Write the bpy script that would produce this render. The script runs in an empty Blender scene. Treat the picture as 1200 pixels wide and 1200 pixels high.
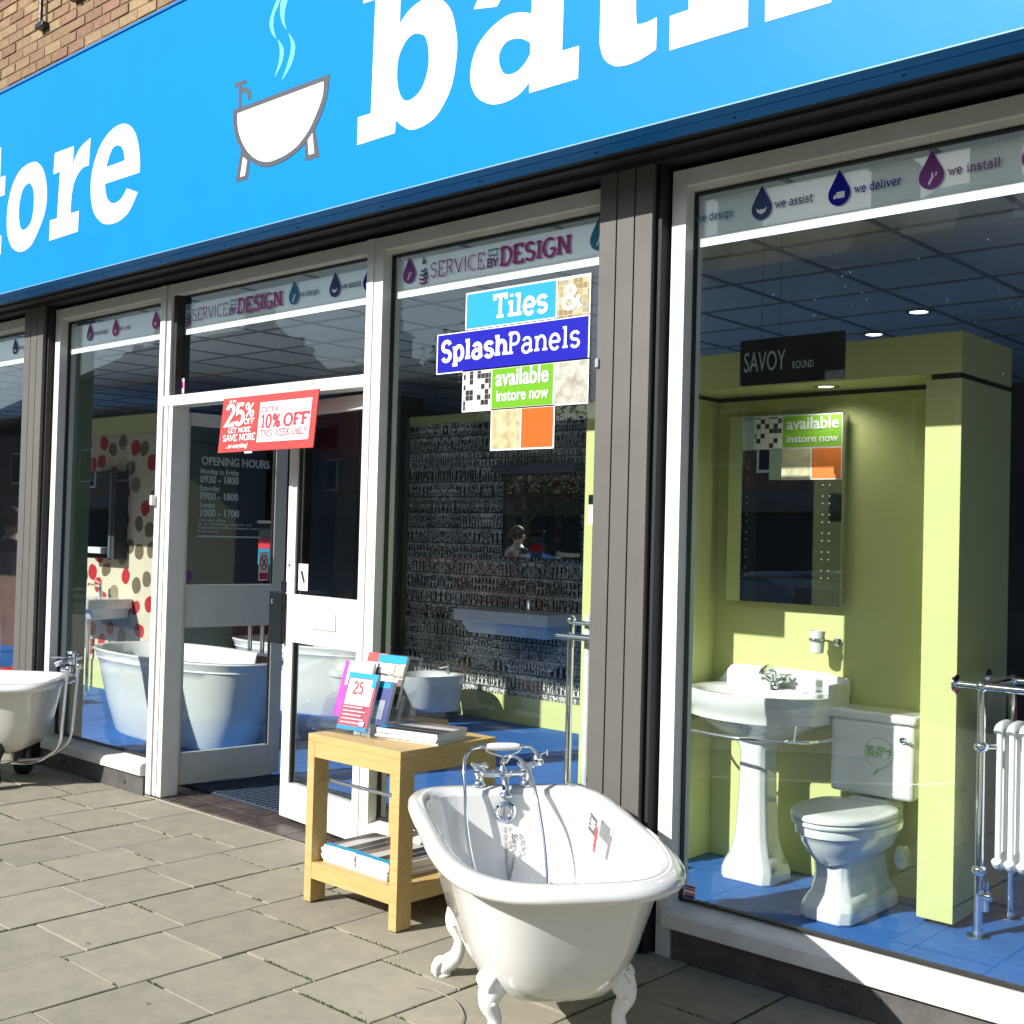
import bpy, bmesh, math, random
from mathutils import Vector, Matrix
R = math.radians
random.seed(7)
scn = bpy.context.scene
COL = scn.collection
# ---------------------------------------------------------------- camera
cam_d = bpy.data.cameras.new('camera'); cam = bpy.data.objects.new('camera', cam_d); COL.objects.link(cam)
scn.camera = cam
cam_d.sensor_width = 36; cam_d.sensor_height = 36; cam_d.sensor_fit = 'HORIZONTAL'
cam_d.lens = 1403.6/1200*36; cam_d.clip_start = 0.05; cam_d.clip_end = 1500
def _cam():
    yaw, pit, rol = 0.738492494, 0.0217693179, 0.0262705973
    f = Vector((-math.sin(yaw)*math.cos(pit), math.cos(yaw)*math.cos(pit), math.sin(pit)))
    r = Vector((math.cos(yaw), math.sin(yaw), 0)); u = r.cross(f)
    r2 = r*math.cos(rol)+u*math.sin(rol); u2 = -r*math.sin(rol)+u*math.cos(rol)
    m = Matrix((r2, u2, -f)).transposed().to_4x4(); m.translation = (0, 0, 1.6)
    return m
cam.matrix_world = _cam()
# ---------------------------------------------------------------- world, sun, exposure
SUN_TO = Vector((0.31, 1.0, -0.65)).normalized()          # the way the light travels
SUN_EL = math.asin(-SUN_TO.z); SUN_AZ = math.atan2(-SUN_TO.x, -SUN_TO.y)
w = bpy.data.worlds.new('World'); scn.world = w; w.use_nodes = True
nt = w.node_tree; nt.nodes.clear()
sky = nt.nodes.new('ShaderNodeTexSky'); sky.sky_type = 'NISHITA'; sky.sun_disc = False
sky.sun_elevation = SUN_EL; sky.sun_rotation = SUN_AZ; sky.air_density = 1.0; sky.dust_density = 1.0; sky.ozone_density = 1.0
bg = nt.nodes.new('ShaderNodeBackground'); bg.inputs['Strength'].default_value = 0.11
wo = nt.nodes.new('ShaderNodeOutputWorld')
nt.links.new(sky.outputs[0], bg.inputs[0]); nt.links.new(bg.outputs[0], wo.inputs[0])
sun_d = bpy.data.lights.new('sun', 'SUN'); sun_d.energy = 5.0; sun_d.angle = R(0.5); sun_d.color = (1.0, 0.968, 0.915)
sun = bpy.data.objects.new('sun', sun_d); COL.objects.link(sun); sun.location = (-6, -20, 14)
sun.rotation_euler = SUN_TO.to_track_quat('-Z', 'Y').to_euler()
scn.view_settings.view_transform = 'Standard'; scn.view_settings.look = 'None'
scn.view_settings.gamma = 1.0; scn.view_settings.use_curve_mapping = False
scn.view_settings.exposure = 0.55
scn.render.engine = 'CYCLES'
scn.cycles.max_bounces = 10; scn.cycles.transparent_max_bounces = 24
scn.cycles.diffuse_bounces = 5; scn.cycles.glossy_bounces = 5
scn.cycles.caustics_reflective = False; scn.cycles.caustics_refractive = False
# ---------------------------------------------------------------- materials
def mat(name, col, rough=0.5, metal=0.0, var=0.0, vscale=6.0, bump=0.0, bscale=120.0, coat=0.0, spec=0.5, hue=None,
        island=0.0, emis=0.0, dirt=0.0):
    m = bpy.data.materials.new(name); m.use_nodes = True; t = m.node_tree; n = t.nodes; L = t.links
    b = n['Principled BSDF']; c4 = (col[0], col[1], col[2], 1)
    b.inputs['Base Color'].default_value = c4; b.inputs['Roughness'].default_value = rough
    b.inputs['Metallic'].default_value = metal; b.inputs['Specular IOR Level'].default_value = spec
    b.inputs['Coat Weight'].default_value = coat; b.inputs['Coat Roughness'].default_value = 0.05
    tc = n.new('ShaderNodeTexCoord'); last = None; vec = tc.outputs['Object']
    if island > 0:                       # every piece its own stretch of the pattern
        o_ = n.new('ShaderNodeObjectInfo'); sc_ = n.new('ShaderNodeMath'); sc_.operation = 'MULTIPLY'; sc_.inputs[1].default_value = 57.0; L.new(o_.outputs['Random'], sc_.inputs[0])
        ad = n.new('ShaderNodeVectorMath'); ad.operation = 'ADD'; L.new(tc.outputs['Object'], ad.inputs[0]); L.new(sc_.outputs[0], ad.inputs[1]); vec = ad.outputs[0]
    if var > 0:
        nz = n.new('ShaderNodeTexNoise'); nz.inputs['Scale'].default_value = vscale; nz.inputs['Detail'].default_value = 8
        nz.inputs['Roughness'].default_value = 0.65
        L.new(vec, nz.inputs['Vector'])
        mx = n.new('ShaderNodeMix'); mx.data_type = 'RGBA'
        h = hue or (col[0]*(1-var), col[1]*(1-var), col[2]*(1-var))
        mx.inputs[6].default_value = (min(1, col[0]*(1+var*.5)), min(1, col[1]*(1+var*.5)), min(1, col[2]*(1+var*.5)), 1)
        mx.inputs[7].default_value = (h[0], h[1], h[2], 1)
        rp = n.new('ShaderNodeMapRange'); rp.inputs[1].default_value = .35; rp.inputs[2].default_value = .65
        L.new(nz.outputs[0], rp.inputs[0]); L.new(rp.outputs[0], mx.inputs[0]); last = mx.outputs[2]
        L.new(last, b.inputs['Base Color'])
        rr = n.new('ShaderNodeMapRange'); rr.inputs[3].default_value = max(0.02, rough-.08); rr.inputs[4].default_value = min(1, rough+.1)
        L.new(nz.outputs[0], rr.inputs[0]); L.new(rr.outputs[0], b.inputs['Roughness'])
    if island > 0:
        oi = n.new('ShaderNodeObjectInfo'); hs = n.new('ShaderNodeHueSaturation')
        mr = n.new('ShaderNodeMapRange'); mr.inputs[3].default_value = 1-island; mr.inputs[4].default_value = 1+island
        L.new(oi.outputs['Random'], mr.inputs[0]); L.new(mr.outputs[0], hs.inputs['Value'])
        if last: L.new(last, hs.inputs['Color'])
        else: hs.inputs['Color'].default_value = c4
        L.new(hs.outputs[0], b.inputs['Base Color'])
    if bump > 0:
        nb = n.new('ShaderNodeTexNoise'); nb.inputs['Scale'].default_value = bscale; nb.inputs['Detail'].default_value = 5
        L.new(tc.outputs['Object'], nb.inputs['Vector'])
        bp = n.new('ShaderNodeBump'); bp.inputs['Strength'].default_value = bump; bp.inputs['Distance'].default_value = 0.004
        L.new(nb.outputs[0], bp.inputs['Height']); L.new(bp.outputs[0], b.inputs['Normal'])
    if emis > 0:
        b.inputs['Emission Color'].default_value = c4; b.inputs['Emission Strength'].default_value = emis
    return m
def glass_mat(name, tint=(.93, .965, .95), ior=1.5, rough=0.0, dirt=0.0, gtint=(1,1,1)):
    m = bpy.data.materials.new(name); m.use_nodes = True; t = m.node_tree; n = t.nodes; n.clear(); L = t.links
    o = n.new('ShaderNodeOutputMaterial'); tr = n.new('ShaderNodeBsdfTransparent'); tr.inputs[0].default_value = (*tint, 1)
    g = n.new('ShaderNodeBsdfGlossy'); g.inputs['Roughness'].default_value = rough; g.inputs[0].default_value = (*gtint, 1)
    # Schlick reflectance from the facing angle (same from both sides of the thin pane)
    lw = n.new('ShaderNodeLayerWeight'); lw.inputs[0].default_value = .5; r0 = ((ior-1)/(ior+1))**2
    pw = n.new('ShaderNodeMath'); pw.operation = 'POWER'; pw.inputs[1].default_value = 5; L.new(lw.outputs['Facing'], pw.inputs[0])
    fr = n.new('ShaderNodeMath'); fr.operation = 'MULTIPLY_ADD'; fr.inputs[1].default_value = 1-r0; fr.inputs[2].default_value = r0; L.new(pw.outputs[0], fr.inputs[0])
    mx = n.new('ShaderNodeMixShader'); L.new(fr.outputs[0], mx.inputs[0]); L.new(tr.outputs[0], mx.inputs[1]); L.new(g.outputs[0], mx.inputs[2])
    out = mx.outputs[0]
    if dirt > 0:
        tc = n.new('ShaderNodeTexCoord'); nz = n.new('ShaderNodeTexNoise'); nz.inputs['Scale'].default_value = 3; nz.inputs['Detail'].default_value = 9
        mp = n.new('ShaderNodeMapping'); mp.inputs['Scale'].default_value = (1, 1, .35)
        L.new(tc.outputs['Object'], mp.inputs[0]); L.new(mp.outputs[0], nz.inputs['Vector'])
        mr = n.new('ShaderNodeMapRange'); mr.inputs[1].default_value = .45; mr.inputs[2].default_value = .8; mr.inputs[3].default_value = dirt*.25; mr.inputs[4].default_value = dirt
        d = n.new('ShaderNodeBsdfDiffuse'); d.inputs[0].default_value = (.75, .75, .72, 1)
        m2 = n.new('ShaderNodeMixShader'); L.new(nz.outputs[0], mr.inputs[0]); L.new(mr.outputs[0], m2.inputs[0])
        L.new(out, m2.inputs[1]); L.new(d.outputs[0], m2.inputs[2]); out = m2.outputs[0]
    L.new(out, o.inputs[0])
    return m
def wood_mat(name, c1, c2):
    m = mat(name, c1, rough=.45); t = m.node_tree; n = t.nodes; L = t.links; b = n['Principled BSDF']
    tc = n.new('ShaderNodeTexCoord'); mp = n.new('ShaderNodeMapping'); mp.inputs['Scale'].default_value = (3, 30, 30)
    nz = n.new('ShaderNodeTexNoise'); nz.inputs['Scale'].default_value = 2.2; nz.inputs['Detail'].default_value = 8
    mx = n.new('ShaderNodeMix'); mx.data_type = 'RGBA'; mx.inputs[6].default_value = (*c1, 1); mx.inputs[7].default_value = (*c2, 1)
    rp = n.new('ShaderNodeMapRange'); rp.inputs[1].default_value = .38; rp.inputs[2].default_value = .68
    L.new(tc.outputs['Object'], mp.inputs[0]); L.new(mp.outputs[0], nz.inputs['Vector']); L.new(nz.outputs[0], rp.inputs[0])
    L.new(rp.outputs[0], mx.inputs[0]); L.new(mx.outputs[2], b.inputs['Base Color'])
    return m
def mosaic_mat(name, cols, scale, rough=.4, mode='tile'):
    """flat print: a random grid of small tiles (white noise per cell)"""
    m = mat(name, cols[0], rough=rough); t = m.node_tree; n = t.nodes; L = t.links; b = n['Principled BSDF']
    tc = n.new('ShaderNodeTexCoord'); sc = n.new('ShaderNodeVectorMath'); sc.operation = 'SCALE'; sc.inputs[3].default_value = scale
    L.new(tc.outputs['Object'], sc.inputs[0])
    sp = n.new('ShaderNodeSeparateXYZ'); L.new(sc.outputs[0], sp.inputs[0])
    cb = n.new('ShaderNodeCombineXYZ'); L.new(sp.outputs[0], cb.inputs[0]); L.new(sp.outputs[2], cb.inputs[1])
    fl = n.new('ShaderNodeVectorMath'); fl.operation = 'FLOOR'; L.new(cb.outputs[0], fl.inputs[0])
    wn = n.new('ShaderNodeTexWhiteNoise'); wn.noise_dimensions = '2D'; L.new(fl.outputs[0], wn.inputs[0])
    cr = n.new('ShaderNodeValToRGB'); cr.color_ramp.interpolation = 'CONSTANT'
    while len(cr.color_ramp.elements) < len(cols): cr.color_ramp.elements.new(.5)
    for i, c in enumerate(cols):
        cr.color_ramp.elements[i].position = i/len(cols); cr.color_ramp.elements[i].color = (*c, 1)
    L.new(wn.outputs[0], cr.inputs[0])
    fc = n.new('ShaderNodeVectorMath'); fc.operation = 'FRACTION'; L.new(cb.outputs[0], fc.inputs[0])
    s2 = n.new('ShaderNodeSeparateXYZ'); L.new(fc.outputs[0], s2.inputs[0])
    mn = n.new('ShaderNodeMath'); mn.operation = 'MINIMUM'; L.new(s2.outputs[0], mn.inputs[0]); L.new(s2.outputs[1], mn.inputs[1])
    gt = n.new('ShaderNodeMath'); gt.operation = 'GREATER_THAN'; gt.inputs[1].default_value = .07; L.new(mn.outputs[0], gt.inputs[0])
    mx = n.new('ShaderNodeMix'); mx.data_type = 'RGBA'; mx.inputs[6].default_value = (.45, .43, .38, 1)
    L.new(gt.outputs[0], mx.inputs[0]); L.new(cr.outputs[0], mx.inputs[7]); L.new(mx.outputs[2], b.inputs['Base Color'])
    return m
def city_mat(name):
    """wallpaper printed with rows of engraved facades, black ink on grey"""
    m = mat(name, (.3, .3, .3), rough=.75, spec=.15); t = m.node_tree; n = t.nodes; L = t.links; b = n['Principled BSDF']
    tc = n.new('ShaderNodeTexCoord'); sp = n.new('ShaderNodeSeparateXYZ'); L.new(tc.outputs['Object'], sp.inputs[0])
    def M(op, a, v=0.0, c=None):
        q = n.new('ShaderNodeMath'); q.operation = op
        for i, x in enumerate((a, v)):
            if isinstance(x, (int, float)): q.inputs[i].default_value = x
            else: L.new(x, q.inputs[i])
        if c is not None: q.inputs[2].default_value = c
        return q.outputs[0]
    px = M('PINGPONG', sp.outputs[0], .54); z = M('MULTIPLY', sp.outputs[2], 7.3); row = M('FLOOR', z)
    def rnd(seed):
        w_ = n.new('ShaderNodeTexWhiteNoise'); w_.noise_dimensions = '1D'; L.new(M('ADD', row, seed), w_.inputs['W']); return w_.outputs[0]
    def layer(seed, f0, f1):
        u = M('FRACT', M('MULTIPLY', px, M('ADD', f0, M('MULTIPLY', rnd(seed), f1))))
        v = M('FRACT', M('MULTIPLY', M('FRACT', z), M('ADD', 1.0, M('FLOOR', M('MULTIPLY', rnd(seed+7.3), 1.99)))))
        wu = M('ADD', .12, M('MULTIPLY', rnd(seed+3.1), .22))
        return M('MULTIPLY', M('LESS_THAN', M('ABSOLUTE', M('SUBTRACT', u, .5)), wu), M('LESS_THAN', M('ABSOLUTE', M('SUBTRACT', v, .45)), .33)), M('LESS_THAN', v, .10)
    w1, c1 = layer(1.7, 12.0, 16.0); w2, c2 = layer(31.9, 26.0, 30.0)
    cb = n.new('ShaderNodeCombineXYZ'); L.new(px, cb.inputs[0]); L.new(sp.outputs[2], cb.inputs[1])
    def noise(scale, det, dist, lo, hi):
        nz = n.new('ShaderNodeTexNoise'); nz.inputs['Scale'].default_value = scale; nz.inputs['Detail'].default_value = det; nz.inputs['Distortion'].default_value = dist; L.new(cb.outputs[0], nz.inputs['Vector'])
        mr = n.new('ShaderNodeMapRange'); mr.inputs[1].default_value = lo; mr.inputs[2].default_value = hi; L.new(nz.outputs[0], mr.inputs[0]); return mr.outputs[0]
    big = noise(7, 4, 1.0, .47, .53); fine = noise(22, 7, 2.2, .44, .54); tone = noise(2.2, 2, 0, .3, .75)
    win = M('MAXIMUM', M('MULTIPLY', w1, big), M('MULTIPLY', w2, M('SUBTRACT', 1.0, big)))
    ink = M('MAXIMUM', win, M('MULTIPLY', c1, .8))
    paper = M('MULTIPLY', M('SUBTRACT', 1.0, ink), M('ADD', .2, M('MULTIPLY', fine, .8)))
    val = M('ADD', .012, M('MULTIPLY', paper, M('ADD', .38, M('MULTIPLY', tone, .62))))
    co = n.new('ShaderNodeCombineColor'); L.new(val, co.inputs[0]); L.new(val, co.inputs[1]); L.new(M('MULTIPLY', val, .97), co.inputs[2])
    L.new(co.outputs[0], b.inputs['Base Color'])
    return m
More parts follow.
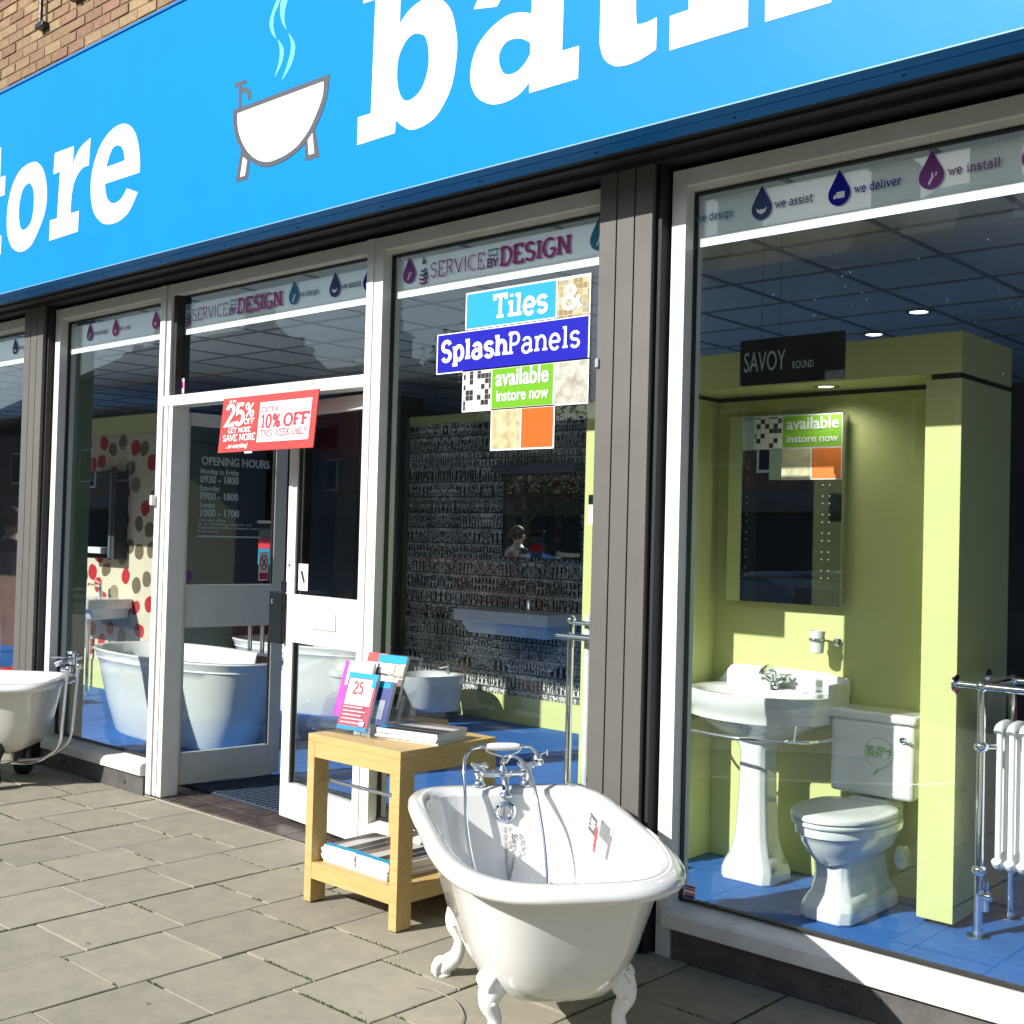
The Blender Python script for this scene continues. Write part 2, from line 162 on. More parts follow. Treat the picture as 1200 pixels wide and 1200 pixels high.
LETTERS={"store_t":[[[-7.788,4.076],[-7.787,3.877],[-7.709,3.876],[-7.713,3.75],[-7.783,3.751],[-7.784,3.733],[-7.785,3.707],[-7.786,3.676],[-7.787,3.644],[-7.787,3.614],[-7.787,3.59],[-7.786,3.57],[-7.784,3.553],[-7.782,3.538],[-7.78,3.524],[-7.776,3.513],[-7.773,3.503],[-7.768,3.496],[-7.761,3.492],[-7.754,3.489],[-7.748,3.487],[-7.742,3.487],[-7.738,3.485],[-7.74,3.365],[-7.746,3.363],[-7.755,3.359],[-7.765,3.355],[-7.777,3.351],[-7.789,3.348],[-7.801,3.347],[-7.814,3.348],[-7.829,3.349],[-7.844,3.351],[-7.859,3.355],[-7.874,3.36],[-7.888,3.368],[-7.901,3.377],[-7.914,3.387],[-7.926,3.399],[-7.938,3.413],[-7.948,3.428],[-7.957,3.446],[-7.963,3.465],[-7.967,3.487],[-7.97,3.51],[-7.973,3.534],[-7.974,3.56],[-7.976,3.586],[-7.977,3.614],[-7.977,3.647],[-7.977,3.68],[-7.977,3.712],[-7.976,3.738],[-7.976,3.757],[-8.063,3.759],[-8.064,3.885],[-7.977,3.886],[-7.977,4.076]]],"o":[[[-7.321,3.89],[-7.301,3.887],[-7.284,3.882],[-7.268,3.876],[-7.254,3.868],[-7.241,3.86],[-7.228,3.851],[-7.215,3.841],[-7.203,3.831],[-7.192,3.819],[-7.182,3.807],[-7.172,3.793],[-7.164,3.778],[-7.155,3.761],[-7.148,3.742],[-7.141,3.722],[-7.135,3.701],[-7.131,3.68],[-7.128,3.66],[-7.128,3.64],[-7.128,3.62],[-7.131,3.601],[-7.134,3.581],[-7.14,3.562],[-7.147,3.543],[-7.156,3.526],[-7.167,3.508],[-7.18,3.491],[-7.194,3.475],[-7.208,3.459],[-7.223,3.444],[-7.237,3.428],[-7.252,3.413],[-7.268,3.398],[-7.284,3.384],[-7.301,3.371],[-7.319,3.361],[-7.339,3.353],[-7.36,3.347],[-7.382,3.343],[-7.404,3.34],[-7.426,3.339],[-7.447,3.339],[-7.468,3.341],[-7.489,3.345],[-7.51,3.351],[-7.529,3.358],[-7.548,3.367],[-7.566,3.377],[-7.582,3.388],[-7.597,3.402],[-7.611,3.417],[-7.624,3.433],[-7.635,3.45],[-7.645,3.467],[-7.652,3.485],[-7.658,3.503],[-7.662,3.522],[-7.665,3.541],[-7.667,3.56],[-7.668,3.579],[-7.668,3.598],[-7.668,3.617],[-7.666,3.636],[-7.663,3.656],[-7.659,3.675],[-7.653,3.694],[-7.646,3.713],[-7.638,3.733],[-7.628,3.753],[-7.616,3.773],[-7.604,3.791],[-7.59,3.808],[-7.575,3.823],[-7.558,3.837],[-7.541,3.849],[-7.522,3.861],[-7.501,3.87],[-7.48,3.878],[-7.455,3.884],[-7.427,3.888],[-7.399,3.891],[-7.37,3.892],[-7.344,3.892]],[[-7.375,3.766],[-7.364,3.764],[-7.354,3.759],[-7.344,3.752],[-7.335,3.744],[-7.327,3.735],[-7.32,3.726],[-7.314,3.717],[-7.31,3.706],[-7.306,3.695],[-7.302,3.683],[-7.3,3.67],[-7.298,3.657],[-7.297,3.644],[-7.297,3.629],[-7.297,3.613],[-7.299,3.598],[-7.301,3.583],[-7.304,3.569],[-7.307,3.556],[-7.311,3.544],[-7.316,3.532],[-7.322,3.521],[-7.329,3.511],[-7.338,3.502],[-7.35,3.494],[-7.364,3.488],[-7.379,3.482],[-7.395,3.478],[-7.41,3.475],[-7.423,3.474],[-7.434,3.476],[-7.445,3.479],[-7.454,3.484],[-7.463,3.49],[-7.471,3.498],[-7.478,3.508],[-7.484,3.519],[-7.488,3.532],[-7.492,3.547],[-7.495,3.563],[-7.497,3.579],[-7.499,3.593],[-7.499,3.607],[-7.499,3.621],[-7.498,3.635],[-7.497,3.648],[-7.494,3.662],[-7.491,3.674],[-7.486,3.687],[-7.481,3.699],[-7.475,3.711],[-7.469,3.723],[-7.461,3.733],[-7.452,3.741],[-7.441,3.749],[-7.428,3.755],[-7.414,3.761],[-7.4,3.764],[-7.387,3.766]]],"r":[[[-7.043,3.891],[-6.808,3.887],[-6.811,3.767],[-6.807,3.774],[-6.802,3.783],[-6.796,3.793],[-6.789,3.805],[-6.782,3.816],[-6.773,3.825],[-6.764,3.834],[-6.754,3.842],[-6.744,3.85],[-6.733,3.857],[-6.72,3.864],[-6.707,3.87],[-6.691,3.876],[-6.672,3.881],[-6.653,3.885],[-6.634,3.889],[-6.618,3.893],[-6.607,3.895],[-6.617,3.734],[-6.626,3.734],[-6.638,3.734],[-6.652,3.735],[-6.668,3.735],[-6.683,3.733],[-6.697,3.73],[-6.71,3.725],[-6.724,3.718],[-6.737,3.711],[-6.749,3.702],[-6.761,3.692],[-6.771,3.682],[-6.78,3.671],[-6.787,3.66],[-6.794,3.648],[-6.8,3.634],[-6.805,3.62],[-6.809,3.604],[-6.813,3.585],[-6.815,3.562],[-6.817,3.538],[-6.818,3.515],[-6.819,3.496],[-6.819,3.482],[-6.718,3.481],[-6.722,3.357],[-7.078,3.354],[-7.076,3.48],[-6.986,3.479],[-6.969,3.762],[-7.054,3.762]]],"e":[[[-6.042,3.584],[-6.042,3.592],[-6.041,3.604],[-6.041,3.617],[-6.041,3.632],[-6.042,3.648],[-6.044,3.664],[-6.048,3.681],[-6.052,3.701],[-6.058,3.721],[-6.064,3.742],[-6.071,3.761],[-6.079,3.779],[-6.087,3.794],[-6.096,3.809],[-6.106,3.822],[-6.117,3.835],[-6.128,3.846],[-6.141,3.857],[-6.154,3.867],[-6.168,3.875],[-6.183,3.883],[-6.199,3.89],[-6.216,3.895],[-6.233,3.899],[-6.252,3.901],[-6.272,3.903],[-6.292,3.903],[-6.313,3.901],[-6.333,3.899],[-6.353,3.895],[-6.373,3.889],[-6.393,3.882],[-6.412,3.874],[-6.431,3.865],[-6.449,3.854],[-6.466,3.844],[-6.481,3.832],[-6.495,3.819],[-6.508,3.806],[-6.52,3.791],[-6.531,3.776],[-6.541,3.761],[-6.551,3.745],[-6.559,3.728],[-6.567,3.71],[-6.574,3.693],[-6.579,3.674],[-6.583,3.655],[-6.586,3.636],[-6.586,3.615],[-6.586,3.594],[-6.584,3.573],[-6.582,3.552],[-6.578,3.533],[-6.573,3.515],[-6.568,3.497],[-6.561,3.481],[-6.553,3.464],[-6.544,3.449],[-6.534,3.435],[-6.522,3.422],[-6.509,3.409],[-6.494,3.397],[-6.479,3.387],[-6.464,3.377],[-6.449,3.369],[-6.435,3.362],[-6.42,3.356],[-6.406,3.352],[-6.392,3.349],[-6.377,3.346],[-6.36,3.344],[-6.343,3.342],[-6.324,3.34],[-6.305,3.34],[-6.285,3.34],[-6.266,3.341],[-6.247,3.344],[-6.228,3.348],[-6.209,3.353],[-6.191,3.359],[-6.172,3.366],[-6.155,3.374],[-6.138,3.385],[-6.122,3.398],[-6.106,3.415],[-6.09,3.433],[-6.076,3.45],[-6.064,3.465],[-6.055,3.475],[-6.174,3.518],[-6.181,3.512],[-6.189,3.504],[-6.199,3.495],[-6.21,3.485],[-6.222,3.476],[-6.234,3.47],[-6.247,3.465],[-6.261,3.461],[-6.275,3.458],[-6.29,3.457],[-6.304,3.456],[-6.318,3.457],[-6.33,3.46],[-6.343,3.464],[-6.355,3.47],[-6.366,3.477],[-6.376,3.485],[-6.384,3.492],[-6.392,3.501],[-6.398,3.51],[-6.402,3.52],[-6.406,3.531],[-6.41,3.541],[-6.413,3.549],[-6.415,3.557],[-6.417,3.565],[-6.418,3.572],[-6.419,3.578],[-6.419,3.584],[-6.42,3.588]],[[-6.411,3.683],[-6.409,3.688],[-6.406,3.695],[-6.403,3.704],[-6.398,3.713],[-6.394,3.722],[-6.389,3.731],[-6.383,3.74],[-6.377,3.749],[-6.37,3.759],[-6.362,3.768],[-6.355,3.776],[-6.346,3.782],[-6.336,3.786],[-6.326,3.788],[-6.315,3.789],[-6.303,3.789],[-6.292,3.788],[-6.282,3.785],[-6.273,3.782],[-6.263,3.778],[-6.254,3.773],[-6.246,3.767],[-6.238,3.759],[-6.231,3.751],[-6.225,3.741],[-6.22,3.729],[-6.215,3.716],[-6.211,3.703],[-6.208,3.692],[-6.206,3.684]]],"b":[[[-4.075,3.996],[-4.16,4.001],[-4.159,4.087],[-3.907,4.069],[-3.908,3.84],[-3.902,3.845],[-3.895,3.852],[-3.885,3.86],[-3.875,3.868],[-3.864,3.876],[-3.853,3.882],[-3.841,3.887],[-3.828,3.892],[-3.815,3.897],[-3.801,3.9],[-3.788,3.903],[-3.775,3.905],[-3.762,3.906],[-3.751,3.906],[-3.739,3.906],[-3.727,3.905],[-3.716,3.903],[-3.704,3.899],[-3.692,3.895],[-3.68,3.89],[-3.667,3.885],[-3.655,3.878],[-3.644,3.87],[-3.633,3.862],[-3.623,3.853],[-3.613,3.843],[-3.604,3.832],[-3.595,3.821],[-3.587,3.808],[-3.579,3.794],[-3.573,3.777],[-3.566,3.759],[-3.561,3.74],[-3.556,3.72],[-3.551,3.701],[-3.548,3.684],[-3.546,3.669],[-3.545,3.656],[-3.544,3.644],[-3.545,3.631],[-3.546,3.618],[-3.547,3.602],[-3.549,3.585],[-3.552,3.566],[-3.555,3.545],[-3.56,3.525],[-3.565,3.506],[-3.571,3.488],[-3.579,3.472],[-3.587,3.457],[-3.597,3.442],[-3.608,3.429],[-3.618,3.416],[-3.629,3.405],[-3.639,3.395],[-3.649,3.387],[-3.66,3.379],[-3.671,3.372],[-3.683,3.367],[-3.696,3.362],[-3.712,3.357],[-3.73,3.354],[-3.749,3.351],[-3.768,3.35],[-3.786,3.349],[-3.802,3.35],[-3.816,3.352],[-3.828,3.356],[-3.839,3.361],[-3.849,3.367],[-3.859,3.373],[-3.868,3.379],[-3.878,3.385],[-3.887,3.392],[-3.896,3.4],[-3.904,3.407],[-3.911,3.412],[-3.916,3.417],[-3.919,3.36],[-4.173,3.358],[-4.173,3.485],[-4.085,3.484]],[[-3.789,3.765],[-3.781,3.762],[-3.772,3.759],[-3.763,3.755],[-3.754,3.75],[-3.746,3.743],[-3.739,3.735],[-3.734,3.724],[-3.729,3.712],[-3.724,3.698],[-3.721,3.684],[-3.718,3.669],[-3.717,3.655],[-3.716,3.641],[-3.716,3.628],[-3.717,3.614],[-3.719,3.6],[-3.722,3.587],[-3.726,3.574],[-3.73,3.562],[-3.736,3.55],[-3.742,3.538],[-3.749,3.528],[-3.757,3.518],[-3.766,3.51],[-3.776,3.503],[-3.789,3.496],[-3.802,3.491],[-3.816,3.487],[-3.829,3.485],[-3.84,3.485],[-3.85,3.487],[-3.859,3.49],[-3.868,3.495],[-3.875,3.502],[-3.882,3.51],[-3.889,3.518],[-3.895,3.529],[-3.9,3.54],[-3.905,3.553],[-3.909,3.567],[-3.912,3.581],[-3.914,3.595],[-3.916,3.609],[-3.916,3.625],[-3.916,3.641],[-3.915,3.656],[-3.913,3.671],[-3.911,3.684],[-3.907,3.696],[-3.902,3.707],[-3.896,3.717],[-3.889,3.725],[-3.883,3.734],[-3.876,3.741],[-3.87,3.747],[-3.863,3.753],[-3.856,3.758],[-3.848,3.762],[-3.841,3.765],[-3.834,3.767],[-3.826,3.769],[-3.819,3.77],[-3.812,3.77],[-3.804,3.769],[-3.797,3.767]]],"a":[[[-3.454,3.777],[-3.321,3.751],[-3.319,3.753],[-3.317,3.757],[-3.314,3.761],[-3.311,3.765],[-3.307,3.769],[-3.302,3.772],[-3.296,3.775],[-3.29,3.779],[-3.283,3.782],[-3.275,3.784],[-3.267,3.786],[-3.259,3.788],[-3.249,3.788],[-3.239,3.789],[-3.228,3.788],[-3.217,3.787],[-3.207,3.786],[-3.197,3.784],[-3.188,3.78],[-3.178,3.776],[-3.169,3.771],[-3.161,3.766],[-3.154,3.761],[-3.148,3.756],[-3.143,3.751],[-3.14,3.746],[-3.138,3.741],[-3.136,3.736],[-3.135,3.731],[-3.133,3.724],[-3.133,3.716],[-3.132,3.706],[-3.132,3.695],[-3.133,3.685],[-3.133,3.677],[-3.133,3.67],[-3.138,3.673],[-3.145,3.675],[-3.153,3.679],[-3.162,3.682],[-3.172,3.686],[-3.182,3.689],[-3.192,3.691],[-3.204,3.694],[-3.216,3.696],[-3.229,3.698],[-3.242,3.699],[-3.256,3.699],[-3.269,3.698],[-3.284,3.695],[-3.299,3.692],[-3.314,3.687],[-3.328,3.682],[-3.342,3.676],[-3.356,3.67],[-3.37,3.663],[-3.383,3.654],[-3.396,3.645],[-3.407,3.636],[-3.418,3.626],[-3.427,3.616],[-3.435,3.605],[-3.442,3.593],[-3.448,3.581],[-3.453,3.568],[-3.457,3.556],[-3.46,3.543],[-3.462,3.53],[-3.463,3.516],[-3.464,3.502],[-3.463,3.489],[-3.461,3.476],[-3.458,3.464],[-3.454,3.453],[-3.448,3.442],[-3.442,3.431],[-3.436,3.421],[-3.429,3.412],[-3.421,3.404],[-3.413,3.396],[-3.404,3.389],[-3.395,3.383],[-3.385,3.377],[-3.376,3.372],[-3.367,3.367],[-3.358,3.363],[-3.348,3.359],[-3.339,3.355],[-3.329,3.353],[-3.318,3.35],[-3.306,3.349],[-3.294,3.348],[-3.281,3.347],[-3.268,3.347],[-3.255,3.348],[-3.243,3.349],[-3.232,3.35],[-3.221,3.352],[-3.211,3.354],[-3.201,3.357],[-3.191,3.361],[-3.182,3.364],[-3.173,3.369],[-3.164,3.374],[-3.156,3.38],[-3.148,3.386],[-3.141,3.391],[-3.136,3.394],[-3.134,3.354],[-2.886,3.352],[-2.885,3.478],[-2.969,3.48],[-2.967,3.699],[-2.968,3.706],[-2.969,3.716],[-2.97,3.728],[-2.972,3.74],[-2.974,3.753],[-2.978,3.764],[-2.983,3.774],[-2.988,3.784],[-2.995,3.794],[-3.002,3.804],[-3.011,3.813],[-3.02,3.821],[-3.031,3.829],[-3.044,3.836],[-3.057,3.843],[-3.072,3.85],[-3.087,3.855],[-3.104,3.86],[-3.122,3.864],[-3.141,3.868],[-3.162,3.871],[-3.184,3.873],[-3.205,3.874],[-3.225,3.874],[-3.244,3.873],[-3.264,3.871],[-3.283,3.869],[-3.302,3.865],[-3.32,3.861],[-3.336,3.857],[-3.352,3.852],[-3.368,3.848],[-3.382,3.843],[-3.396,3.837],[-3.408,3.831],[-3.418,3.824],[-3.428,3.817],[-3.435,3.808],[-3.442,3.799],[-3.447,3.79],[-3.451,3.782]],[[-3.135,3.555],[-3.139,3.557],[-3.144,3.561],[-3.151,3.565],[-3.158,3.57],[-3.165,3.574],[-3.172,3.578],[-3.178,3.581],[-3.185,3.584],[-3.193,3.587],[-3.2,3.589],[-3.207,3.591],[-3.215,3.592],[-3.223,3.593],[-3.231,3.594],[-3.24,3.594],[-3.249,3.594],[-3.257,3.593],[-3.264,3.591],[-3.271,3.588],[-3.277,3.584],[-3.283,3.579],[-3.289,3.574],[-3.294,3.568],[-3.297,3.562],[-3.3,3.556],[-3.302,3.55],[-3.303,3.543],[-3.303,3.536],[-3.303,3.529],[-3.302,3.522],[-3.3,3.514],[-3.298,3.506],[-3.294,3.497],[-3.29,3.489],[-3.286,3.481],[-3.282,3.475],[-3.277,3.47],[-3.272,3.466],[-3.267,3.463],[-3.262,3.46],[-3.256,3.458],[-3.25,3.456],[-3.243,3.455],[-3.235,3.454],[-3.228,3.453],[-3.219,3.454],[-3.211,3.455],[-3.204,3.456],[-3.197,3.458],[-3.189,3.461],[-3.182,3.465],[-3.175,3.469],[-3.168,3.473],[-3.162,3.478],[-3.156,3.483],[-3.151,3.489],[-3.146,3.495],[-3.141,3.501],[-3.137,3.506],[-3.134,3.509]]],"bath_t":[[[-2.786,3.704],[-2.786,3.684],[-2.786,3.654],[-2.786,3.62],[-2.786,3.585],[-2.786,3.553],[-2.786,3.528],[-2.786,3.511],[-2.786,3.498],[-2.787,3.488],[-2.787,3.481],[-2.787,3.473],[-2.786,3.463],[-2.784,3.453],[-2.781,3.442],[-2.778,3.431],[-2.775,3.421],[-2.77,3.411],[-2.766,3.402],[-2.76,3.394],[-2.753,3.386],[-2.746,3.379],[-2.738,3.373],[-2.73,3.367],[-2.722,3.362],[-2.715,3.358],[-2.707,3.355],[-2.699,3.353],[-2.691,3.351],[-2.682,3.349],[-2.673,3.348],[-2.662,3.347],[-2.652,3.347],[-2.641,3.347],[-2.629,3.347],[-2.617,3.348],[-2.605,3.349],[-2.591,3.352],[-2.576,3.356],[-2.56,3.36],[-2.546,3.364],[-2.534,3.368],[-2.525,3.37],[-2.525,3.488],[-2.529,3.488],[-2.534,3.487],[-2.541,3.485],[-2.547,3.484],[-2.554,3.483],[-2.561,3.483],[-2.568,3.482],[-2.576,3.482],[-2.584,3.482],[-2.592,3.482],[-2.598,3.483],[-2.604,3.485],[-2.608,3.486],[-2.611,3.486],[-2.613,3.486],[-2.614,3.489],[-2.616,3.496],[-2.617,3.51],[-2.619,3.534],[-2.62,3.567],[-2.621,3.605],[-2.622,3.642],[-2.622,3.674],[-2.623,3.696],[-2.525,3.694],[-2.528,3.808],[-2.626,3.812],[-2.63,3.936],[-2.78,3.947],[-2.779,3.821],[-2.859,3.825],[-2.857,3.706]]],"h":[[[-2.468,3.476],[-2.388,3.477],[-2.4,4.048],[-2.479,4.055],[-2.483,4.18],[-2.234,4.154],[-2.227,3.821],[-2.222,3.827],[-2.217,3.837],[-2.21,3.848],[-2.201,3.86],[-2.191,3.87],[-2.18,3.878],[-2.167,3.885],[-2.151,3.892],[-2.133,3.897],[-2.116,3.901],[-2.098,3.903],[-2.082,3.901],[-2.066,3.896],[-2.05,3.889],[-2.034,3.879],[-2.019,3.868],[-2.005,3.854],[-1.992,3.84],[-1.981,3.823],[-1.969,3.805],[-1.959,3.784],[-1.95,3.763],[-1.942,3.741],[-1.935,3.72],[-1.93,3.699],[-1.927,3.677],[-1.924,3.654],[-1.923,3.632],[-1.922,3.61],[-1.921,3.588],[-1.919,3.566],[-1.919,3.543],[-1.918,3.52],[-1.918,3.499],[-1.918,3.481],[-1.918,3.468],[-1.842,3.467],[-1.839,3.347],[-2.08,3.349],[-2.082,3.467],[-2.055,3.47],[-2.055,3.493],[-2.056,3.526],[-2.056,3.565],[-2.057,3.605],[-2.058,3.641],[-2.06,3.669],[-2.062,3.689],[-2.063,3.705],[-2.065,3.716],[-2.068,3.726],[-2.072,3.733],[-2.078,3.74],[-2.086,3.747],[-2.096,3.751],[-2.108,3.755],[-2.12,3.756],[-2.132,3.757],[-2.144,3.755],[-2.155,3.753],[-2.168,3.748],[-2.18,3.742],[-2.192,3.735],[-2.202,3.727],[-2.21,3.719],[-2.215,3.709],[-2.218,3.697],[-2.22,3.685],[-2.221,3.673],[-2.222,3.663],[-2.223,3.656],[-2.218,3.47],[-2.147,3.47],[-2.146,3.351],[-2.467,3.352]]],"s":[[[-8.051,3.722],[-8.037,3.752],[-8.044,3.785],[-8.097,3.821],[-8.116,3.828],[-8.107,3.823],[-8.116,3.831],[-8.14,3.849],[-8.172,3.867],[-8.216,3.887],[-8.28,3.903],[-8.336,3.906],[-8.378,3.902],[-8.415,3.895],[-8.447,3.883],[-8.471,3.866],[-8.483,3.845],[-8.487,3.823],[-8.485,3.799],[-8.477,3.775],[-8.464,3.75],[-8.443,3.724],[-8.417,3.7],[-8.39,3.677],[-8.364,3.657],[-8.339,3.637],[-8.31,3.617],[-8.281,3.598],[-8.259,3.583],[-8.243,3.572],[-8.231,3.56],[-8.221,3.544],[-8.212,3.525],[-8.206,3.505],[-8.205,3.488],[-8.208,3.472],[-8.217,3.458],[-8.232,3.441],[-8.252,3.426],[-8.273,3.414],[-8.287,3.408],[-8.294,3.407],[-8.3,3.407],[-8.305,3.407],[-8.304,3.407],[-8.311,3.41],[-8.331,3.417],[-8.335,3.417],[-8.324,3.408],[-8.325,3.411],[-8.315,3.438],[-8.506,3.479],[-8.517,3.444],[-8.505,3.407],[-8.458,3.373],[-8.416,3.357],[-8.392,3.349],[-8.354,3.336],[-8.299,3.325],[-8.246,3.321],[-8.195,3.323],[-8.152,3.332],[-8.117,3.347],[-8.088,3.364],[-8.062,3.384],[-8.041,3.407],[-8.027,3.431],[-8.022,3.456],[-8.024,3.483],[-8.031,3.509],[-8.043,3.535],[-8.06,3.56],[-8.084,3.586],[-8.114,3.609],[-8.142,3.628],[-8.166,3.644],[-8.187,3.659],[-8.21,3.677],[-8.234,3.696],[-8.255,3.713],[-8.271,3.728],[-8.281,3.741],[-8.289,3.755],[-8.293,3.771],[-8.295,3.786],[-8.293,3.799],[-8.289,3.806],[-8.284,3.809],[-8.273,3.813],[-8.259,3.816],[-8.25,3.817],[-8.259,3.818],[-8.282,3.824],[-8.285,3.825],[-8.277,3.819],[-8.265,3.811],[-8.245,3.795],[-8.204,3.774],[-8.189,3.769],[-8.218,3.791],[-8.22,3.794],[-8.232,3.771]]]}
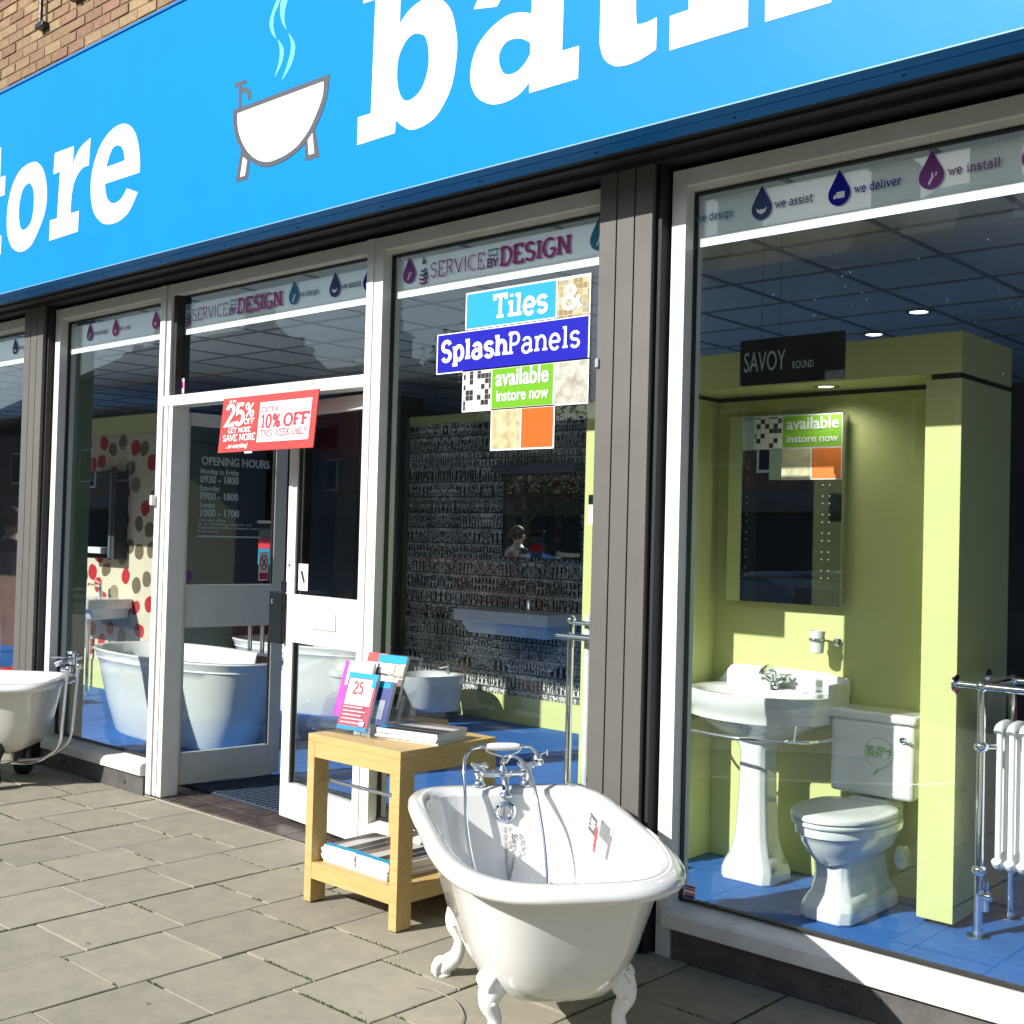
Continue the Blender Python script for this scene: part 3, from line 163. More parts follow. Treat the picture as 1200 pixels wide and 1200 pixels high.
LOGO={"tub":[[-5.155,3.737],[-5.11,3.736],[-4.386,3.735],[-4.387,3.725],[-4.388,3.711],[-4.389,3.695],[-4.391,3.677],[-4.393,3.66],[-4.397,3.644],[-4.401,3.63],[-4.406,3.616],[-4.412,3.603],[-4.419,3.59],[-4.426,3.577],[-4.433,3.564],[-4.441,3.552],[-4.449,3.54],[-4.458,3.528],[-4.467,3.517],[-4.477,3.505],[-4.488,3.495],[-4.5,3.484],[-4.512,3.474],[-4.525,3.464],[-4.538,3.454],[-4.553,3.445],[-4.568,3.437],[-4.584,3.429],[-4.601,3.421],[-4.619,3.415],[-4.638,3.408],[-4.656,3.403],[-4.675,3.398],[-4.693,3.394],[-4.712,3.391],[-4.731,3.389],[-4.75,3.387],[-4.768,3.386],[-4.786,3.385],[-4.802,3.385],[-4.817,3.385],[-4.831,3.385],[-4.846,3.387],[-4.86,3.389],[-4.875,3.392],[-4.89,3.396],[-4.905,3.402],[-4.921,3.408],[-4.936,3.415],[-4.952,3.423],[-4.967,3.432],[-4.984,3.442],[-5.001,3.453],[-5.018,3.466],[-5.034,3.479],[-5.05,3.492],[-5.064,3.506],[-5.076,3.519],[-5.087,3.533],[-5.097,3.547],[-5.106,3.561],[-5.115,3.575],[-5.122,3.589],[-5.129,3.603],[-5.135,3.618],[-5.14,3.633],[-5.145,3.648],[-5.148,3.662],[-5.151,3.675],[-5.153,3.688],[-5.154,3.7],[-5.155,3.712],[-5.155,3.722],[-5.155,3.731]],"tubin":[[-5.115,3.711],[-4.428,3.71],[-4.428,3.703],[-4.427,3.694],[-4.427,3.683],[-4.427,3.67],[-4.428,3.657],[-4.431,3.645],[-4.436,3.631],[-4.443,3.617],[-4.452,3.602],[-4.461,3.587],[-4.47,3.573],[-4.479,3.56],[-4.489,3.547],[-4.498,3.535],[-4.508,3.523],[-4.518,3.512],[-4.529,3.501],[-4.541,3.491],[-4.553,3.481],[-4.567,3.471],[-4.581,3.462],[-4.596,3.453],[-4.611,3.445],[-4.628,3.438],[-4.646,3.432],[-4.666,3.426],[-4.687,3.422],[-4.708,3.418],[-4.729,3.415],[-4.75,3.413],[-4.769,3.411],[-4.788,3.41],[-4.807,3.41],[-4.826,3.41],[-4.845,3.412],[-4.863,3.415],[-4.882,3.42],[-4.9,3.426],[-4.918,3.433],[-4.936,3.441],[-4.953,3.45],[-4.969,3.459],[-4.984,3.47],[-4.999,3.482],[-5.014,3.494],[-5.028,3.507],[-5.04,3.521],[-5.052,3.535],[-5.063,3.549],[-5.073,3.564],[-5.082,3.579],[-5.091,3.595],[-5.098,3.61],[-5.104,3.625],[-5.108,3.641],[-5.111,3.657],[-5.113,3.674],[-5.114,3.689],[-5.114,3.702]],"stem":[[-5.11,3.738],[-5.113,3.849],[-5.15,3.851],[-5.148,3.871],[-5.05,3.871],[-5.045,3.85],[-5.088,3.85],[-5.087,3.831],[-5.083,3.832],[-5.078,3.832],[-5.073,3.833],[-5.067,3.833],[-5.061,3.833],[-5.054,3.832],[-5.048,3.829],[-5.041,3.826],[-5.034,3.821],[-5.027,3.817],[-5.021,3.812],[-5.016,3.808],[-5.012,3.803],[-5.009,3.798],[-5.007,3.792],[-5.006,3.787],[-5.005,3.782],[-5.004,3.777],[-5.004,3.773],[-5.004,3.769],[-5.005,3.765],[-5.006,3.761],[-5.007,3.758],[-5.008,3.756],[-5.033,3.76],[-5.033,3.763],[-5.033,3.767],[-5.033,3.771],[-5.033,3.775],[-5.033,3.78],[-5.035,3.784],[-5.037,3.788],[-5.039,3.792],[-5.042,3.796],[-5.045,3.8],[-5.049,3.803],[-5.053,3.806],[-5.058,3.807],[-5.064,3.808],[-5.071,3.808],[-5.077,3.808],[-5.083,3.807],[-5.087,3.807],[-5.087,3.737]],"legl":[[-5.076,3.524],[-4.997,3.453],[-5.01,3.357],[-5.114,3.358]],"leglin":[[-5.056,3.478],[-5.021,3.454],[-5.035,3.38],[-5.077,3.38]],"legr":[[-4.559,3.442],[-4.482,3.501],[-4.443,3.358],[-4.549,3.358]],"legrin":[[-4.536,3.456],[-4.501,3.483],[-4.483,3.383],[-4.524,3.383]],"steama":[[-4.785,4.242],[-4.791,4.235],[-4.799,4.224],[-4.81,4.211],[-4.82,4.198],[-4.83,4.184],[-4.838,4.172],[-4.845,4.162],[-4.851,4.151],[-4.857,4.141],[-4.861,4.13],[-4.865,4.12],[-4.867,4.11],[-4.867,4.101],[-4.866,4.091],[-4.863,4.082],[-4.86,4.073],[-4.856,4.064],[-4.851,4.056],[-4.845,4.047],[-4.837,4.038],[-4.828,4.029],[-4.819,4.021],[-4.812,4.014],[-4.807,4.009],[-4.811,4.017],[-4.816,4.028],[-4.822,4.04],[-4.828,4.054],[-4.833,4.067],[-4.836,4.079],[-4.837,4.09],[-4.837,4.1],[-4.836,4.11],[-4.834,4.12],[-4.832,4.13],[-4.829,4.139],[-4.824,4.147],[-4.818,4.154],[-4.812,4.161],[-4.805,4.168],[-4.799,4.175],[-4.794,4.183],[-4.791,4.193],[-4.789,4.204],[-4.787,4.216],[-4.786,4.226],[-4.786,4.236]],"steamb":[[-4.798,4.007],[-4.793,4.002],[-4.787,3.996],[-4.779,3.989],[-4.771,3.981],[-4.764,3.973],[-4.758,3.966],[-4.754,3.959],[-4.75,3.952],[-4.747,3.946],[-4.745,3.939],[-4.744,3.931],[-4.744,3.924],[-4.745,3.915],[-4.748,3.906],[-4.751,3.896],[-4.755,3.886],[-4.76,3.877],[-4.766,3.868],[-4.773,3.859],[-4.782,3.85],[-4.791,3.841],[-4.8,3.832],[-4.808,3.825],[-4.814,3.82],[-4.81,3.828],[-4.805,3.839],[-4.799,3.851],[-4.793,3.864],[-4.787,3.877],[-4.783,3.888],[-4.781,3.896],[-4.778,3.904],[-4.777,3.911],[-4.776,3.918],[-4.776,3.925],[-4.776,3.932],[-4.776,3.939],[-4.776,3.946],[-4.778,3.952],[-4.779,3.959],[-4.781,3.966],[-4.783,3.972],[-4.785,3.979],[-4.788,3.985],[-4.791,3.992],[-4.794,3.998],[-4.796,4.003]],"steamc":[[-4.754,4.249],[-4.757,4.243],[-4.761,4.235],[-4.766,4.225],[-4.771,4.215],[-4.775,4.204],[-4.779,4.194],[-4.781,4.184],[-4.782,4.174],[-4.784,4.164],[-4.784,4.154],[-4.784,4.144],[-4.783,4.134],[-4.782,4.124],[-4.779,4.115],[-4.776,4.106],[-4.773,4.096],[-4.769,4.087],[-4.764,4.079],[-4.758,4.069],[-4.751,4.06],[-4.743,4.051],[-4.735,4.042],[-4.729,4.035],[-4.724,4.03],[-4.727,4.035],[-4.731,4.042],[-4.735,4.05],[-4.739,4.059],[-4.743,4.068],[-4.745,4.077],[-4.747,4.086],[-4.748,4.094],[-4.748,4.103],[-4.748,4.112],[-4.747,4.121],[-4.746,4.131],[-4.743,4.141],[-4.739,4.152],[-4.734,4.163],[-4.73,4.174],[-4.727,4.185],[-4.726,4.195],[-4.729,4.205],[-4.733,4.215],[-4.739,4.226],[-4.745,4.235],[-4.75,4.243]],"steamd":[[-4.715,4.019],[-4.71,4.013],[-4.702,4.005],[-4.693,3.995],[-4.683,3.985],[-4.675,3.974],[-4.668,3.965],[-4.664,3.957],[-4.66,3.949],[-4.657,3.941],[-4.655,3.934],[-4.654,3.925],[-4.655,3.916],[-4.657,3.906],[-4.66,3.894],[-4.664,3.883],[-4.67,3.871],[-4.677,3.859],[-4.685,3.848],[-4.695,3.837],[-4.709,3.825],[-4.723,3.814],[-4.737,3.803],[-4.75,3.794],[-4.758,3.788],[-4.753,3.795],[-4.747,3.806],[-4.739,3.818],[-4.73,3.831],[-4.722,3.844],[-4.716,3.855],[-4.71,3.866],[-4.705,3.877],[-4.701,3.888],[-4.696,3.898],[-4.693,3.908],[-4.691,3.918],[-4.689,3.927],[-4.688,3.935],[-4.687,3.943],[-4.688,3.951],[-4.689,3.959],[-4.691,3.967],[-4.694,3.976],[-4.698,3.986],[-4.703,3.996],[-4.708,4.006],[-4.712,4.014]]}
# ---------------------------------------------------------------- materials in use
WHITE = mat('white_paint', (0.718, 0.718, 0.699), .35, var=.03, vscale=4, hue=(0.644, 0.644, 0.616))
WORN = mat('worn_white_paint', (0.718, 0.718, 0.699), .45, var=.10, vscale=5, hue=(0.57, 0.552, 0.515), bump=.2, bscale=60)
GREY = mat('warm_grey_board', (.110, .104, .094), .6, var=.12, vscale=3)
DARK = mat('dark_grey_paint', (.014, .014, .016), .7, var=.2, vscale=5)
RISER = mat('riser_grey_paint', (0.0924, 0.0882, 0.084), .6, var=.3, vscale=8, bump=.3)
BLACK = mat('black_rubber', (.012, .012, .013), .6)
PLINTH = mat('matt_black', (.02, .02, .02), .8)
SIGNBLUE = mat('sign_blue', (.001, .212, .55), .42, var=.06, vscale=.9, spec=.12)
SIGNDARK = mat('sign_trim_blue', (.003, .16, .48), .5, spec=.2)
ALU = mat('bare_aluminium', (.75, .76, .78), .3, metal=1)
LETTER = mat('sign_white', (0.736, 0.745, 0.754), .45)
LOGOGREY = mat('logo_grey', (.055, .06, .075), .5)
STEAM = mat('steam_cyan', (0.134, 0.655, 0.714), .5)
GLASS = glass_mat('window_glass', tint=(.95, .975, .965), ior=1.48, dirt=.002)
CLEAR = glass_mat('clear_acrylic', tint=(.93, .94, .96), ior=1.45)
MIRROR = mat('mirror_silver', (.8, .83, .82), .01, metal=1)
CHROME = mat('chrome', (.82, .84, .87), .06, metal=1)
CERAMIC = mat('white_ceramic', (.74, .75, .74), .12, coat=.6)
ENAMEL = mat('white_enamel', (.71, .715, .69), .13, coat=.7, var=.02, vscale=3)
CREAM = mat('cream_enamel', (0.681, 0.672, 0.616), .2, coat=.5, var=.03, vscale=3)
SEATMAT = mat('seat_plastic', (.72, .73, .71), .25)
CASTIRON = mat('white_painted_iron', (.8, .8, .79), .3, bump=.5, bscale=45)
BLACKIRON = mat('black_painted_iron', (.012, .012, .013), .35, bump=.8, bscale=50)
GREEN = mat('lime_green_paint', (.58, .61, .25), .55, var=.05, vscale=2, bump=.15, bscale=300)
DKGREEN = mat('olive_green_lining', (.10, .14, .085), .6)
CARPET = mat('blue_floor_covering', (.018, .128, .43), .75, var=.14, vscale=5, island=.04, bump=.4, bscale=400)
MAT_ = mat('entrance_matting', (.035, .06, .10), .95, var=.3, vscale=30, bump=1, bscale=200)
CEIL = mat('ceiling_tile_white', (.72, .70, .62), .9, var=.06, vscale=30, island=.04)
GRID = mat('ceiling_grid_grey', (.33, .33, .33), .6)
SHOPDARK = mat('shop_interior_charcoal', (.045, .045, .05), .8, var=.3, vscale=2)
SHOPBLUE = mat('slate_panel', (0.084, 0.109, 0.13), .6)
BROWN = mat('dark_brown_panel', (.05, .03, .025), .6, var=.3, vscale=3)
MAROON = mat('maroon_panel', (.16, .012, .015), .6)
RED = mat('promo_red', (0.47, 0.0336, 0.0294), .5)
SALERED = mat('sale_print_red', (0.521, 0.0252, 0.0504), .5)
PAPER = mat('white_print', (0.754, 0.754, 0.754), .5)
CYAN = mat('cyan_print', (0.0168, 0.302, 0.521), .6, spec=.2)
INDIGO = mat('indigo_print', (0.00672, 0.0084, 0.336), .6, spec=.15)
LIME = mat('lime_print', (0.126, 0.353, 0.0101), .6, spec=.2)
ORANGE = mat('orange_print', (0.588, 0.105, 0.0126), .6, spec=.2)
STONE = mat('travertine_print', (0.462, 0.42, 0.252), .5, var=.35, vscale=22, hue=(0.319, 0.26, 0.118))
STONE2 = mat('grey_stone_print', (0.437, 0.437, 0.37), .5, var=.35, vscale=18, hue=(0.252, 0.235, 0.185))
MOSA = mosaic_mat('gold_mosaic_print', [(0.353, 0.286, 0.126), (0.252, 0.185, 0.0672), (0.437, 0.386, 0.235), (0.302, 0.269, 0.168)], 38)
CHECK = mosaic_mat('checker_mosaic_print', [(.55, .56, .58), (.012, .014, .018), (.50, .52, .54), (.015, .015, .02), (.58, .58, .58)], 41)
FROST = mat('frosted_vinyl', (.78, .90, .94), .16, spec=1.0)
FROSTW = mat('white_vinyl', (.82, .88, .90), .6)
PURPLE = mat('purple_print', (0.185, 0.0252, 0.252), .5)
MAGENTA = mat('magenta_print', (0.42, 0.0168, 0.269), .5)
TEAL = mat('teal_print', (0, 0.185, 0.353), .5)
NAVY = mat('navy_print', (0.0084, 0.0294, 0.168), .5)
GREYTXT = mat('etched_text', (.42, .48, .50), .6)
SIGNBLACK = mat('gloss_black_sign', (.008, .011, .014), .3, spec=.25)
SLAB = mat('concrete_slab', (.305, .277, .204), .85, var=.08, vscale=9, hue=(.255, .237, .182), island=.08, bump=.6, bscale=240)
JOINT = mat('joint_sand', (.034, .029, .02), .95, var=.4, vscale=30)
MOSS = mat('joint_moss', (.055, .085, .014), .95, var=.4, vscale=60)
QUARRY = mat('quarry_tile', (0.084, 0.063, 0.0546), .45, var=.3, vscale=12, island=.12, hue=(0.042, 0.0336, 0.0302))
GROUT = mat('pale_grout', (0.302, 0.277, 0.227), .9)
ASPHALT = mat('asphalt', (.05, .05, .052), .9, var=.2, vscale=4, bump=.6, bscale=90)
KERB = mat('kerb_stone', (.32, .31, .29), .8, var=.1)
BRICKM = [mat('brick_buff', (0.252, 0.16, 0.084), .9, var=.2, vscale=26, island=.16, bump=.8, bscale=90),
          mat('brick_pink', (0.235, 0.13, 0.0798), .9, var=.2, vscale=26, island=.16, bump=.8, bscale=90),
          mat('brick_yellow', (0.302, 0.21, 0.109), .9, var=.2, vscale=26, island=.12, bump=.8, bscale=90)]
MORTAR = mat('brick_mortar', (0.235, 0.168, 0.0882), .95, var=.2, vscale=40)
OAK = wood_mat('pale_oak', (.55, .385, .155), (.48, .325, .12))
WALLP = mat('pebble_wallpaper_ground', (.62, .54, .41), .7, var=.06, vscale=10)
DOTRED = mat('pebble_red', (0.462, 0.0084, 0.0126), .6, var=.3, vscale=60)
DOTBRN = mat('pebble_brown', (0.16, 0.118, 0.0672), .6, var=.4, vscale=70)
DOTGRY = mat('pebble_taupe', (0.286, 0.235, 0.16), .6, var=.3, vscale=60)
CITY = city_mat('city_engraving_wallpaper')
LAMPON = mat('lit_lamp_disc', (1, .97, .88), .5, emis=6)
COVER = mosaic_mat('magazine_photo_print', [(.06, .035, .03), (.20, .15, .13), (.55, .53, .52), (.10, .07, .06), (.03, .03, .035)], 17)
PAGES = mat('page_edges', (0.736, 0.736, 0.736), .8, var=.12, vscale=3)
KHAKI = mat('kraft_cover', (0.353, 0.252, 0.118), .7)
# ---------------------------------------------------------------- object helpers
def mk(o, parent=None, kind=None, label=None, cat=None, group=None):
    COL.objects.link(o)
    if parent: o.parent = parent
    if kind: o['kind'] = kind
    if label: o['label'] = label
    if cat: o['category'] = cat
    if group: o['group'] = group
    return o
def xf(p):
    if p is None: return Matrix.Identity(4)
    m = Matrix.Translation(p.location) @ p.rotation_euler.to_matrix().to_4x4()
    return xf(p.parent) @ m if p.parent else m
def thing(name, label, cat, loc=(0, 0, 0), rz=0, group=None, kind=None):
    o = bpy.data.objects.new(name, None); o.location = loc; o.rotation_euler = (0, 0, rz); o.empty_display_size = .1
    return mk(o, None, kind, label, cat, group)
def sub(name, parent, loc=(0, 0, 0), rot=(0, 0, 0), label=None):
    o = bpy.data.objects.new(name, None); o.location = loc; o.rotation_euler = rot; o.empty_display_size = .05
    return mk(o, parent, None, label)
def obj(name, bm, m, parent=None, world=False, smooth=0, bevel=0, **kw):
    if world and parent: bmesh.ops.transform(bm, matrix=xf(parent).inverted(), verts=bm.verts)
    me = bpy.data.meshes.new(name); bmesh.ops.recalc_face_normals(bm, faces=bm.faces)
    bm.to_mesh(me); bm.free()
    for x in (m if isinstance(m, (list, tuple)) else [m]): me.materials.append(x)
    o = bpy.data.objects.new(name, me); mk(o, parent, **kw)
    if smooth:
        for p in me.polygons: p.use_smooth = True
        try: me.set_sharp_from_angle(angle=R(smooth))
        except Exception: pass
    if bevel:
        b = o.modifiers.new('bevel', 'BEVEL'); b.width = bevel; b.segments = 2; b.limit_method = 'ANGLE'; b.angle_limit = R(40)
    return o
def B(): return bmesh.new()
def box(bm, x0, x1, y0, y1, z0, z1, mi=0):
    v = [bm.verts.new(p) for p in ((x0,y0,z0),(x1,y0,z0),(x1,y1,z0),(x0,y1,z0),(x0,y0,z1),(x1,y0,z1),(x1,y1,z1),(x0,y1,z1))]
    for f in ((0,3,2,1),(4,5,6,7),(0,1,5,4),(1,2,6,5),(2,3,7,6),(3,0,4,7)):
        bm.faces.new([v[i] for i in f]).material_index = mi
    return bm
def quadbox(bm, pts, thick):
    """8 points: pts = 4 corners of a face, extruded by vector thick"""
    a = [bm.verts.new(p) for p in pts]; t = Vector(thick); b = [bm.verts.new(Vector(p)+t) for p in pts]
    bm.faces.new(a); bm.faces.new(b[::-1])
    for i in range(4): bm.faces.new((a[i], b[i], b[(i+1) % 4], a[(i+1) % 4]))
    return bm
def loft(bm, rings, cap0=True, cap1=True, mi=0):
    vs = [[bm.verts.new(p) for p in r] for r in rings]
    n = len(vs[0])
    for a, b in zip(vs, vs[1:]):
        for i in range(n):
            j = (i+1) % n
            try: bm.faces.new((a[i], a[j], b[j], b[i])).material_index = mi
            except ValueError: pass
    if cap0: bm.faces.new(vs[0][::-1]).material_index = mi
    if cap1: bm.faces.new(vs[-1]).material_index = mi
    return bm
def tube(bm, pts, r, n=10, cap=True, mi=0):
    pts = [Vector(p) for p in pts]; rs = r if isinstance(r, (list, tuple)) else [r]*len(pts)
    rings = []; up = None
    for i, p in enumerate(pts):
        d = (pts[min(i+1, len(pts)-1)]-pts[max(i-1, 0)]).normalized()
        if up is None: up = Vector((0, 0, 1)) if abs(d.z) < .9 else Vector((1, 0, 0))
        a = d.cross(up)
        if a.length < 1e-4: a = d.cross(Vector((0, 1, 0)))
        a.normalize(); up = a.cross(d).normalized()
        rings.append([p+(a*math.cos(t)+up*math.sin(t))*rs[i] for t in (2*math.pi*k/n for k in range(n))])
    return loft(bm, rings, cap, cap, mi)
def curve(pts, n=8):
    """Catmull-Rom through points"""
    P = [Vector(p) for p in pts]; P = [P[0]*2-P[1]]+P+[P[-1]*2-P[-2]]; out = []
    for i in range(1, len(P)-2):
        for k in range(n):
            t = k/n; a, b, c, d = P[i-1:i+3]
            out.append(.5*(2*b+(c-a)*t+(2*a-5*b+4*c-d)*t*t+(-a+3*b-3*c+d)*t**3))
    out.append(P[-2]); return out
def lathe(bm, prof, c=(0, 0, 0), axis='z', n=20, mi=0):
    c = Vector(c); rings = []
    for r, h in prof:
        ring = []
        for k in range(n):
            t = 2*math.pi*k/n; a, b = max(r, 1e-4)*math.cos(t), max(r, 1e-4)*math.sin(t)
            ring.append(c+Vector({'z': (a, b, h), 'y': (a, h, b), 'x': (h, a, b)}[axis]))
        rings.append(ring)
    return loft(bm, rings, True, True, mi)
def sphere(bm, c, r, sz=1.0, n=12, mi=0):
    pr = [(r*math.sin(math.pi*k/8), -r*sz*math.cos(math.pi*k/8)) for k in range(9)]
    return lathe(bm, pr, c, 'z', n, mi)
def plate(bm, pts, y0, y1, mi=0):
    """outline in (x, z), a thin plate between y0 and y1"""
    a = [bm.verts.new((x, y0, z)) for x, z in pts]; b = [bm.verts.new((x, y1, z)) for x, z in pts]
    f = [bm.faces.new(a[::-1]), bm.faces.new(b)]
    for i in range(len(a)):
        j = (i+1) % len(a); f.append(bm.faces.new((a[i], a[j], b[j], b[i])))
    for q in f: q.material_index = mi
    return bm
def outline(name, loops, y0, y1, m, parent=None):
    """filled 2-D outline with holes, (x, z) loops, thickness y0..y1"""
    cu = bpy.data.curves.new(name, 'CURVE'); cu.dimensions = '2D'; cu.fill_mode = 'BOTH'
    for lp in loops:
        s = cu.splines.new('POLY'); s.points.add(len(lp)-1); s.use_cyclic_u = True
        for i, (x, z) in enumerate(lp): s.points[i].co = (x, z, 0, 1)
    cu.extrude = abs(y1-y0)/2
    o = bpy.data.objects.new(name, cu); COL.objects.link(o)
    dg = bpy.context.evaluated_depsgraph_get(); me = bpy.data.meshes.new_from_object(o.evaluated_get(dg))
    bpy.data.objects.remove(o); yc = (y0+y1)/2
    me.transform(Matrix(((1, 0, 0, 0), (0, 0, -1, yc), (0, 1, 0, 0), (0, 0, 0, 1))))
    if parent: me.transform(xf(parent).inverted())
    me.name = name; me.materials.clear(); me.materials.append(m)
    return mk(bpy.data.objects.new(name, me), parent)
def frame_xf(o, u, v):
    u = Vector(u).normalized(); v = Vector(v).normalized(); w = u.cross(v)
    m = Matrix((u, v, w)).transposed().to_4x4(); m.translation = o; return m
def text(name, s, size, m, parent, o, u=(1, 0, 0), v=(0, 0, 1), align='LEFT', bold=0.0, sx=1.0, space=1.0, w=None):
    """sans lettering (built-in font) as thin mesh: origin o, reading along u, upright along v"""
    cu = bpy.data.curves.new(name, 'FONT'); cu.body = s; cu.size = size; cu.align_x = align; cu.extrude = .0006; cu.offset = bold
    cu.resolution_u = 3; cu.space_character = space
    t = bpy.data.objects.new(name, cu); COL.objects.link(t)
    dg = bpy.context.evaluated_depsgraph_get(); me = bpy.data.meshes.new_from_object(t.evaluated_get(dg)); bpy.data.objects.remove(t)
    if w: xs = [q.co.x for q in me.vertices]; sx = w/max(1e-6, max(xs)-min(xs))
    me.transform(frame_xf(o, u, v) @ Matrix.Diagonal((sx, 1, 1, 1)))
    if parent: me.transform(xf(parent).inverted())
    me.name = name; me.materials.clear(); me.materials.append(m)
    return mk(bpy.data.objects.new(name, me), parent)
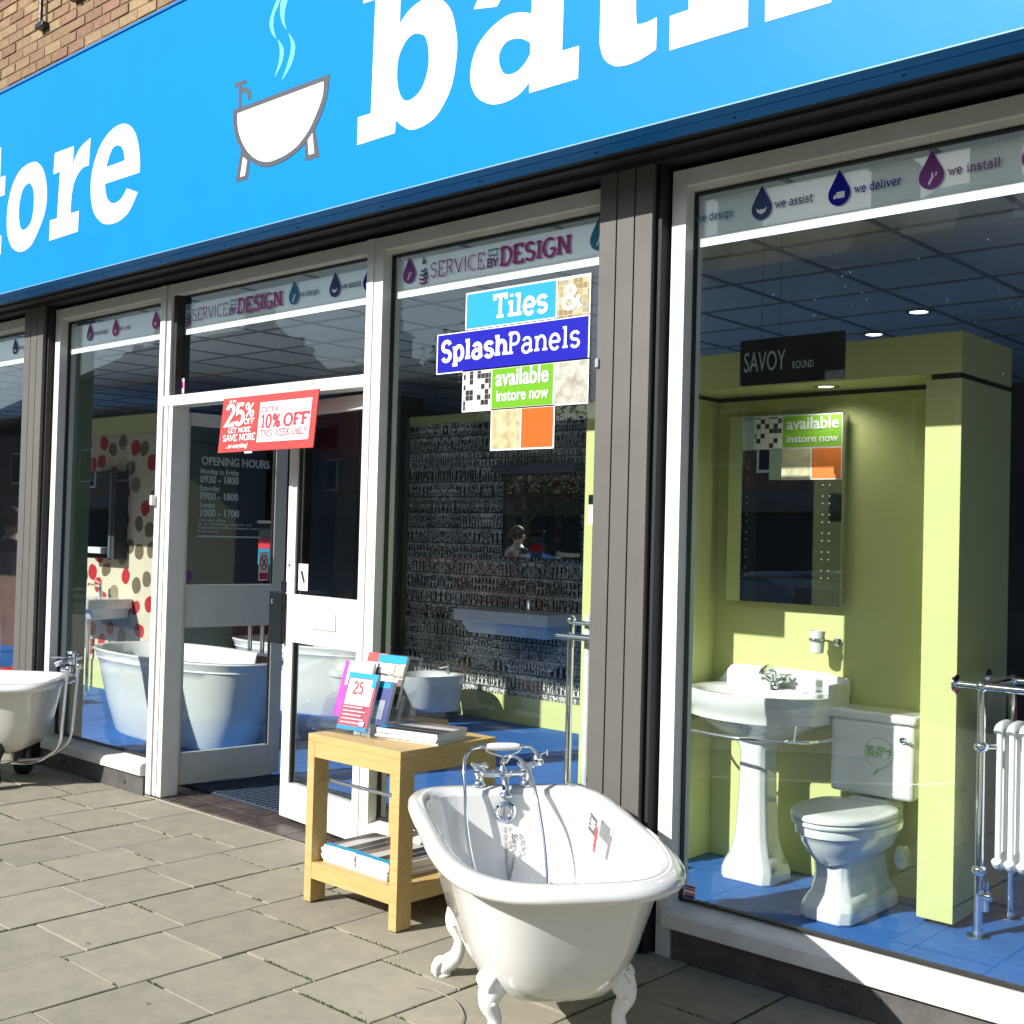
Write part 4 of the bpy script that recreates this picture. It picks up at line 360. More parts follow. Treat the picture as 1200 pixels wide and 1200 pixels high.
# slab-serif lettering as strokes; cap height 10, serifs are added at stroke ends that sit on a guide line
def _arc(cx, cy, rx, ry, a0, a1, n=12):
    return [(cx+rx*math.cos(R(a0+(a1-a0)*k/n)), cy+ry*math.sin(R(a0+(a1-a0)*k/n))) for k in range(n+1)]
_S = lambda w, h, y=0: _arc(w/2, y+h*.74, w*.42, h*.25, 20, 250, 8)+_arc(w/2, y+h*.26, w*.42, h*.25, 90, -160, 8)
GL = {
 'A': (8, [[(0, 0), (4, 10)], [(4, 10), (8, 0)], [(1.6, 3.4), (6.4, 3.4)]]), 'B': (6.5, [[(1, 0), (1, 10)], [(0, 10)]+_arc(3.8, 7.6, 2.2, 2.4, 90, -90)+[(1, 5.2)], [(1, 5.2)]+_arc(4, 2.6, 2.5, 2.6, 90, -90)+[(0, 0)]]),
 'C': (7.5, [_arc(4.2, 5, 3.8, 5, 50, 310, 16)]), 'D': (7.5, [[(1, 0), (1, 10)], [(0, 10)]+_arc(3.2, 5, 4, 5, 90, -90)+[(0, 0)]]),
 'E': (6.5, [[(1, 0), (1, 10)], [(0, 10), (6, 10), (6, 8)], [(1, 5.2), (4.6, 5.2)], [(0, 0), (6.2, 0), (6.2, 2)]]), 'F': (6.3, [[(1, 0), (1, 10)], [(0, 10), (6, 10), (6, 8)], [(1, 5.2), (4.6, 5.2)]]),
 'G': (8, [_arc(4.2, 5, 3.9, 5, 50, 345, 18), [(4.6, 4.2), (8, 4.2)]]), 'H': (8, [[(1, 0), (1, 10)], [(7, 0), (7, 10)], [(1, 5), (7, 5)]]), 'I': (2.6, [[(1.3, 0), (1.3, 10)]]),
 'K': (7.5, [[(1, 0), (1, 10)], [(6.5, 10), (1, 4.4)], [(3, 6.2), (7, 0)]]), 'L': (6.2, [[(1, 0), (1, 10)], [(0, 0), (5.8, 0), (5.8, 2.4)]]), 'M': (9.5, [[(1, 0), (1, 10)], [(1, 10), (4.75, 2.5), (8.5, 10.01)], [(8.5, 0), (8.5, 10)]]),
 'N': (8, [[(1, 0), (1, 10)], [(1, 9.8), (7, .2)], [(7, 0), (7, 10)]]), 'O': (8.4, [_arc(4.2, 5, 3.8, 5, 0, 360, 22)]), 'P': (6.5, [[(1, 0), (1, 10)], [(0, 10)]+_arc(3.6, 7.3, 2.6, 2.7, 90, -90)+[(1, 4.6)]]),
 'R': (7.2, [[(1, 0), (1, 10)], [(0, 10)]+_arc(3.6, 7.5, 2.4, 2.5, 90, -90)+[(1, 5)], [(3.4, 5), (6.6, 0)]]), 'S': (6.4, [_S(6.4, 10)]), 'T': (7.6, [[(3.8, 0), (3.8, 9.9)], [(.4, 8), (.4, 10), (7.2, 10), (7.2, 8)]]),
 'U': (8, [[(1, 10), (1, 4)]+_arc(4, 3.2, 3, 3.2, 180, 360)+[(7, 10)]]), 'V': (7.6, [[(0, 10), (3.8, .3)], [(3.8, .3), (7.6, 10)]]), 'W': (11, [[(0, 10), (2.8, .3), (5.5, 9)], [(5.5, 9), (8.2, .3), (11, 10)]]), 'X': (7.4, [[(.4, 0), (7, 10)], [(.4, 10), (7, 0)]]), 'Y': (7.4, [[(3.7, 0), (3.7, 4.6)], [(3.7, 4.6), (.3, 10)], [(3.7, 4.6), (7.1, 10)]]),
 'a': (6.6, [_arc(3.1, 4.9, 2.3, 2.1, 160, 0)+[(5.4, 1.2), (6.6, .3)], _arc(2.9, 2, 2.5, 2, 60, 300, 14)+[(5.4, 1.6)], [(5.4, 3.9), (3.4, 4)]]), 'b': (6.8, [[(1.2, 0), (1.2, 10)], _arc(3.7, 3.5, 2.6, 3.4, 160, -160, 18)]), 'd': (6.9, [[(5.6, 0), (5.6, 10)], _arc(3.1, 3.5, 2.6, 3.4, 20, 340, 18)]),
 'e': (6.4, [_arc(3.2, 3.5, 2.8, 3.5, 0, 320, 18), [(.4, 3.5), (6, 3.5)]]), 'g': (6.9, [_arc(3.1, 3.6, 2.6, 3.3, 20, 340, 18), [(5.6, 7), (5.6, -1)]+_arc(3.2, -.9, 2.4, 2, 0, -150, 8)]), 'h': (7.2, [[(1.2, 0), (1.2, 10)], _arc(3.8, 4.2, 2.4, 2.7, 170, 0)+[(6.2, 0)]]), 'i': (2.6, [[(1.3, 0), (1.3, 7)], [(1.3, 8.7), (1.3, 9.9)]]),
 'l': (2.8, [[(1.4, 0), (1.4, 10)]]), 'n': (7.2, [[(1.2, 0), (1.2, 7)], _arc(3.8, 4.2, 2.4, 2.7, 170, 0)+[(6.2, 0)]]), 'o': (6.6, [_arc(3.3, 3.5, 2.8, 3.5, 0, 360, 20)]), 'p': (6.8, [[(1.2, -3), (1.2, 7)], _arc(3.7, 3.5, 2.6, 3.4, 160, -160, 18)]), 'r': (5, [[(1.2, 0), (1.2, 7)], _arc(3.6, 4.6, 2.2, 2.3, 170, 40, 8)]),
 's': (5.4, [_S(5.4, 7)]), 't': (4.4, [[(1.6, 9), (1.6, 1.8)]+_arc(2.9, 1.5, 1.3, 1.5, 180, 320, 6), [(0, 6.8), (4, 6.8)]]), 'v': (6.4, [[(.2, 7), (3.2, .2)], [(3.2, .2), (6.2, 7)]]), 'w': (9.4, [[(.2, 7), (2.5, .2), (4.7, 6.4)], [(4.7, 6.4), (6.9, .2), (9.2, 7)]]), 'y': (6.4, [[(.2, 7), (3.2, .2)], [(6.2, 7), (2.4, -2.6)]]),
 '0': (6.2, [_arc(3.1, 5, 2.6, 5, 0, 360, 20)]), '1': (4, [[(2.4, 0), (2.4, 10.02), (.4, 8.2)]]), '2': (6.2, [_arc(3, 7.3, 2.5, 2.7, 170, -30, 10)+[(.5, .02), (5.8, .02), (5.8, 1.6)]]), '5': (6.2, [[(5.4, 10.02), (1, 10.02), (.9, 5.6)]+_arc(2.9, 3.3, 2.8, 3.2, 120, -150, 14)]),
 '%': (8.4, [_arc(1.9, 7.8, 1.4, 2.2, 0, 360, 12), _arc(6.5, 2.2, 1.4, 2.2, 0, 360, 12), [(6.8, 9.9), (1.6, .1)]]), '&': (8.6, [[(8.2, .3), (2.4, 6.6)], _arc(3.7, 7.8, 1.7, 2.0, 200, -40, 12), [(5.0, 6.5), (1.9, 4.6)], _arc(3.2, 2.8, 2.6, 2.6, 120, 330, 12), [(5.4, 1.5), (7.4, 5.4)]]),
 '.': (2.4, [[(1.2, .1), (1.2, 1.2)]]), '!': (2.4, [[(1.2, 3), (1.2, 9.9)], [(1.2, .1), (1.2, 1.2)]]), '?': (5.6, [_arc(2.8, 7.4, 2.3, 2.5, 180, -60, 10)+[(2.8, 3)], [(2.8, .1), (2.8, 1.3)]]), '-': (4, [[(.5, 3.6), (3.5, 3.6)]]), ' ': (3.2, []),
}
def slab(name, s, h, m, parent, o, u=(1, 0, 0), v=(0, 0, 1), wt=1.5, serif=1.7, sx=1.0, gap=1.6, align='LEFT', w=None):
    bm = B(); x = 0; lay = 0
    def ribbon(pts, w):
        nonlocal lay
        lay += 1; zc = .00012*(lay % 5)*1.0
        P = [Vector((a, b)) for a, b in pts]
        closed = (P[0]-P[-1]).length < .05 and len(P) > 4
        if closed: P = P[:-1]
        L_, R_ = [], []
        for i, p in enumerate(P):
            a = P[i-1] if (i > 0 or closed) else p; c = P[(i+1) % len(P)] if (i < len(P)-1 or closed) else p
            d1 = (p-a).normalized() if (p-a).length > 1e-6 else (c-p).normalized(); d2 = (c-p).normalized() if (c-p).length > 1e-6 else d1
            n1 = Vector((-d1.y, d1.x)); n2 = Vector((-d2.y, d2.x)); nn = n1+n2
            if nn.length < .3: nn = n1
            nn.normalize(); k = min(1.8, 1/max(.3, nn.dot(n1))); L_.append(p+nn*w/2*k); R_.append(p-nn*w/2*k)
        vl = [bm.verts.new((q.x, q.y, zc)) for q in L_]; vr = [bm.verts.new((q.x, q.y, zc)) for q in R_]
        for i in range(len(P) if closed else len(P)-1):
            j = (i+1) % len(P)
            try: bm.faces.new((vl[i], vr[i], vr[j], vl[j]))
            except ValueError: pass
    for ch in s:
        gw, st = GL.get(ch, GL[' '])
        for pts in st:
            q = [((a*sx)+x, b) for a, b in pts]; ribbon(q, wt)
            if serif > 0 and ch not in 'eosaCGS%&?05289.!-':
                for e, e2 in ((0, 1), (-1, -2)):
                    ex, ey = q[e]; dx, dy = q[e2][0]-ex, q[e2][1]-ey
                    if abs(dy) > abs(dx)*.9 and ey in (0, 10, 7, -3) and len(q) > 1:
                        l_, r_ = serif, serif
                        if ey in (7, 10) and ch in 'bdhnilprk' : r_ = .0
                        if ch == 'a': continue
                        yy = ey+wt*.42 if ey in (0, -3) else ey-wt*.42
                        ribbon([(ex-l_*sx-.3, yy), (ex+r_*sx+.3, yy)], wt*.84)
        x += gw*sx+gap
    x -= gap; sc = h/10; kx = 1.0
    if w: kx = w/(x*sc)
    off = {'LEFT': 0, 'CENTER': -x/2, 'RIGHT': -x}[align]
    M_ = frame_xf(o, u, v)
    for q in bm.verts: q.co = M_ @ Vector(((q.co.x+off)*sc*kx, q.co.y*sc, q.co.z))
    if parent: bmesh.ops.transform(bm, matrix=xf(parent).inverted(), verts=bm.verts)
    me = bpy.data.meshes.new(name); bm.to_mesh(me); bm.free(); me.materials.append(m)
    return mk(bpy.data.objects.new(name, me), parent)

TRIM = mat('pale_blue_edge', (.16, .34, .55), .5)
GUM = mat('old_gum', (.10, .095, .085), .9)
CHAINMETAL = mat('dull_chain_metal', (.30, .30, .30), .3, metal=1)
# ================================================================ ground, street
obj('street', box(B(), -400, 400, -400, -3.2, -.34, -.14), ASPHALT, kind='structure')
obj('kerb', box(B(), -60, 40, -3.2, -3.05, -.3, .0), KERB, kind='structure', bevel=.012)
pave = obj('pavement', box(B(), -60, 40, -3.05, 4.4, -.3, -.012), JOINT, kind='structure')
def slab_me():
    bm = B(); box(bm, -.2045, .2045, -.2065, .2065, -.06, 0)
    bmesh.ops.bevel(bm, geom=[e for e in bm.edges if all(v.co.z > -.01 for v in e.verts)], offset=.0022, segments=1, affect='EDGES')
    me = bpy.data.meshes.new('paving_slab'); bm.to_mesh(me); bm.free(); me.materials.append(SLAB); return me
sme = slab_me(); far = B(); rs = random.Random(3)
for k in range(-14, 22):
    x0 = -4.65+.4185*k; ph = 2.325 if k % 2 == 0 else 2.22
    for j in range(-13, 5):
        y0 = ph+.42*j
        if y0 > 3.9: continue
        y1 = min(y0+.42, 3.93); dz = rs.uniform(-.0025, .0025)
        if -9.6 < x0 < -.9 and y0 > 1.5 and x0+y0*1.1 > -6.5-.9*y0*0-1.5 and y1-y0 > .1:
            o = bpy.data.objects.new('paving_slab', sme); o.parent = pave; COL.objects.link(o)
            o.location = (x0+.209, (y0+y1)/2, dz); o.scale = (1, (y1-y0-.007)/.413, 1)
            o.rotation_euler = (rs.uniform(-.003, .003), rs.uniform(-.003, .003), rs.uniform(-.002, .002))
        else: box(far, x0+.004, x0+.4145, y0+.0035, y1-.0035, -.05, dz)
for k in list(range(-60, -14))+list(range(22, 60)):
    x0 = -4.65+.4185*k
    for j in range(-13, 4):
        y0 = (2.325 if k % 2 == 0 else 2.22)+.42*j; box(far, x0+.004, x0+.4145, y0+.0035, y0+.4165, -.05, 0)
obj('paving_slabs_beyond', far, SLAB, pave, kind='stuff')
# moss in the joints
ms = B(); rs = random.Random(11)
def moss_line(a, b, dens=.5, w=.006):
    a = Vector(a); b = Vector(b); n = int((b-a).length/.008)
    run = rs.random() < dens
    for i in range(n):
        if rs.random() < .06: run = rs.random() < dens
        if not run: continue
        p = a.lerp(b, i/n); s = rs.uniform(.4, 1.0)*w; q = p+Vector((rs.uniform(-.003, .003), rs.uniform(-.003, .003), -.004))
        vs = [ms.verts.new(q+Vector((math.cos(t)*s*rs.uniform(.7, 1.3), math.sin(t)*s*rs.uniform(.7, 1.3), 0))) for t in (0, 1.2, 2.4, 3.7, 5)]
        tp = ms.verts.new(q+Vector((0, 0, rs.uniform(.006, .012))))
        for c in range(5): ms.faces.new((vs[c], vs[(c+1) % 5], tp))
for k in range(-10, 8):
    x0 = -4.65+.4185*k; ph = 2.325 if k % 2 == 0 else 2.22
    moss_line((x0+.001, 1.6, 0), (x0+.001, 3.86, 0), .42, .0045)
    for j in range(-3, 4):
        y = ph+.42*j
        if y < 3.85: moss_line((x0+.01, y, 0), (x0+.41, y, 0), .58, .0058)
obj('joint_moss', ms, MOSS, kind='stuff')
gs = B(); rs = random.Random(31)
for k in range(70):
    x_, y_ = rs.uniform(-8.5, -1.5), rs.uniform(1.7, 3.8); r_ = rs.uniform(.002, .007); n_ = 9
    ring = [gs.verts.new((x_+math.cos(6.283*i/n_)*r_*rs.uniform(.7, 1.25), y_+math.sin(6.283*i/n_)*r_*rs.uniform(.7, 1.25), .0042)) for i in range(n_)]; c_ = gs.verts.new((x_, y_, .0052))
    for i in range(n_): gs.faces.new((ring[i], ring[(i+1) % n_], c_))
obj('gum_spots', gs, GUM, kind='stuff')
# ================================================================ door threshold: dark quarry tiles, then matting
th = obj('doorstep', box(B(), -6.62, -4.40, 3.88, 4.16, -.03, .006), GROUT, kind='structure')
rs = random.Random(5); x = -6.60
while x < -4.45:
    w_ = .215
    obj('step_tile', box(B(), x+.003, x+w_-.003, 3.885, 4.02, 0, .014+rs.uniform(0, .002)), QUARRY, th, world=True, bevel=.002)
    obj('step_tile', box(B(), x+.003, x+w_-.003, 4.026, 4.155, 0, .014+rs.uniform(0, .002)), QUARRY, th, world=True, bevel=.002)
    x += w_
# ================================================================ shop floor (structure) with its covering tiles
fl = obj('shop_floor', box(B(), -22, 3, 4.16, 14, -.1, .018), BLACK, kind='structure')
bm = B(); box(bm, -.2985, .2985, -.2985, .2985, 0, .012); tme = bpy.data.meshes.new('floor_tile'); bm.to_mesh(tme); bm.free(); tme.materials.append(CARPET)
rest = B()
for i in range(-36, 4):
    for j in range(0, 13):
        cx, cy = i*.6+.1, 4.46+j*.6
        if -6.9 < cx < -4.2 and j < 1: continue
        if -12.6 < cx < -.9 and cy < 8.4 and cx/cy > -2.05:
            o = bpy.data.objects.new('floor_tile', tme); o.parent = fl; o.location = (cx, cy, .018); COL.objects.link(o)
        else: box(rest, cx-.2985, cx+.2985, cy-.2985, cy+.2985, .018, .03)
box(rest, -22, -6.75, 3.98, 4.155, 0, .03); box(rest, -4.2, 3, 3.98, 4.155, 0, .03)
obj('floor_covering_beyond', rest, CARPET, fl, kind='stuff')
mt = B(); box(mt, -6.56, -4.3, 4.165, 4.76, .018, .026)
for k in range(46): box(mt, -6.55+k*.049, -6.55+k*.049+.03, 4.17, 4.755, .026, .031)
obj('entrance_mat', mt, MAT_, label='dark blue ribbed entrance matting just inside the open doors', cat='doormat')
# ================================================================ suspended ceiling
ce = obj('ceiling', box(B(), -22, 3, 4.0, 14, 3.09, 3.2), PLINTH, kind='structure')
bm = B(); box(bm, -.291, .291, -.291, .291, 0, .012); cme = bpy.data.meshes.new('ceiling_tile'); bm.to_mesh(cme); bm.free(); cme.materials.append(CEIL)
rest = B(); g = B()
for i in range(-36, 6):
    box(g, i*.6-.012, i*.6+.012, 4.0, 14, 3.043, 3.05)
    for j in range(0, 17):
        cx, cy = i*.6+.3, 4.24+j*.6
        if -13 < cx < -.9 and cy < 9.2 and -1.95 < cx/cy < -.25:
            o = bpy.data.objects.new('ceiling_tile', cme); o.parent = ce; o.location = (cx, cy, 3.0505); COL.objects.link(o)
        else: box(rest, cx-.291, cx+.291, cy-.291, cy+.291, 3.0505, 3.062)
for j in range(0, 18): box(g, -22, 3, 3.94+j*.6-.012+.0, 3.94+j*.6+.012, 3.0425, 3.0495)
obj('ceiling_grid', g, GRID, ce); obj('ceiling_tiles_beyond', rest, CEIL, ce, kind='stuff')
# shop shell
obj('shop_back_wall', box(B(), -22, 3, 10.5, 10.7, 0, 3.1), SHOPDARK, kind='structure')
obj('shop_side_wall', box(B(), 1.4, 1.6, 4.0, 10.5, 0, 3.1), SHOPDARK, kind='structure')
obj('shop_far_wall', box(B(), -20, -19.8, 4.0, 10.5, 0, 3.1), SHOPDARK, kind='structure')
# ================================================================ brick wall over the sign
bw = thing('upper_brick_wall', 'buff and pink stock brick wall rising above the blue sign', 'brick wall', (0, 3.9, 4.4))
obj('mortar_bed', box(B(), -14, 4, 3.906, 4.2, 3.2, 8.5), MORTAR, bw, world=True)
rs = random.Random(9); bms = []
for m_ in BRICKM:
    bm = B(); box(bm, -.1075, .1075, 0, .05, -.0325, .0325); me = bpy.data.meshes.new('brick'); bmesh.ops.bevel(bm, geom=bm.edges[:], offset=.003, segments=1, affect='EDGES'); bm.to_mesh(me); bm.free(); me.materials.append(m_); bms.append(me)
rest = B(); row = 0; z = 4.55
while z < 8.3:
    for i in range(-62, 20):
        x = i*.225+(.1125 if row % 2 else 0)
        if -9.15 < x < -6.2 and 4.6 < z < 5.75:
            o = bpy.data.objects.new('brick', rs.choice(bms)); o.parent = bw; COL.objects.link(o)
            o.location = (x, 3.9+rs.uniform(-.004, .003)-3.9, z-4.4); o.rotation_euler = (rs.uniform(-.012, .012), 0, rs.uniform(-.01, .01))
        elif -14 < x < 4: box(rest, x-.107, x+.107, 3.9, 3.95, z-.0325, z+.0325)
    z += .075; row += 1
obj('bricks_beyond', rest, BRICKM[0], bw, world=True, kind='stuff')
br = thing('drain_bracket', 'thin rusty black rod ending on the brickwork above the sign', 'bracket', (-8.09, 3.86, 5.08))
obj('rod', tube(B(), [(-8.09, 3.86, 5.12), (-8.09, 3.86, 6.6)], .013, 8), BLACKIRON, br, world=True)
obj('foot_plate', box(B(), -8.15, -8.04, 3.845, 3.9, 5.08, 5.115), BLACKIRON, br, world=True, bevel=.004)
br = thing('wall_hook', 'short black iron stub poking from the bricks right of the rod', 'bracket', (-7.6, 3.86, 5.13))
obj('stub', tube(B(), [(-7.60, 3.87, 5.14), (-7.60, 3.84, 5.5)], [.016, .02], 8), BLACKIRON, br, world=True)
obj('stub_plate', box(B(), -7.68, -7.53, 3.86, 3.9, 5.15, 5.20), BLACKIRON, br, world=True, bevel=.004)
# ================================================================ fascia sign
fs = thing('fascia_sign', 'long bright blue shop fascia with white slab lettering and a steaming bath', 'shop sign', (-4, 3.48, 3.1))
obj('sign_panel', box(B(), -13, 3, 3.48, 3.52, 3.104, 4.437), SIGNBLUE, fs, world=True)
obj('sign_box', box(B(), -13, 3, 3.521, 3.9, 3.125, 4.40), SIGNDARK, fs, world=True)
obj('top_trim', box(B(), -13, 3, 3.472, 3.9, 4.439, 4.452), SIGNDARK, fs, world=True)
obj('bottom_trim', box(B(), -13, 3, 3.4765, 3.4795, 3.098, 3.103), TRIM, fs, world=True)
bm = B(); box(bm, -13, 3, 3.481, 3.545, 3.0975, 3.1035); box(bm, -13, 3, 3.552, 3.64, 3.0975, 3.1035); box(bm, -13, 3, 3.544, 3.553, 3.102, 3.105)
obj('underside_lip', bm, SIGNDARK, fs, world=True)
for i in range(8, 25): obj('lip_screw', lathe(B(), [(.006, 0), (.006, -.004), (0.001, -.005)], (-12.8+i*.62, 3.59, 3.0974), 'z', 8), BLACK, fs, world=True)
for k, lp in LETTERS.items(): outline('letter', lp, 3.4786, 3.4797, LETTER, fs)
lg = sub('bath_logo', fs, (0, 0, 0))
for k, mm, a, b_ in (('legl', LOGOGREY, 3.4790, 3.4796), ('legr', LOGOGREY, 3.4790, 3.4796), ('leglin', LETTER, 3.4785, 3.4788), ('legrin', LETTER, 3.4785, 3.4788), ('tub', LOGOGREY, 3.4780, 3.4797), ('tubin', LETTER, 3.4774, 3.4778), ('stem', LOGOGREY, 3.4789, 3.4795)):
    outline({'leg': 'logo_leg', 'tub': 'logo_tub', 'ste': 'logo_tap'}[k[:3]], [LOGO[k]], a, b_, mm, lg)
for k in ('steama', 'steamb', 'steamc', 'steamd'): outline('logo_steam', [LOGO[k]], 3.4788, 3.4796, STEAM, lg)
# dark shutter housing under the sign
sh = thing('shutter_housing', 'black roller shutter housing in the shade under the blue sign', 'shutter box', (-4, 3.7, 3.1))
obj('housing', box(B(), -13, 3, 3.645, 3.80, 3.108, 3.124), DARK, sh, world=True)
obj('lintel', box(B(), -13, 3, 3.80, 4.0, 3.085, 3.124), DARK, sh, world=True)
obj('guide_rail', box(B(), -13, 3, 3.70, 3.73, 3.095, 3.1075), BLACK, sh, world=True)
# ================================================================ pillars
def pillar(x0, x1, label, rw=.038):
    t = thing('pillar', label, 'pillar', ((x0+x1)/2, 3.85, 0), group='grey boarded pillars between the windows')
    w_ = (x1-x0)/3
    obj('core', box(B(), x0+.004, x1-.002, 3.822, 3.99, 0, 3.083), DARK, t, world=True)
    for i in range(3): obj('board', box(B(), x0+i*w_+.003, x0+(i+1)*w_-.003, 3.80, 3.8215, .005, 3.084), GREY, t, world=True, bevel=.002)
    obj('recess', box(B(), x1+.0, x1+rw, 3.90, 3.99, 0, 3.083), PLINTH, t, world=True)  # shade on the pillar's right side put into this matt black
    obj('shutter_channel', box(B(), x1+.003, x1+rw*.6, 3.83, 3.899, .004, 3.084), DARK, t, world=True, bevel=.004)
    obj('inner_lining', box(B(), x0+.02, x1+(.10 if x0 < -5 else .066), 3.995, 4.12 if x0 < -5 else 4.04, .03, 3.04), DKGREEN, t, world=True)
    return t
pillar(-8.045, -7.768, 'far grey boarded pillar standing behind the left bath', .026)
p2 = pillar(-3.022, -2.754, 'near grey boarded pillar standing right behind the claw foot bath')
obj('door_contact', box(B(), -3.018, -3.003, 3.790, 3.7995, 2.30, 2.335), ALU, p2, world=True)
# ================================================================ shop windows
def riser(x0, x1, label, bolts):
    t = thing('stall_riser', label, 'stall riser', ((x0+x1)/2, 3.88, 0))
    obj('riser_board', box(B(), x0, x1, 3.868, 3.95, .001, .118), RISER, t, world=True, bevel=.002)
    for bx, bz in bolts:
        h = B(); lathe(h, [(.016, 3.8675), (.016, 3.862), (.0075, 3.861), (.0074, 3.866), (.001, 3.8665)], (bx, 0, bz), 'y', 14)
        obj('riser_bolt', h, RISER, t, world=True, smooth=30)
    return t
def window(x0, x1, label, left=True, right=True, sill=True, z0=.21, z1=3.06, fw=.066, sillx=None):
    t = thing('shop_window', label, 'shop window', ((x0+x1)/2, 3.9, z0))
    gz0, gz1 = z0+.005, z1-.085
    xl, xr = x0+(fw if left else 0), x1-(fw if right else 0)
    if left: obj('frame_stile', box(B(), x0, x0+fw, 3.872, 3.99, .12 if sill else z0, z1), WHITE, t, world=True, bevel=.002)
    if right: obj('frame_stile', box(B(), x1-fw, x1, 3.872, 3.99, .12 if sill else z0, z1), WHITE, t, world=True, bevel=.002)
    obj('frame_head', box(B(), xl+.001, xr-.001, 3.874, 3.99, z1-.066, z1), WHITE, t, world=True, bevel=.002)
    h = B(); box(h, xl+.001, xr-.001, 3.90, 3.988, z1-.08, z1-.0665); obj('head_bead', h, WHITE, t, world=True)
    if sill:
        a, b_ = sillx or (x0+.045, x1-.02)
        h = B(); v = [(a, 3.842, .123), (a, 3.842, .178), (a, 3.852, .190), (a, 3.93, .207), (a, 3.99, .208), (a, 3.99, .119), (a, 3.86, .119)]
        loft(h, [[Vector(q) for q in v], [Vector((b_, q[1], q[2])) for q in v]]); obj('window_sill', h, WORN, t, world=True, bevel=.002)
    gk = B()
    for bx in ((xl, xl+.006), (xr-.006, xr)): box(gk, bx[0], bx[1], 3.928, 3.952, gz0, gz1)
    box(gk, xl, xr, 3.928, 3.952, gz1-.007, gz1); box(gk, xl, xr, 3.926, 3.952, gz0-.001, gz0+.008)
    obj('gasket', gk, BLACK, t, world=True)
    obj('glass', box(B(), xl+.003, xr-.003, 3.937, 3.943, gz0+.002, gz1-.002), GLASS, t, world=True)
    return t, xl, xr
W0, a0, b0 = window(-15.6, -8.05, 'far left shop window cut by the picture edge beside the far pillar', right=False)
W1, a1, b1 = window(-7.74, -6.425, 'narrow shop window with pebble wallpaper behind, left of the doors', right=False)
W2, a2, b2 = window(-4.485, -3.025, 'shop window carrying the tile poster between the doors and near pillar', right=False)
W3, a3, b3 = window(-2.714, .9, 'large right shop window in front of the lime green bathroom display', right=True)
riser(-15.6, -8.05, 'grey painted stall riser under the far left window', [(-9, .06)])
riser(-7.76, -6.45, 'grey painted stall riser below the pebble wallpaper window', [(-7.42, .075), (-7.30, .07), (-6.66, .055)])
riser(-4.44, -3.03, 'grey painted stall riser hidden behind the oak table', [(-4.2, .06)])
r3 = riser(-2.63, 1.2, 'grey painted stall riser with rusty bolts under the right window', [(-2.42, .05), (-2.33, .05), (-2.25, .05), (-1.92, .085), (-1.80, .08), (-1.98, .09)])
obj('stile_foot', box(B(), -2.714, -2.645, 3.872, 3.93, .0, .119), WHITE, r3, world=True, bevel=.002)
# the white mullion posts beside the doors
mu = thing('door_post', 'tall white grooved door post left of the open doors', 'door post', (-6.33, 3.9, 0), group='white door posts')
obj('post', box(B(), -6.42, -6.365, 3.866, 3.99, .02, 3.06), WHITE, mu, world=True, bevel=.002)
obj('post', box(B(), -6.355, -6.315, 3.872, 3.99, .02, 2.36), WHITE, mu, world=True, bevel=.002)
obj('post', box(B(), -6.306, -6.262, 3.872, 3.985, .02, 2.36), WHITE, mu, world=True, bevel=.002)
obj('groove', box(B(), -6.366, -6.275, 3.89, 3.984, .02, 3.055), DARK, mu, world=True)
obj('latch_box', box(B(), -6.425, -6.40, 3.835, 3.866, 1.74, 1.80), WHITE, mu, world=True, bevel=.003)
mr = thing('door_post', 'tall white door post between the doors and the tile poster window', 'door post', (-4.5, 3.9, 0), group='white door posts')
obj('post', box(B(), -4.535, -4.486, 3.866, 3.99, .02, 3.06), WHITE, mr, world=True, bevel=.002)
# transom over the doors
tr = thing('transom_window', 'wide glazed transom panel over the double doors', 'transom window', (-5.4, 3.9, 2.33))
obj('transom_bar', box(B(), -6.364, -4.536, 3.868, 3.985, 2.33, 2.392), WHITE, tr, world=True, bevel=.002)
obj('transom_head', box(B(), -6.315, -4.536, 3.874, 3.99, 2.994, 3.06), WHITE, tr, world=True, bevel=.002)
obj('transom_stile', box(B(), -6.355, -6.31, 3.872, 3.985, 2.393, 3.06), WHITE, tr, world=True, bevel=.002)
gk = B(); box(gk, -6.31, -6.302, 3.928, 3.952, 2.393, 2.993); box(gk, -4.545, -4.537, 3.928, 3.952, 2.393, 2.993); box(gk, -6.302, -4.545, 3.928, 3.952, 2.984, 2.993)
obj('gasket', gk, BLACK, tr, world=True)
obj('glass', box(B(), -6.303, -4.543, 3.937, 3.943, 2.394, 2.99), GLASS, tr, world=True)
obj('window_sticker', box(B(), -6.30, -6.245, 3.932, 3.936, 2.41, 2.50), PAPER, tr, world=True)
obj('window_sticker', box(B(), -6.295, -6.25, 3.9305, 3.9315, 2.44, 2.48), MAGENTA, tr, world=True)
obj('bar_screw', lathe(B(), [(.004, 3.868), (.004, 3.866)], (-6.0, 0, 2.365), 'y', 8), BLACK, tr, world=True)
obj('bar_screw', lathe(B(), [(.004, 3.868), (.004, 3.866)], (-4.93, 0, 2.37), 'y', 8), BLACK, tr, world=True)
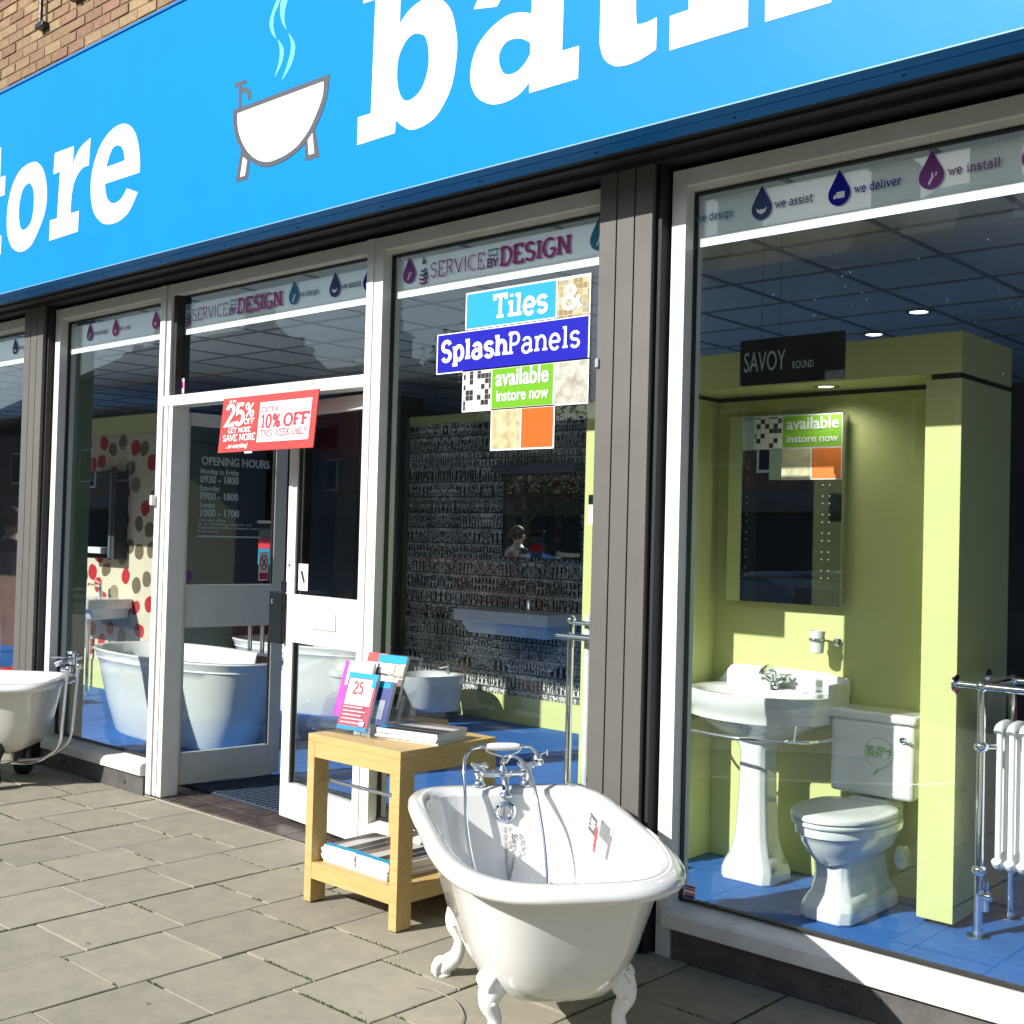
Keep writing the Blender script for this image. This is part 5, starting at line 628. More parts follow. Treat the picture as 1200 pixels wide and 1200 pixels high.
# ---------------------------------------------------------------- vinyl strips along the window heads
def drop(bm, x, z, r, y, mi=0, n=14, y2=.0008):
    pts = [(x, z+r*2.05)]
    for k in range(n+1):
        t = R(35-(250*k/n)); pts.append((x+r*math.cos(t), z+r*math.sin(t)))
    plate(bm, pts, y-y2, y, mi); return bm
DROPS = [('we design', TEAL, 'tube'), ('we assist', NAVY, 'hands'), ('we deliver', INDIGO, 'van'), ('we install', PURPLE, 'spanner'), ('we care', MAGENTA, 'heart')]
YV = 3.9365
def strip(t, x0, x1, seq, label, zt=2.945, zb=2.762):
    o = sub('vinyl_strip', t, label=label)
    obj('frosted_band', box(B(), x0, x1, 3.9445, 3.9457, zb+.045, zt), FROST, o, world=True)
    obj('sunlit_band', box(B(), x0, x1, 3.9445, 3.9459, zb, zb+.045), FROSTW, o, world=True)  # sunlit lower part of the one vinyl, its light painted as a whiter colour
    x = x0
    for it in seq:
        if it[0] == 'logo':
            x = it[1]; h = .062
            for i, (r_, mm) in enumerate(((.012, TEAL), (.020, TEAL), (.027, NAVY), (.031, PURPLE), (.027, MAGENTA))):
                zc = 2.905-.02*i
                if i == 0: b_ = plate(B(), [(x, 2.945), (x+.012, 2.912), (x, 2.905), (x-.012, 2.912)], YV-.0008, YV)
                else: b_ = plate(B(), [(x-r_, zc), (x-r_*.3, zc-.009), (x+r_, zc+.006), (x+r_*.92, zc-.008), (x, zc-.018), (x-r_*.9, zc-.012)], YV-.0008, YV)
                obj('drop_logo_band', b_, mm, o, world=True)
            slab('lettering', 'SERVICE', .070, MAGENTA, o, (x+.05, YV-.0012, 2.835), wt=.75, serif=0, sx=.74, gap=1.2, w=.355)
            slab('lettering', 'BY', .036, PURPLE, o, (x+.425, YV-.0012, 2.835), wt=1.9, serif=1.4, sx=.85, gap=1.0, w=.066)
            b_ = B(); plate(b_, [(x+.424, 2.915), (x+.494, 2.915), (x+.490, 2.910), (x+.428, 2.910)], YV-.0008, YV)
            for xx, dx in ((.432, .004), (.482, .004)): plate(b_, [(x+xx, 2.911), (x+xx+dx, 2.911), (x+xx+dx, 2.880), (x+xx, 2.880)], YV-.0008, YV)
            plate(b_, [(x+.436, 2.889), (x+.482, 2.889), (x+.482, 2.884), (x+.436, 2.884)], YV-.0009, YV-.0001)
            obj('small_bath_mark', b_, TEAL, o, world=True)
            slab('lettering', 'DESIGN', .080, MAGENTA, o, (x+.508, YV-.0012, 2.832), wt=1.5, serif=1.3, sx=.82, gap=1.3, w=.405)
        else:
            k = it[0]; x = it[1]; nm, mm, ic = DROPS[k]; sc = it[2] if len(it) > 2 else 1
            obj('water_drop', drop(B(), x, 2.868, .043*sc, YV), mm, o, world=True)
            ib = B(); yi = YV-.0011
            if ic in ('spanner', 'tube'):
                plate(ib, [(x-.012, 2.845), (x-.006, 2.839), (x+.011, 2.868), (x+.004, 2.873)], yi-.0004, yi)
                for dx in (-.002, .012): plate(ib, [(x+dx+.001, 2.868), (x+dx+.007, 2.870), (x+dx+.008, 2.882), (x+dx+.003, 2.880)], yi-.0004, yi)
            elif ic == 'hands': plate(ib, [(x-.022, 2.872), (x-.01, 2.862), (x, 2.866), (x+.01, 2.862), (x+.022, 2.872), (x+.018, 2.855), (x, 2.846), (x-.018, 2.855)], yi-.0004, yi)
            elif ic == 'van':
                plate(ib, [(x-.01, 2.852), (x+.022, 2.852), (x+.022, 2.875), (x-.01, 2.875)], yi-.0004, yi); plate(ib, [(x-.022, 2.852), (x-.012, 2.852), (x-.012, 2.868), (x-.02, 2.864)], yi-.0004, yi)
            else: plate(ib, [(x, 2.848), (x+.014, 2.864), (x+.007, 2.873), (x, 2.867), (x-.007, 2.873), (x-.014, 2.864)], yi-.0004, yi)
            obj('drop_icon', ib, FROSTW, o, world=True)
            if len(it) > 3: slab('lettering', nm, .030, mm, o, (x+it[3], YV-.0012, 2.860), wt=1.6, serif=1.3, sx=1.02, gap=1.9, w=.0172*len(nm))
    return o
s3 = strip(W3, a3+.012, b3, [(1, -2.351, 1, .058), (2, -2.034, 1, .060), (3, -1.694, 1.02, .060), (4, -1.35, 1.02, .058), (0, -1.0, 1, .058), (1, -.65, 1, .055)], 'frosted band with drops reading we assist, we deliver, we install')
slab('lettering', 'we design', .030, TEAL, s3, (-2.640, YV-.0012, 2.860), wt=1.6, serif=1.3, sx=1.02, gap=1.9, w=.165)
strip(W2, a2+.03, b2-.01, [(3, -4.302, 1), ('logo', -4.20), (0, -3.13, 1.1)], 'frosted band reading service by design')
s1 = strip(W1, a1+.012, b1-.01, [(3, -7.398, .9, .055), (4, -7.07, .9, .055), (4, -6.592, .9, .05)], 'frosted band with small purple and pink drops')
strip(tr, -6.295, -4.55, [('logo', -6.232), (0, -5.212, 1, .055), (1, -4.868, 1, .055), (2, -4.60, 1)], 'frosted band reading service by design over the doors')
strip(W0, a0+.01, b0-.01, [(1, -8.47, .9, .055), (0, -9.0, .9, .05)], 'frosted band with a navy drop')
# ---------------------------------------------------------------- doors
DZ0, DZ1 = .045, 2.315
def leaf(name, label, hinge, free, w_, parts):
    """door leaf: local x runs from hinge to free edge, local -y is the face seen from outside"""
    d = Vector((free[0]-hinge[0], free[1]-hinge[1], 0)).normalized()
    t = thing(name, label, 'glass door', (hinge[0], hinge[1], 0), math.atan2(d.y, d.x), group='white framed entrance doors')
    st = .085
    for a, b_ in ((0, st), (w_-st, w_)): obj('door_stile', box(B(), a, b_, -.022, .022, DZ0, DZ1), WHITE, t, bevel=.003)
    for a, b_ in ((DZ0, .235), (1.0, 1.262), (DZ1-.075, DZ1)): obj('door_rail', box(B(), st+.001, w_-st-.001, -.021, .021, a, b_), WHITE, t, bevel=.002)
    for a, b_ in ((.236, .999), (1.263, DZ1-.076)):
        obj('door_glass', box(B(), st+.001, w_-st-.001, -.003, .003, a, b_), GLASS, t)
        gk = B(); box(gk, st+.001, st+.006, -.012, .012, a, b_); box(gk, w_-st-.006, w_-st-.001, -.012, .012, a, b_); obj('glazing_bead', gk, BLACK, t)
    return t
rw = .80
RL = leaf('shop_door', 'right entrance door, nearly closed, with letterbox and black handle plate', (-4.575, 4.0), (-5.37, 4.085), rw, 0)
# this leaf runs towards -x, so its outside face is local +y
bm = B(); box(bm, .29, .535, .0215, .030, 1.088, 1.182); obj('letterbox', bm, WHITE, RL, bevel=.004)
bm = B(); box(bm, .315, .51, .0305, .034, 1.115, 1.155); obj('letter_flap', bm, WHITE, RL, bevel=.002)
bm = B(); box(bm, .785, .925, .03, .052, .985, 1.27); hp = obj('handle_plate', bm, SIGNBLACK, RL, bevel=.006)
bm = B(); box(bm, .79, .84, .0, .03, 1.271, 1.33); obj('handle_neck', bm, SIGNBLACK, RL, bevel=.004)
obj('key_barrel', lathe(B(), [(.012, .052), (.012, .06), (.005, .062)], (.88, 0, 1.215), 'y', 12), CHROME, RL, smooth=30)
obj('lock_screw', lathe(B(), [(.01, .022), (.01, .026)], (.765, 0, 1.42), 'y', 12), ALU, RL)
obj('no_smoking_notice', box(B(), .605, .700, .0032, .0045, 1.285, 1.43), PAPER, RL)
bm = B()
for k in range(20):
    t0, t1 = 2*math.pi*k/20, 2*math.pi*(k+1)/20
    quadbox(bm, [(.6525+.040*math.cos(t0), .005, 1.357+.05*math.sin(t0)), (.6525+.040*math.cos(t1), .005, 1.357+.05*math.sin(t1)), (.6525+.037*math.cos(t1), .005, 1.357+.047*math.sin(t1)), (.6525+.037*math.cos(t0), .005, 1.357+.047*math.sin(t0))], (0, .0006, 0))
obj('notice_ring', bm, SALERED, RL)
obj('notice_figure', quadbox(B(), [(.632, .0062, 1.335), (.645, .0062, 1.325), (.676, .0062, 1.385), (.660, .0062, 1.395)], (0, .0006, 0)), BLACK, RL)
LL = leaf('shop_door', 'left entrance door standing open inwards, lettered with opening hours', (-6.42, 4.0), (-6.345, 4.77), .775, 0)
d_ = Vector((-6.345+6.42, .77, 0)).normalized(); nn = Vector((d_.y, -d_.x, 0)); M0 = xf(LL)
def on_leaf(a, z, off=.005): return M0 @ Vector((a, -off, z))
# outside face of the open leaf is the side turned to +x
def ltext(s, a, z, size, bold=0, m_=GREYTXT, sx=.8, w=None): return text('lettering', s, size, m_, LL, on_leaf(a, z), u=d_, v=(0, 0, 1), bold=bold, sx=sx, w=w)
ltext('OPENING HOURS', .17, 2.005, .072, .0014, w=.48)
for i, (a, b_) in enumerate((('Monday to Friday', '0930 - 1800'), ('Saturday', '0900 - 1800'), ('Sunday', '1000 - 1700'))):
    ltext(a, .165, 1.948-.104*i, .048, .0003, w=(.265, .135, .105)[i]); ltext(b_, .165, 1.893-.104*i, .064, .0014, w=.265)
for i, s_ in enumerate(('Tel: this shop', 'is a trading name of', 'Registered Office: House, Lane', 'Number')): ltext(s_, .16, 1.655-.023*i, .021, w=(.19, .37, .42, .14)[i])
obj('text_rule', box(B(), .155, .60, -.0045, -.0035, 1.556, 1.566), GREYTXT, LL)
obj('round_sticker', lathe(B(), [(.036, -.0035), (.036, -.0048)], (.10, 0, 1.315), 'y', 20), PURPLE, LL)
obj('no_smoking_notice', box(B(), .595, .664, -.0048, -.0035, 1.285, 1.47), PAPER, LL)
obj('notice_red_panel', box(B(), .60, .66, -.0058, -.0050, 1.293, 1.335), SALERED, LL)
bm = B()
for k in range(20):
    t0, t1 = 2*math.pi*k/20, 2*math.pi*(k+1)/20
    quadbox(bm, [(.63+.030*math.cos(t0), -.0056, 1.40+.05*math.sin(t0)), (.63+.030*math.cos(t1), -.0056, 1.40+.05*math.sin(t1)), (.63+.023*math.cos(t1), -.0056, 1.40+.041*math.sin(t1)), (.63+.023*math.cos(t0), -.0056, 1.40+.041*math.sin(t0))], (0, .0006, 0))
quadbox(bm, [(.607, -.0064, 1.43), (.612, -.0064, 1.437), (.653, -.0064, 1.37), (.648, -.0064, 1.363)], (0, .0006, 0))
obj('notice_ring', bm, SALERED, LL)
obj('notice_figure', quadbox(B(), [(.615, -.007, 1.378), (.62, -.007, 1.37), (.645, -.007, 1.42), (.64, -.007, 1.428)], (0, .0004, 0)), BLACK, LL)
# ---------------------------------------------------------------- red hanging sale sign
rsg = thing('sale_sign', 'red and white sale board hanging in front of the door transom', 'sale sign', (-5.25, 3.80, 2.03)); rsg.rotation_euler = (R(-6), R(-.5), R(1.5))
obj('board', box(B(), -.405, .405, -.004, .004, 0, .305), RED, rsg, bevel=.001)
obj('white_panel', box(B(), -.065, .362, -.0062, -.0045, .045, .262), PAPER, rsg)
obj('tape_tab', box(B(), -.165, -.10, -.003, .003, -.010, -.0005), PAPER, rsg)
M1 = xf(rsg); U = (M1.to_3x3() @ Vector((1, 0, 0))); V = (M1.to_3x3() @ Vector((0, 0, 1)))
def st(s, x, z, h, m_, wt=1.6, sx=.8, serif=1.3, gap=1.3, off=.0070, w=None): return slab('lettering', s, h, m_, rsg, M1 @ Vector((x, -off, z)), U, V, wt=wt, serif=serif, sx=sx, gap=gap, w=w)
st('UP TO', -.345, .275, .014, PAPER, 2.0, w=.06); st('25', -.36, .150, .112, PAPER, 1.8, .72, 0, 1.0, w=.16); st('%', -.192, .190, .075, PAPER, 1.1, .8, 0, w=.08); st('OFF', -.19, .150, .030, PAPER, 1.3, .72, w=.085)
st('GET MORE', -.326, .107, .026, PAPER, 1.5, .82, w=.197); st('SAVE MORE', -.366, .062, .034, PAPER, 1.7, .86, w=.283); text('lettering', '...on everything!', .036, PAPER, rsg, M1 @ Vector((-.33, -.0070, .022)), U, V, bold=.0008, w=.19)
st('EXTRA', -.043, .206, .028, SALERED, 1.3, .8, w=.136); st('10%', -.042, .122, .070, SALERED, 1.5, .68, 1.3, 1.1, .0074, w=.16); st('OFF', .150, .125, .063, SALERED, 2.0, .90, 1.4, 1.2, .0074, w=.200); st('THIS WEEK ONLY', -.04, .074, .036, SALERED, 1.3, .80, 1.2, w=.386)
# ---------------------------------------------------------------- tile poster on the window
YP = 3.9335
po = thing('tile_poster', 'stepped window poster for tiles and splash panels in blue, lime and orange', 'window poster', (-3.55, YP, 2.3))
def card(x0, x1, z0, z1, m_, y=YP): 
    b_ = obj('poster_panel', box(B(), x0, x1, y-.0006, y, z0, z1), m_, po, world=True); return b_
def backing(x0, x1, z0, z1): obj('white_border', box(B(), x0-.008, x1+.008, YP+.0004, YP+.0014, z0-.008, z1+.008), PAPER, po, world=True)
backing(-3.897, -3.172, 2.565, 2.722); backing(-4.082, -3.172, 2.372, 2.545); backing(-3.905, -3.172, 2.184, 2.362); backing(-3.718, -3.355, 2.0, 2.174)
card(-3.897, -3.357, 2.563, 2.722, CYAN); card(-3.349, -3.172, 2.555, 2.718, MOSA); card(-4.082, -3.172, 2.370, 2.548, INDIGO, YP-.0004)
card(-3.905, -3.732, 2.184, 2.362, CHECK); card(-3.724, -3.361, 2.184, 2.362, LIME); card(-3.351, -3.172, 2.184, 2.362, STONE2)
card(-3.718, -3.547, 2.0, 2.174, STONE); card(-3.539, -3.355, 2.0, 2.174, ORANGE)
slab('lettering', 'Tiles', .102, PAPER, po, (-3.722, YP-.002, 2.592), wt=1.8, serif=1.7, sx=.95, gap=1.4, w=.318)
slab('lettering', '&', .100, PAPER, po, (-3.318, YP-.002, 2.588), wt=1.7, serif=0, sx=1.0, w=.108)
slab('lettering', 'Splash', .094, PAPER, po, (-4.052, YP-.002, 2.422), wt=1.95, serif=1.4, sx=.84, gap=1.5, w=.415)
slab('lettering', 'Panels', .094, PAPER, po, (-3.622, YP-.002, 2.422), wt=1.3, serif=1.2, sx=.84, gap=1.5, w=.405)
text('lettering', 'available', .105, PAPER, po, (-3.700, YP-.002, 2.285), bold=.0022, w=.315); text('lettering', 'instore now', .074, PAPER, po, (-3.696, YP-.002, 2.215), bold=.0012, w=.31)
cn = obj('window_notice', box(B(), -3.146, -3.108, 3.932, 3.9335, 1.665, 1.745), PAPER, label='small white card taped inside the tile poster window edge', cat='notice')
obj('card_header', box(B(), -3.146, -3.108, 3.9305, 3.9318, 1.75, 1.79), SIGNBLACK, cn)
c3 = obj('window_sticker', box(B(), -2.628, -2.574, 3.9345, 3.936, .222, .283), PAPER, label='small striped glazing sticker in the bottom corner of the right window', cat='sticker')
for i, (z_, m_) in enumerate(((.272, INDIGO), (.262, SALERED), (.245, SALERED))): obj('sticker_stripe', box(B(), -2.624, -2.578, 3.933, 3.9343, z_-.004, z_+.002), m_, c3)
obj('sticker_print', box(B(), -2.624, -2.578, 3.933, 3.9343, .226, .238), NAVY, c3)

# dried specks and scratches on the outside of the big right pane
rs = random.Random(17); bm = B()
for k in range(110):
    c = rs.choice(((-1.72, 2.60, .18), (-1.42, 2.50, .14), (-2.02, 2.52, .10), (-1.50, 2.30, .16)))
    x_, z_ = rs.gauss(c[0], c[2]), rs.gauss(c[1], c[2]*.7); a = rs.uniform(0, 3.14); l_ = rs.choice((.0008, .0012, .0018, .0022, .0022, .007)); w_ = rs.uniform(.0004, .0010)
    if not (-2.55 < x_ < -1.1 and 2.05 < z_ < 2.74): continue
    u_ = Vector((math.cos(a), 0, math.sin(a))); v_ = Vector((-u_.z, 0, u_.x)); p = Vector((x_, 3.9366, z_))
    bm.faces.new([bm.verts.new(p+u_*l_+v_*w_*.4), bm.verts.new(p+v_*w_), bm.verts.new(p-u_*l_-v_*w_*.2), bm.verts.new(p-v_*w_)])
obj('dried_specks', bm, mat('dried_water_mark', (.22, .22, .21), .8), W3, world=True, kind='stuff')
# ================================================================ claw foot baths
def sup(t, n):
    c, s = math.cos(t), math.sin(t)
    return math.copysign(abs(c)**(2/n), c), math.copysign(abs(s)**(2/n), s)
def bath_ring(z, an, af, b, N=72):
    r = []; an = max(.02, an-.0255*min(1, an*2)); af = max(.02, af-.023*min(1, af*2)); b = b+.026*min(1, b*3)
    for k in range(N):
        t = 2*math.pi*k/N; near = math.cos(t) > 0
        n = 3.3 if near else 6.0
        c, s = sup(t, n)
        if b*s == 0 and c == 0: c = .001
        r.append(Vector((c*(an if near else af), s*b, z)))
    return r
OUTER = [(.150, .05, .05, .02), (.150, .30, .40, .11), (.160, .40, .50, .165), (.19, .47, .56, .205), (.25, .52, .595, .235), (.34, .57, .62, .262), (.44, .615, .638, .283), (.52, .65, .65, .30), (.553, .665, .657, .308)]
ROLL = [(.550, .69, .672, .322), (.549, .722, .70, .345), (.556, .744, .722, .361), (.570, .752, .730, .368), (.585, .748, .727, .366), (.597, .734, .716, .355), (.604, .71, .70, .338), (.604, .69, .675, .322), (.597, .672, .635, .306)]
INNER = [(.58, .66, .622, .297), (.52, .640, .612, .288), (.42, .595, .60, .268), (.32, .545, .58, .245), (.25, .49, .555, .215), (.215, .43, .51, .18), (.202, .36, .45, .14), (.198, .2, .3, .08), (.196, .03, .03, .02)]
def claw(bm, px, py, ax, ay, zt=.27, k=1.0):
    """cabriole leg: hip on the shell at px,py; ax,ay points outwards; ends in a ball foot on the ground"""
    P = lambda d, z: (px+ax*d, py+ay*d, z)
    tube(bm, curve([P(-.035, zt), P(.012, zt-.035), P(.032, zt-.09), P(.010, zt-.145), P(.022, .075), P(.055, .045), P(.075, .028)], 5), [.030, .036, .042, .046, .048, .049, .048, .046, .044, .040, .036, .033, .030, .028, .026, .025, .025, .026, .028, .030, .032, .034, .036, .037, .036, .035, .034, .033, .032, .030, .026][:31] if k == 1 else [q_*k for q_ in (.030, .036, .042, .046, .048, .049, .048, .046, .044, .040, .036, .033, .030, .028, .026, .025, .025, .026, .028, .030, .032, .034, .036, .037, .036, .035, .034, .033, .032, .030, .026)], 14)
    sphere(bm, Vector(P(.070, .033*min(k, 1.5))), .033*k, 1.0, 14)
    nx, ny = -ay, ax
    for s in (-1, 0, 1):                                   # toes
        q = Vector(P(.05, .062)); e = Vector((px+ax*(.105-abs(s)*.012)+nx*.026*s, py+ay*(.105-abs(s)*.012)+ny*.026*s, .012))
        m_ = Vector((px+ax*.092+nx*.022*s, py+ay*.092+ny*.022*s, .048))
        tube(bm, curve([q, m_, e], 4), [.014]*6+[.013, .011, .008], 8)
    for s in (-1, 1):                                      # scrolls on the knee
        c = Vector((px+ax*.03+nx*.035*s, py+ay*.03+ny*.035*s, zt-.03)); tube(bm, curve([c+Vector((0, 0, .03)), c+Vector((ax*.02, ay*.02, .0)), c+Vector((-nx*.02*s, -ny*.02*s, -.035)), c+Vector((0, 0, -.06))], 4), [.010]*6+[.012]*4+[.008]*3, 8)
    lathe(bm, [(.026, 0), (.03, .004), (.03, .010), (.024, .014)], (px+ax*.070, py+ay*.070, 0), 'z', 14)
def claw_bath(loc, rz, label, m_shell, m_foot, lift=0.0):
    t = thing('claw_foot_bath', label, 'bathtub', loc, rz)
    up = Matrix.Translation((0, 0, lift))
    bm = B(); loft(bm, [bath_ring(*q) for q in OUTER+ROLL[:1]], True, False); bmesh.ops.transform(bm, matrix=up, verts=bm.verts)
    obj('bath_shell', bm, m_shell[0], t, smooth=60)
    bm = B(); loft(bm, [bath_ring(*q) for q in ROLL+INNER[:1]], False, False); bmesh.ops.transform(bm, matrix=up, verts=bm.verts)
    obj('rolled_rim', bm, m_shell[1], t, smooth=80)
    bm = B(); loft(bm, [bath_ring(*q) for q in INNER], False, True); bmesh.ops.transform(bm, matrix=up, verts=bm.verts)
    obj('bath_inside', bm, m_shell[1], t, smooth=80)
    for px, py in ((.36, -.185), (.36, .185), (-.37, -.185), (-.37, .185)):
        bm = B(); s = math.copysign(1, py); claw(bm, px, py, (.25 if px > 0 else -.2), s*.97, .27+lift*.4, 1.5 if lift > .03 else .88)
        obj('claw_foot', bm, m_foot, t, smooth=50)
    return t
AX = -.6446
bath = claw_bath((-2.655, 3.083, 0), AX, 'white claw foot roll top bath in the foreground with a chrome shower mixer', (ENAMEL, ENAMEL), CASTIRON, lift=.026)
# overflow, plug chain, waste
bm = B(); lathe(bm, [(.043, 0), (.043, .004), (.035, .010), (.024, .006), (.021, .002), (.004, .002)], (0, 0, 0), 'x', 22)
o = obj('overflow', bm, CHROME, bath, smooth=40); o.location = (-.582, 0, .545); o.rotation_euler = (0, R(8), 0)
obj('overflow_bar', box(B(), -.573, -.564, -.004, .004, .520, .572), CHROME, bath)
def chain(name, pts, parent, r=.0045, m_=CHAINMETAL):
    bm = B(); P = curve(pts, 14); acc = 0; last = P[0]; flip = 0
    for p in P[1:]:
        acc += (p-last).length; 
        if acc >= r*1.75:
            acc = 0; d = (p-last).normalized(); a = d.cross(Vector((0, 1, 0)) if flip else Vector((1, 0, 0))).normalized(); flip ^= 1
            ring = [p+(d*math.cos(q)*1.35+a*math.sin(q)*.8)*r for q in (2*math.pi*k/10 for k in range(10))]
            tube(bm, ring+[ring[0]], r*.22, 5, False)
        last = p
    return obj(name, bm, m_, parent, smooth=60)
chain('plug_chain', [(-.562, .0, .495), (-.560, .006, .40), (-.53, .008, .31), (-.46, .008, .255), (-.36, .008, .240), (-.25, .008, .236)], bath, .006)
chain('plug_chain', [(-.562, .014, .495), (-.556, .038, .43), (-.552, .032, .36), (-.538, .016, .30)], bath, .006)
bm = B(); lathe(bm, [(.035, .226), (.035, .230), (.02, .232), (.01, .230)], (-.40, 0, 0), 'z', 20); obj('waste', bm, CHROME, bath, smooth=40)
# price card clipped in the bath
pc = thing('price_card', 'grey and red price card on a clear stick inside the claw foot bath', 'price card', (0, 0, 0))
def bl(x, y, z): return xf(bath) @ Vector((x, y, z))
pcl = bl(-.22, .250, .52)
pc.location = pcl; pc.rotation_euler = (R(-8), 0, AX+R(-4))
obj('card_dark', box(B(), -.085, .045, -.002, .0, .025, .085), mat('card_grey', (.10, .11, .12), .5), pc)
obj('card_red', box(B(), .047, .085, -.0025, -.0005, -.022, .066), mat('card_red', (.72, .10, .11), .5), pc)
obj('card_stick', box(B(), .043, .047, -.002, .001, -.15, .02), CLEAR, pc)
obj('card_sleeve', box(B(), -.09, .04, -.0015, 0, -.10, .023), CLEAR, pc)
bm = B()
for k, (a, b_, z_) in enumerate(((-.045, .03, .068), (-.045, .035, .056), (-.04, .02, .044), (-.08, -.062, .072), (-.08, -.062, .055), (-.08, -.062, .038))): box(bm, a, b_, -.0032, -.0022, z_-.003, z_+.004)
obj('card_print', bm, PAPER, pc)
bm = B()
for z_ in (.05, .04, .03, .015, 0): box(bm, .052, .080, -.0042, -.0028, z_-.0015, z_+.002)
obj('card_print', bm, mat('card_print_red', (.45, .01, .02), .5), pc)
# ---------------------------------------------------------------- bath shower mixer
def mixer(base, rz, label, lever=False, hose=True):
    t = thing('bath_mixer_tap', label, 'bath tap', base, rz); S = .72; t.scale = (S, S, S)
    # local x points into the bath, y across, z up (0 = rim top)
    for s in (-1, 1):
        bm = B(); lathe(bm, [(.036, 0), (.037, .008), (.030, .014), (.023, .03), (.022, .050), (.030, .060), (.032, .072)], (0, .128*s, 0), 'z', 20); obj('tap_pillar', bm, CHROME, t, smooth=45)
        bm = B(); lathe(bm, [(.032, .072), (.033, .085), (.026, .098), (.015, .104), (.013, .112), (.018, .118), (.013, .124), (.003, .126)], (0, .128*s, 0), 'z', 20)
        obj('tap_head', bm, CHROME, t, smooth=45)
        bm = B()
        for k in range(4):
            a = R(45+90*k); e = (math.cos(a)*.046, .128*s+math.sin(a)*.046, .112)
            tube(bm, [(0, .128*s, .111), e], [.008, .0065], 8); sphere(bm, Vector(e), .012, 1, 10)
        obj('cross_handle', bm, CHROME, t, smooth=50)
    bm = B(); tube(bm, [(0, -.128, .066), (0, .128, .066)], .021, 14); lathe(bm, [(.014, .04), (.024, .05), (.026, .066), (.024, .085), (.016, .098), (.012, .112)], (0, 0, 0), 'z', 20)
    for yy in (-.05, .05): lathe(bm, [(.021, yy-.008), (.027, yy-.004), (.027, yy+.004), (.021, yy+.008)], (0, 0, .066), 'y', 16)
    obj('mixer_body', bm, CHROME, t, smooth=45)
    bm = B(); tube(bm, curve([(0, 0, .06), (.045, 0, .055), (.085, 0, .035), (.10, 0, -.005), (.102, 0, -.035)], 5), [.022]*10+[.021]*6+[.024, .030, .035, .037, .037], 16); obj('spout', bm, CHROME, t, smooth=50)
    bm = B(); tube(bm, [(0, 0, .10), (0, 0, .163)], [.011, .008], 12); lathe(bm, [(.010, .118), (.018, .124), (.018, .132), (.010, .138)], (0, 0, 0), 'z', 14)
    # cradle horns
    tube(bm, curve([(0, 0, .158), (0, -.045, .170), (0, -.085, .186), (0, -.098, .212)], 5), .006, 8); tube(bm, curve([(0, 0, .158), (0, .045, .170), (0, .085, .186), (0, .098, .212)], 5), .006, 8)
    obj('cradle', bm, CHROME, t, smooth=50)
    bm = B(); lathe(bm, [(.008, -.092), (.016, -.088), (.021, -.06), (.0225, 0), (.021, .06), (.016, .088), (.008, .092)], (0, 0, .212), 'y', 22); obj('handset_grip', bm, CERAMIC, t, smooth=50)
    bm = B(); lathe(bm, [(.012, .092), (.013, .098), (.009, .104), (.011, .11), (.008, .114)], (0, 0, .212), 'y', 14)
    tube(bm, curve([(0, .11, .212), (0, .15, .208), (0, .178, .180), (0, .190, .148)], 5), [.008]*8+[.010]*4+[.014, .018, .022, .026], 14)
    obj('shower_rose', lathe(B(), [(.027, .112), (.033, .120), (.028, .142)], (0, .194, 0), 'z', 18), CHROME, t, smooth=50)
    obj('shower_handset', bm, CHROME, t, smooth=50); bm = B()
    lathe(bm, [(.012, -.092), (.014, -.102), (.010, -.108), (.012, -.12), (.008, -.126)], (0, 0, .212), 'y', 14); obj('handset_collar', bm, CHROME, t, smooth=50)
    bm = B(); tube(bm, [(0, .205, .168), (.0, .245, .183)], [.004, .003], 8); tube(bm, [(0, .245, .163), (0, .246, .193)], .004, 6); obj('handset_lever', bm, CHROME, t, smooth=50)
    if hose:
        bm = B(); P = curve([tuple(c/S for c in q_) for q_ in ((0, -.091, .153), (.01, -.132, .140), (.05, -.160, .10), (.10, -.162, .0), (.135, -.155, -.14), (.18, -.12, -.30), (.25, -.05, -.395), (.38, .03, -.40), (.38, .10, -.33), (.25, .125, -.20), (.12, .12, -.05), (.06, .10, .05), (.03, .065, .105), (.01, .03, .115), (0, .010, .09))], 22); rr = [.0088+.0012*(k % 2) for k in range(len(P))]; tube(bm, P, rr, 8); obj('shower_hose', bm, CHROME, t, smooth=80)
    return t
q = xf(bath) @ Vector((-.655, 0, .630))
mixer(tuple(q), AX, 'chrome and white ceramic shower mixer on the end of the foreground bath')
# white plastic tie lying on the slabs by the feet
bm = B(); tube(bm, curve([(-3.10, 2.96, .006), (-3.02, 2.985, .004), (-2.90, 2.965, .005), (-2.80, 2.90, .004), (-2.74, 2.82, .004)], 6), .0020, 6)
obj('plastic_strip', bm, GROUT, label='thin white plastic strip lying on the slabs by the bath feet', cat='litter')
# ---------------------------------------------------------------- the bath on the left, taps against the window
AX2 = math.atan2(-.67, -.74)
b2_ = claw_bath((-7.63, 3.21, 0), AX2, 'cream bath with black feet at the left edge, its taps towards the window', (CREAM, ENAMEL), BLACKIRON, lift=.045)
for s in (-1, 1):                                            # big black ball feet, proud of the shell
    pass
t2 = thing('bath_mixer_tap', 'chrome lever tap and standpipes on the end of the left bath', 'bath tap', (-7.63, 3.21, 0), AX2)
E = Vector((-.76, 0, 0))
for s in (-1, 1):
    bm = B(); y = .09*s; tube(bm, curve([(-.42, y*.5, .125), (-.56, y*.8, .135), (-.65, y, .175), (-.725, y, .25), (-.742, y, .38), (-.757, y, .62), (-.765, y, .72)], 6), .0105, 10); lathe(bm, [(.018, .70), (.022, .71), (.022, .725), (.016, .735)], (-.772, y, 0), 'z', 14); obj('standpipe', bm, CHROME, t2, smooth=50)
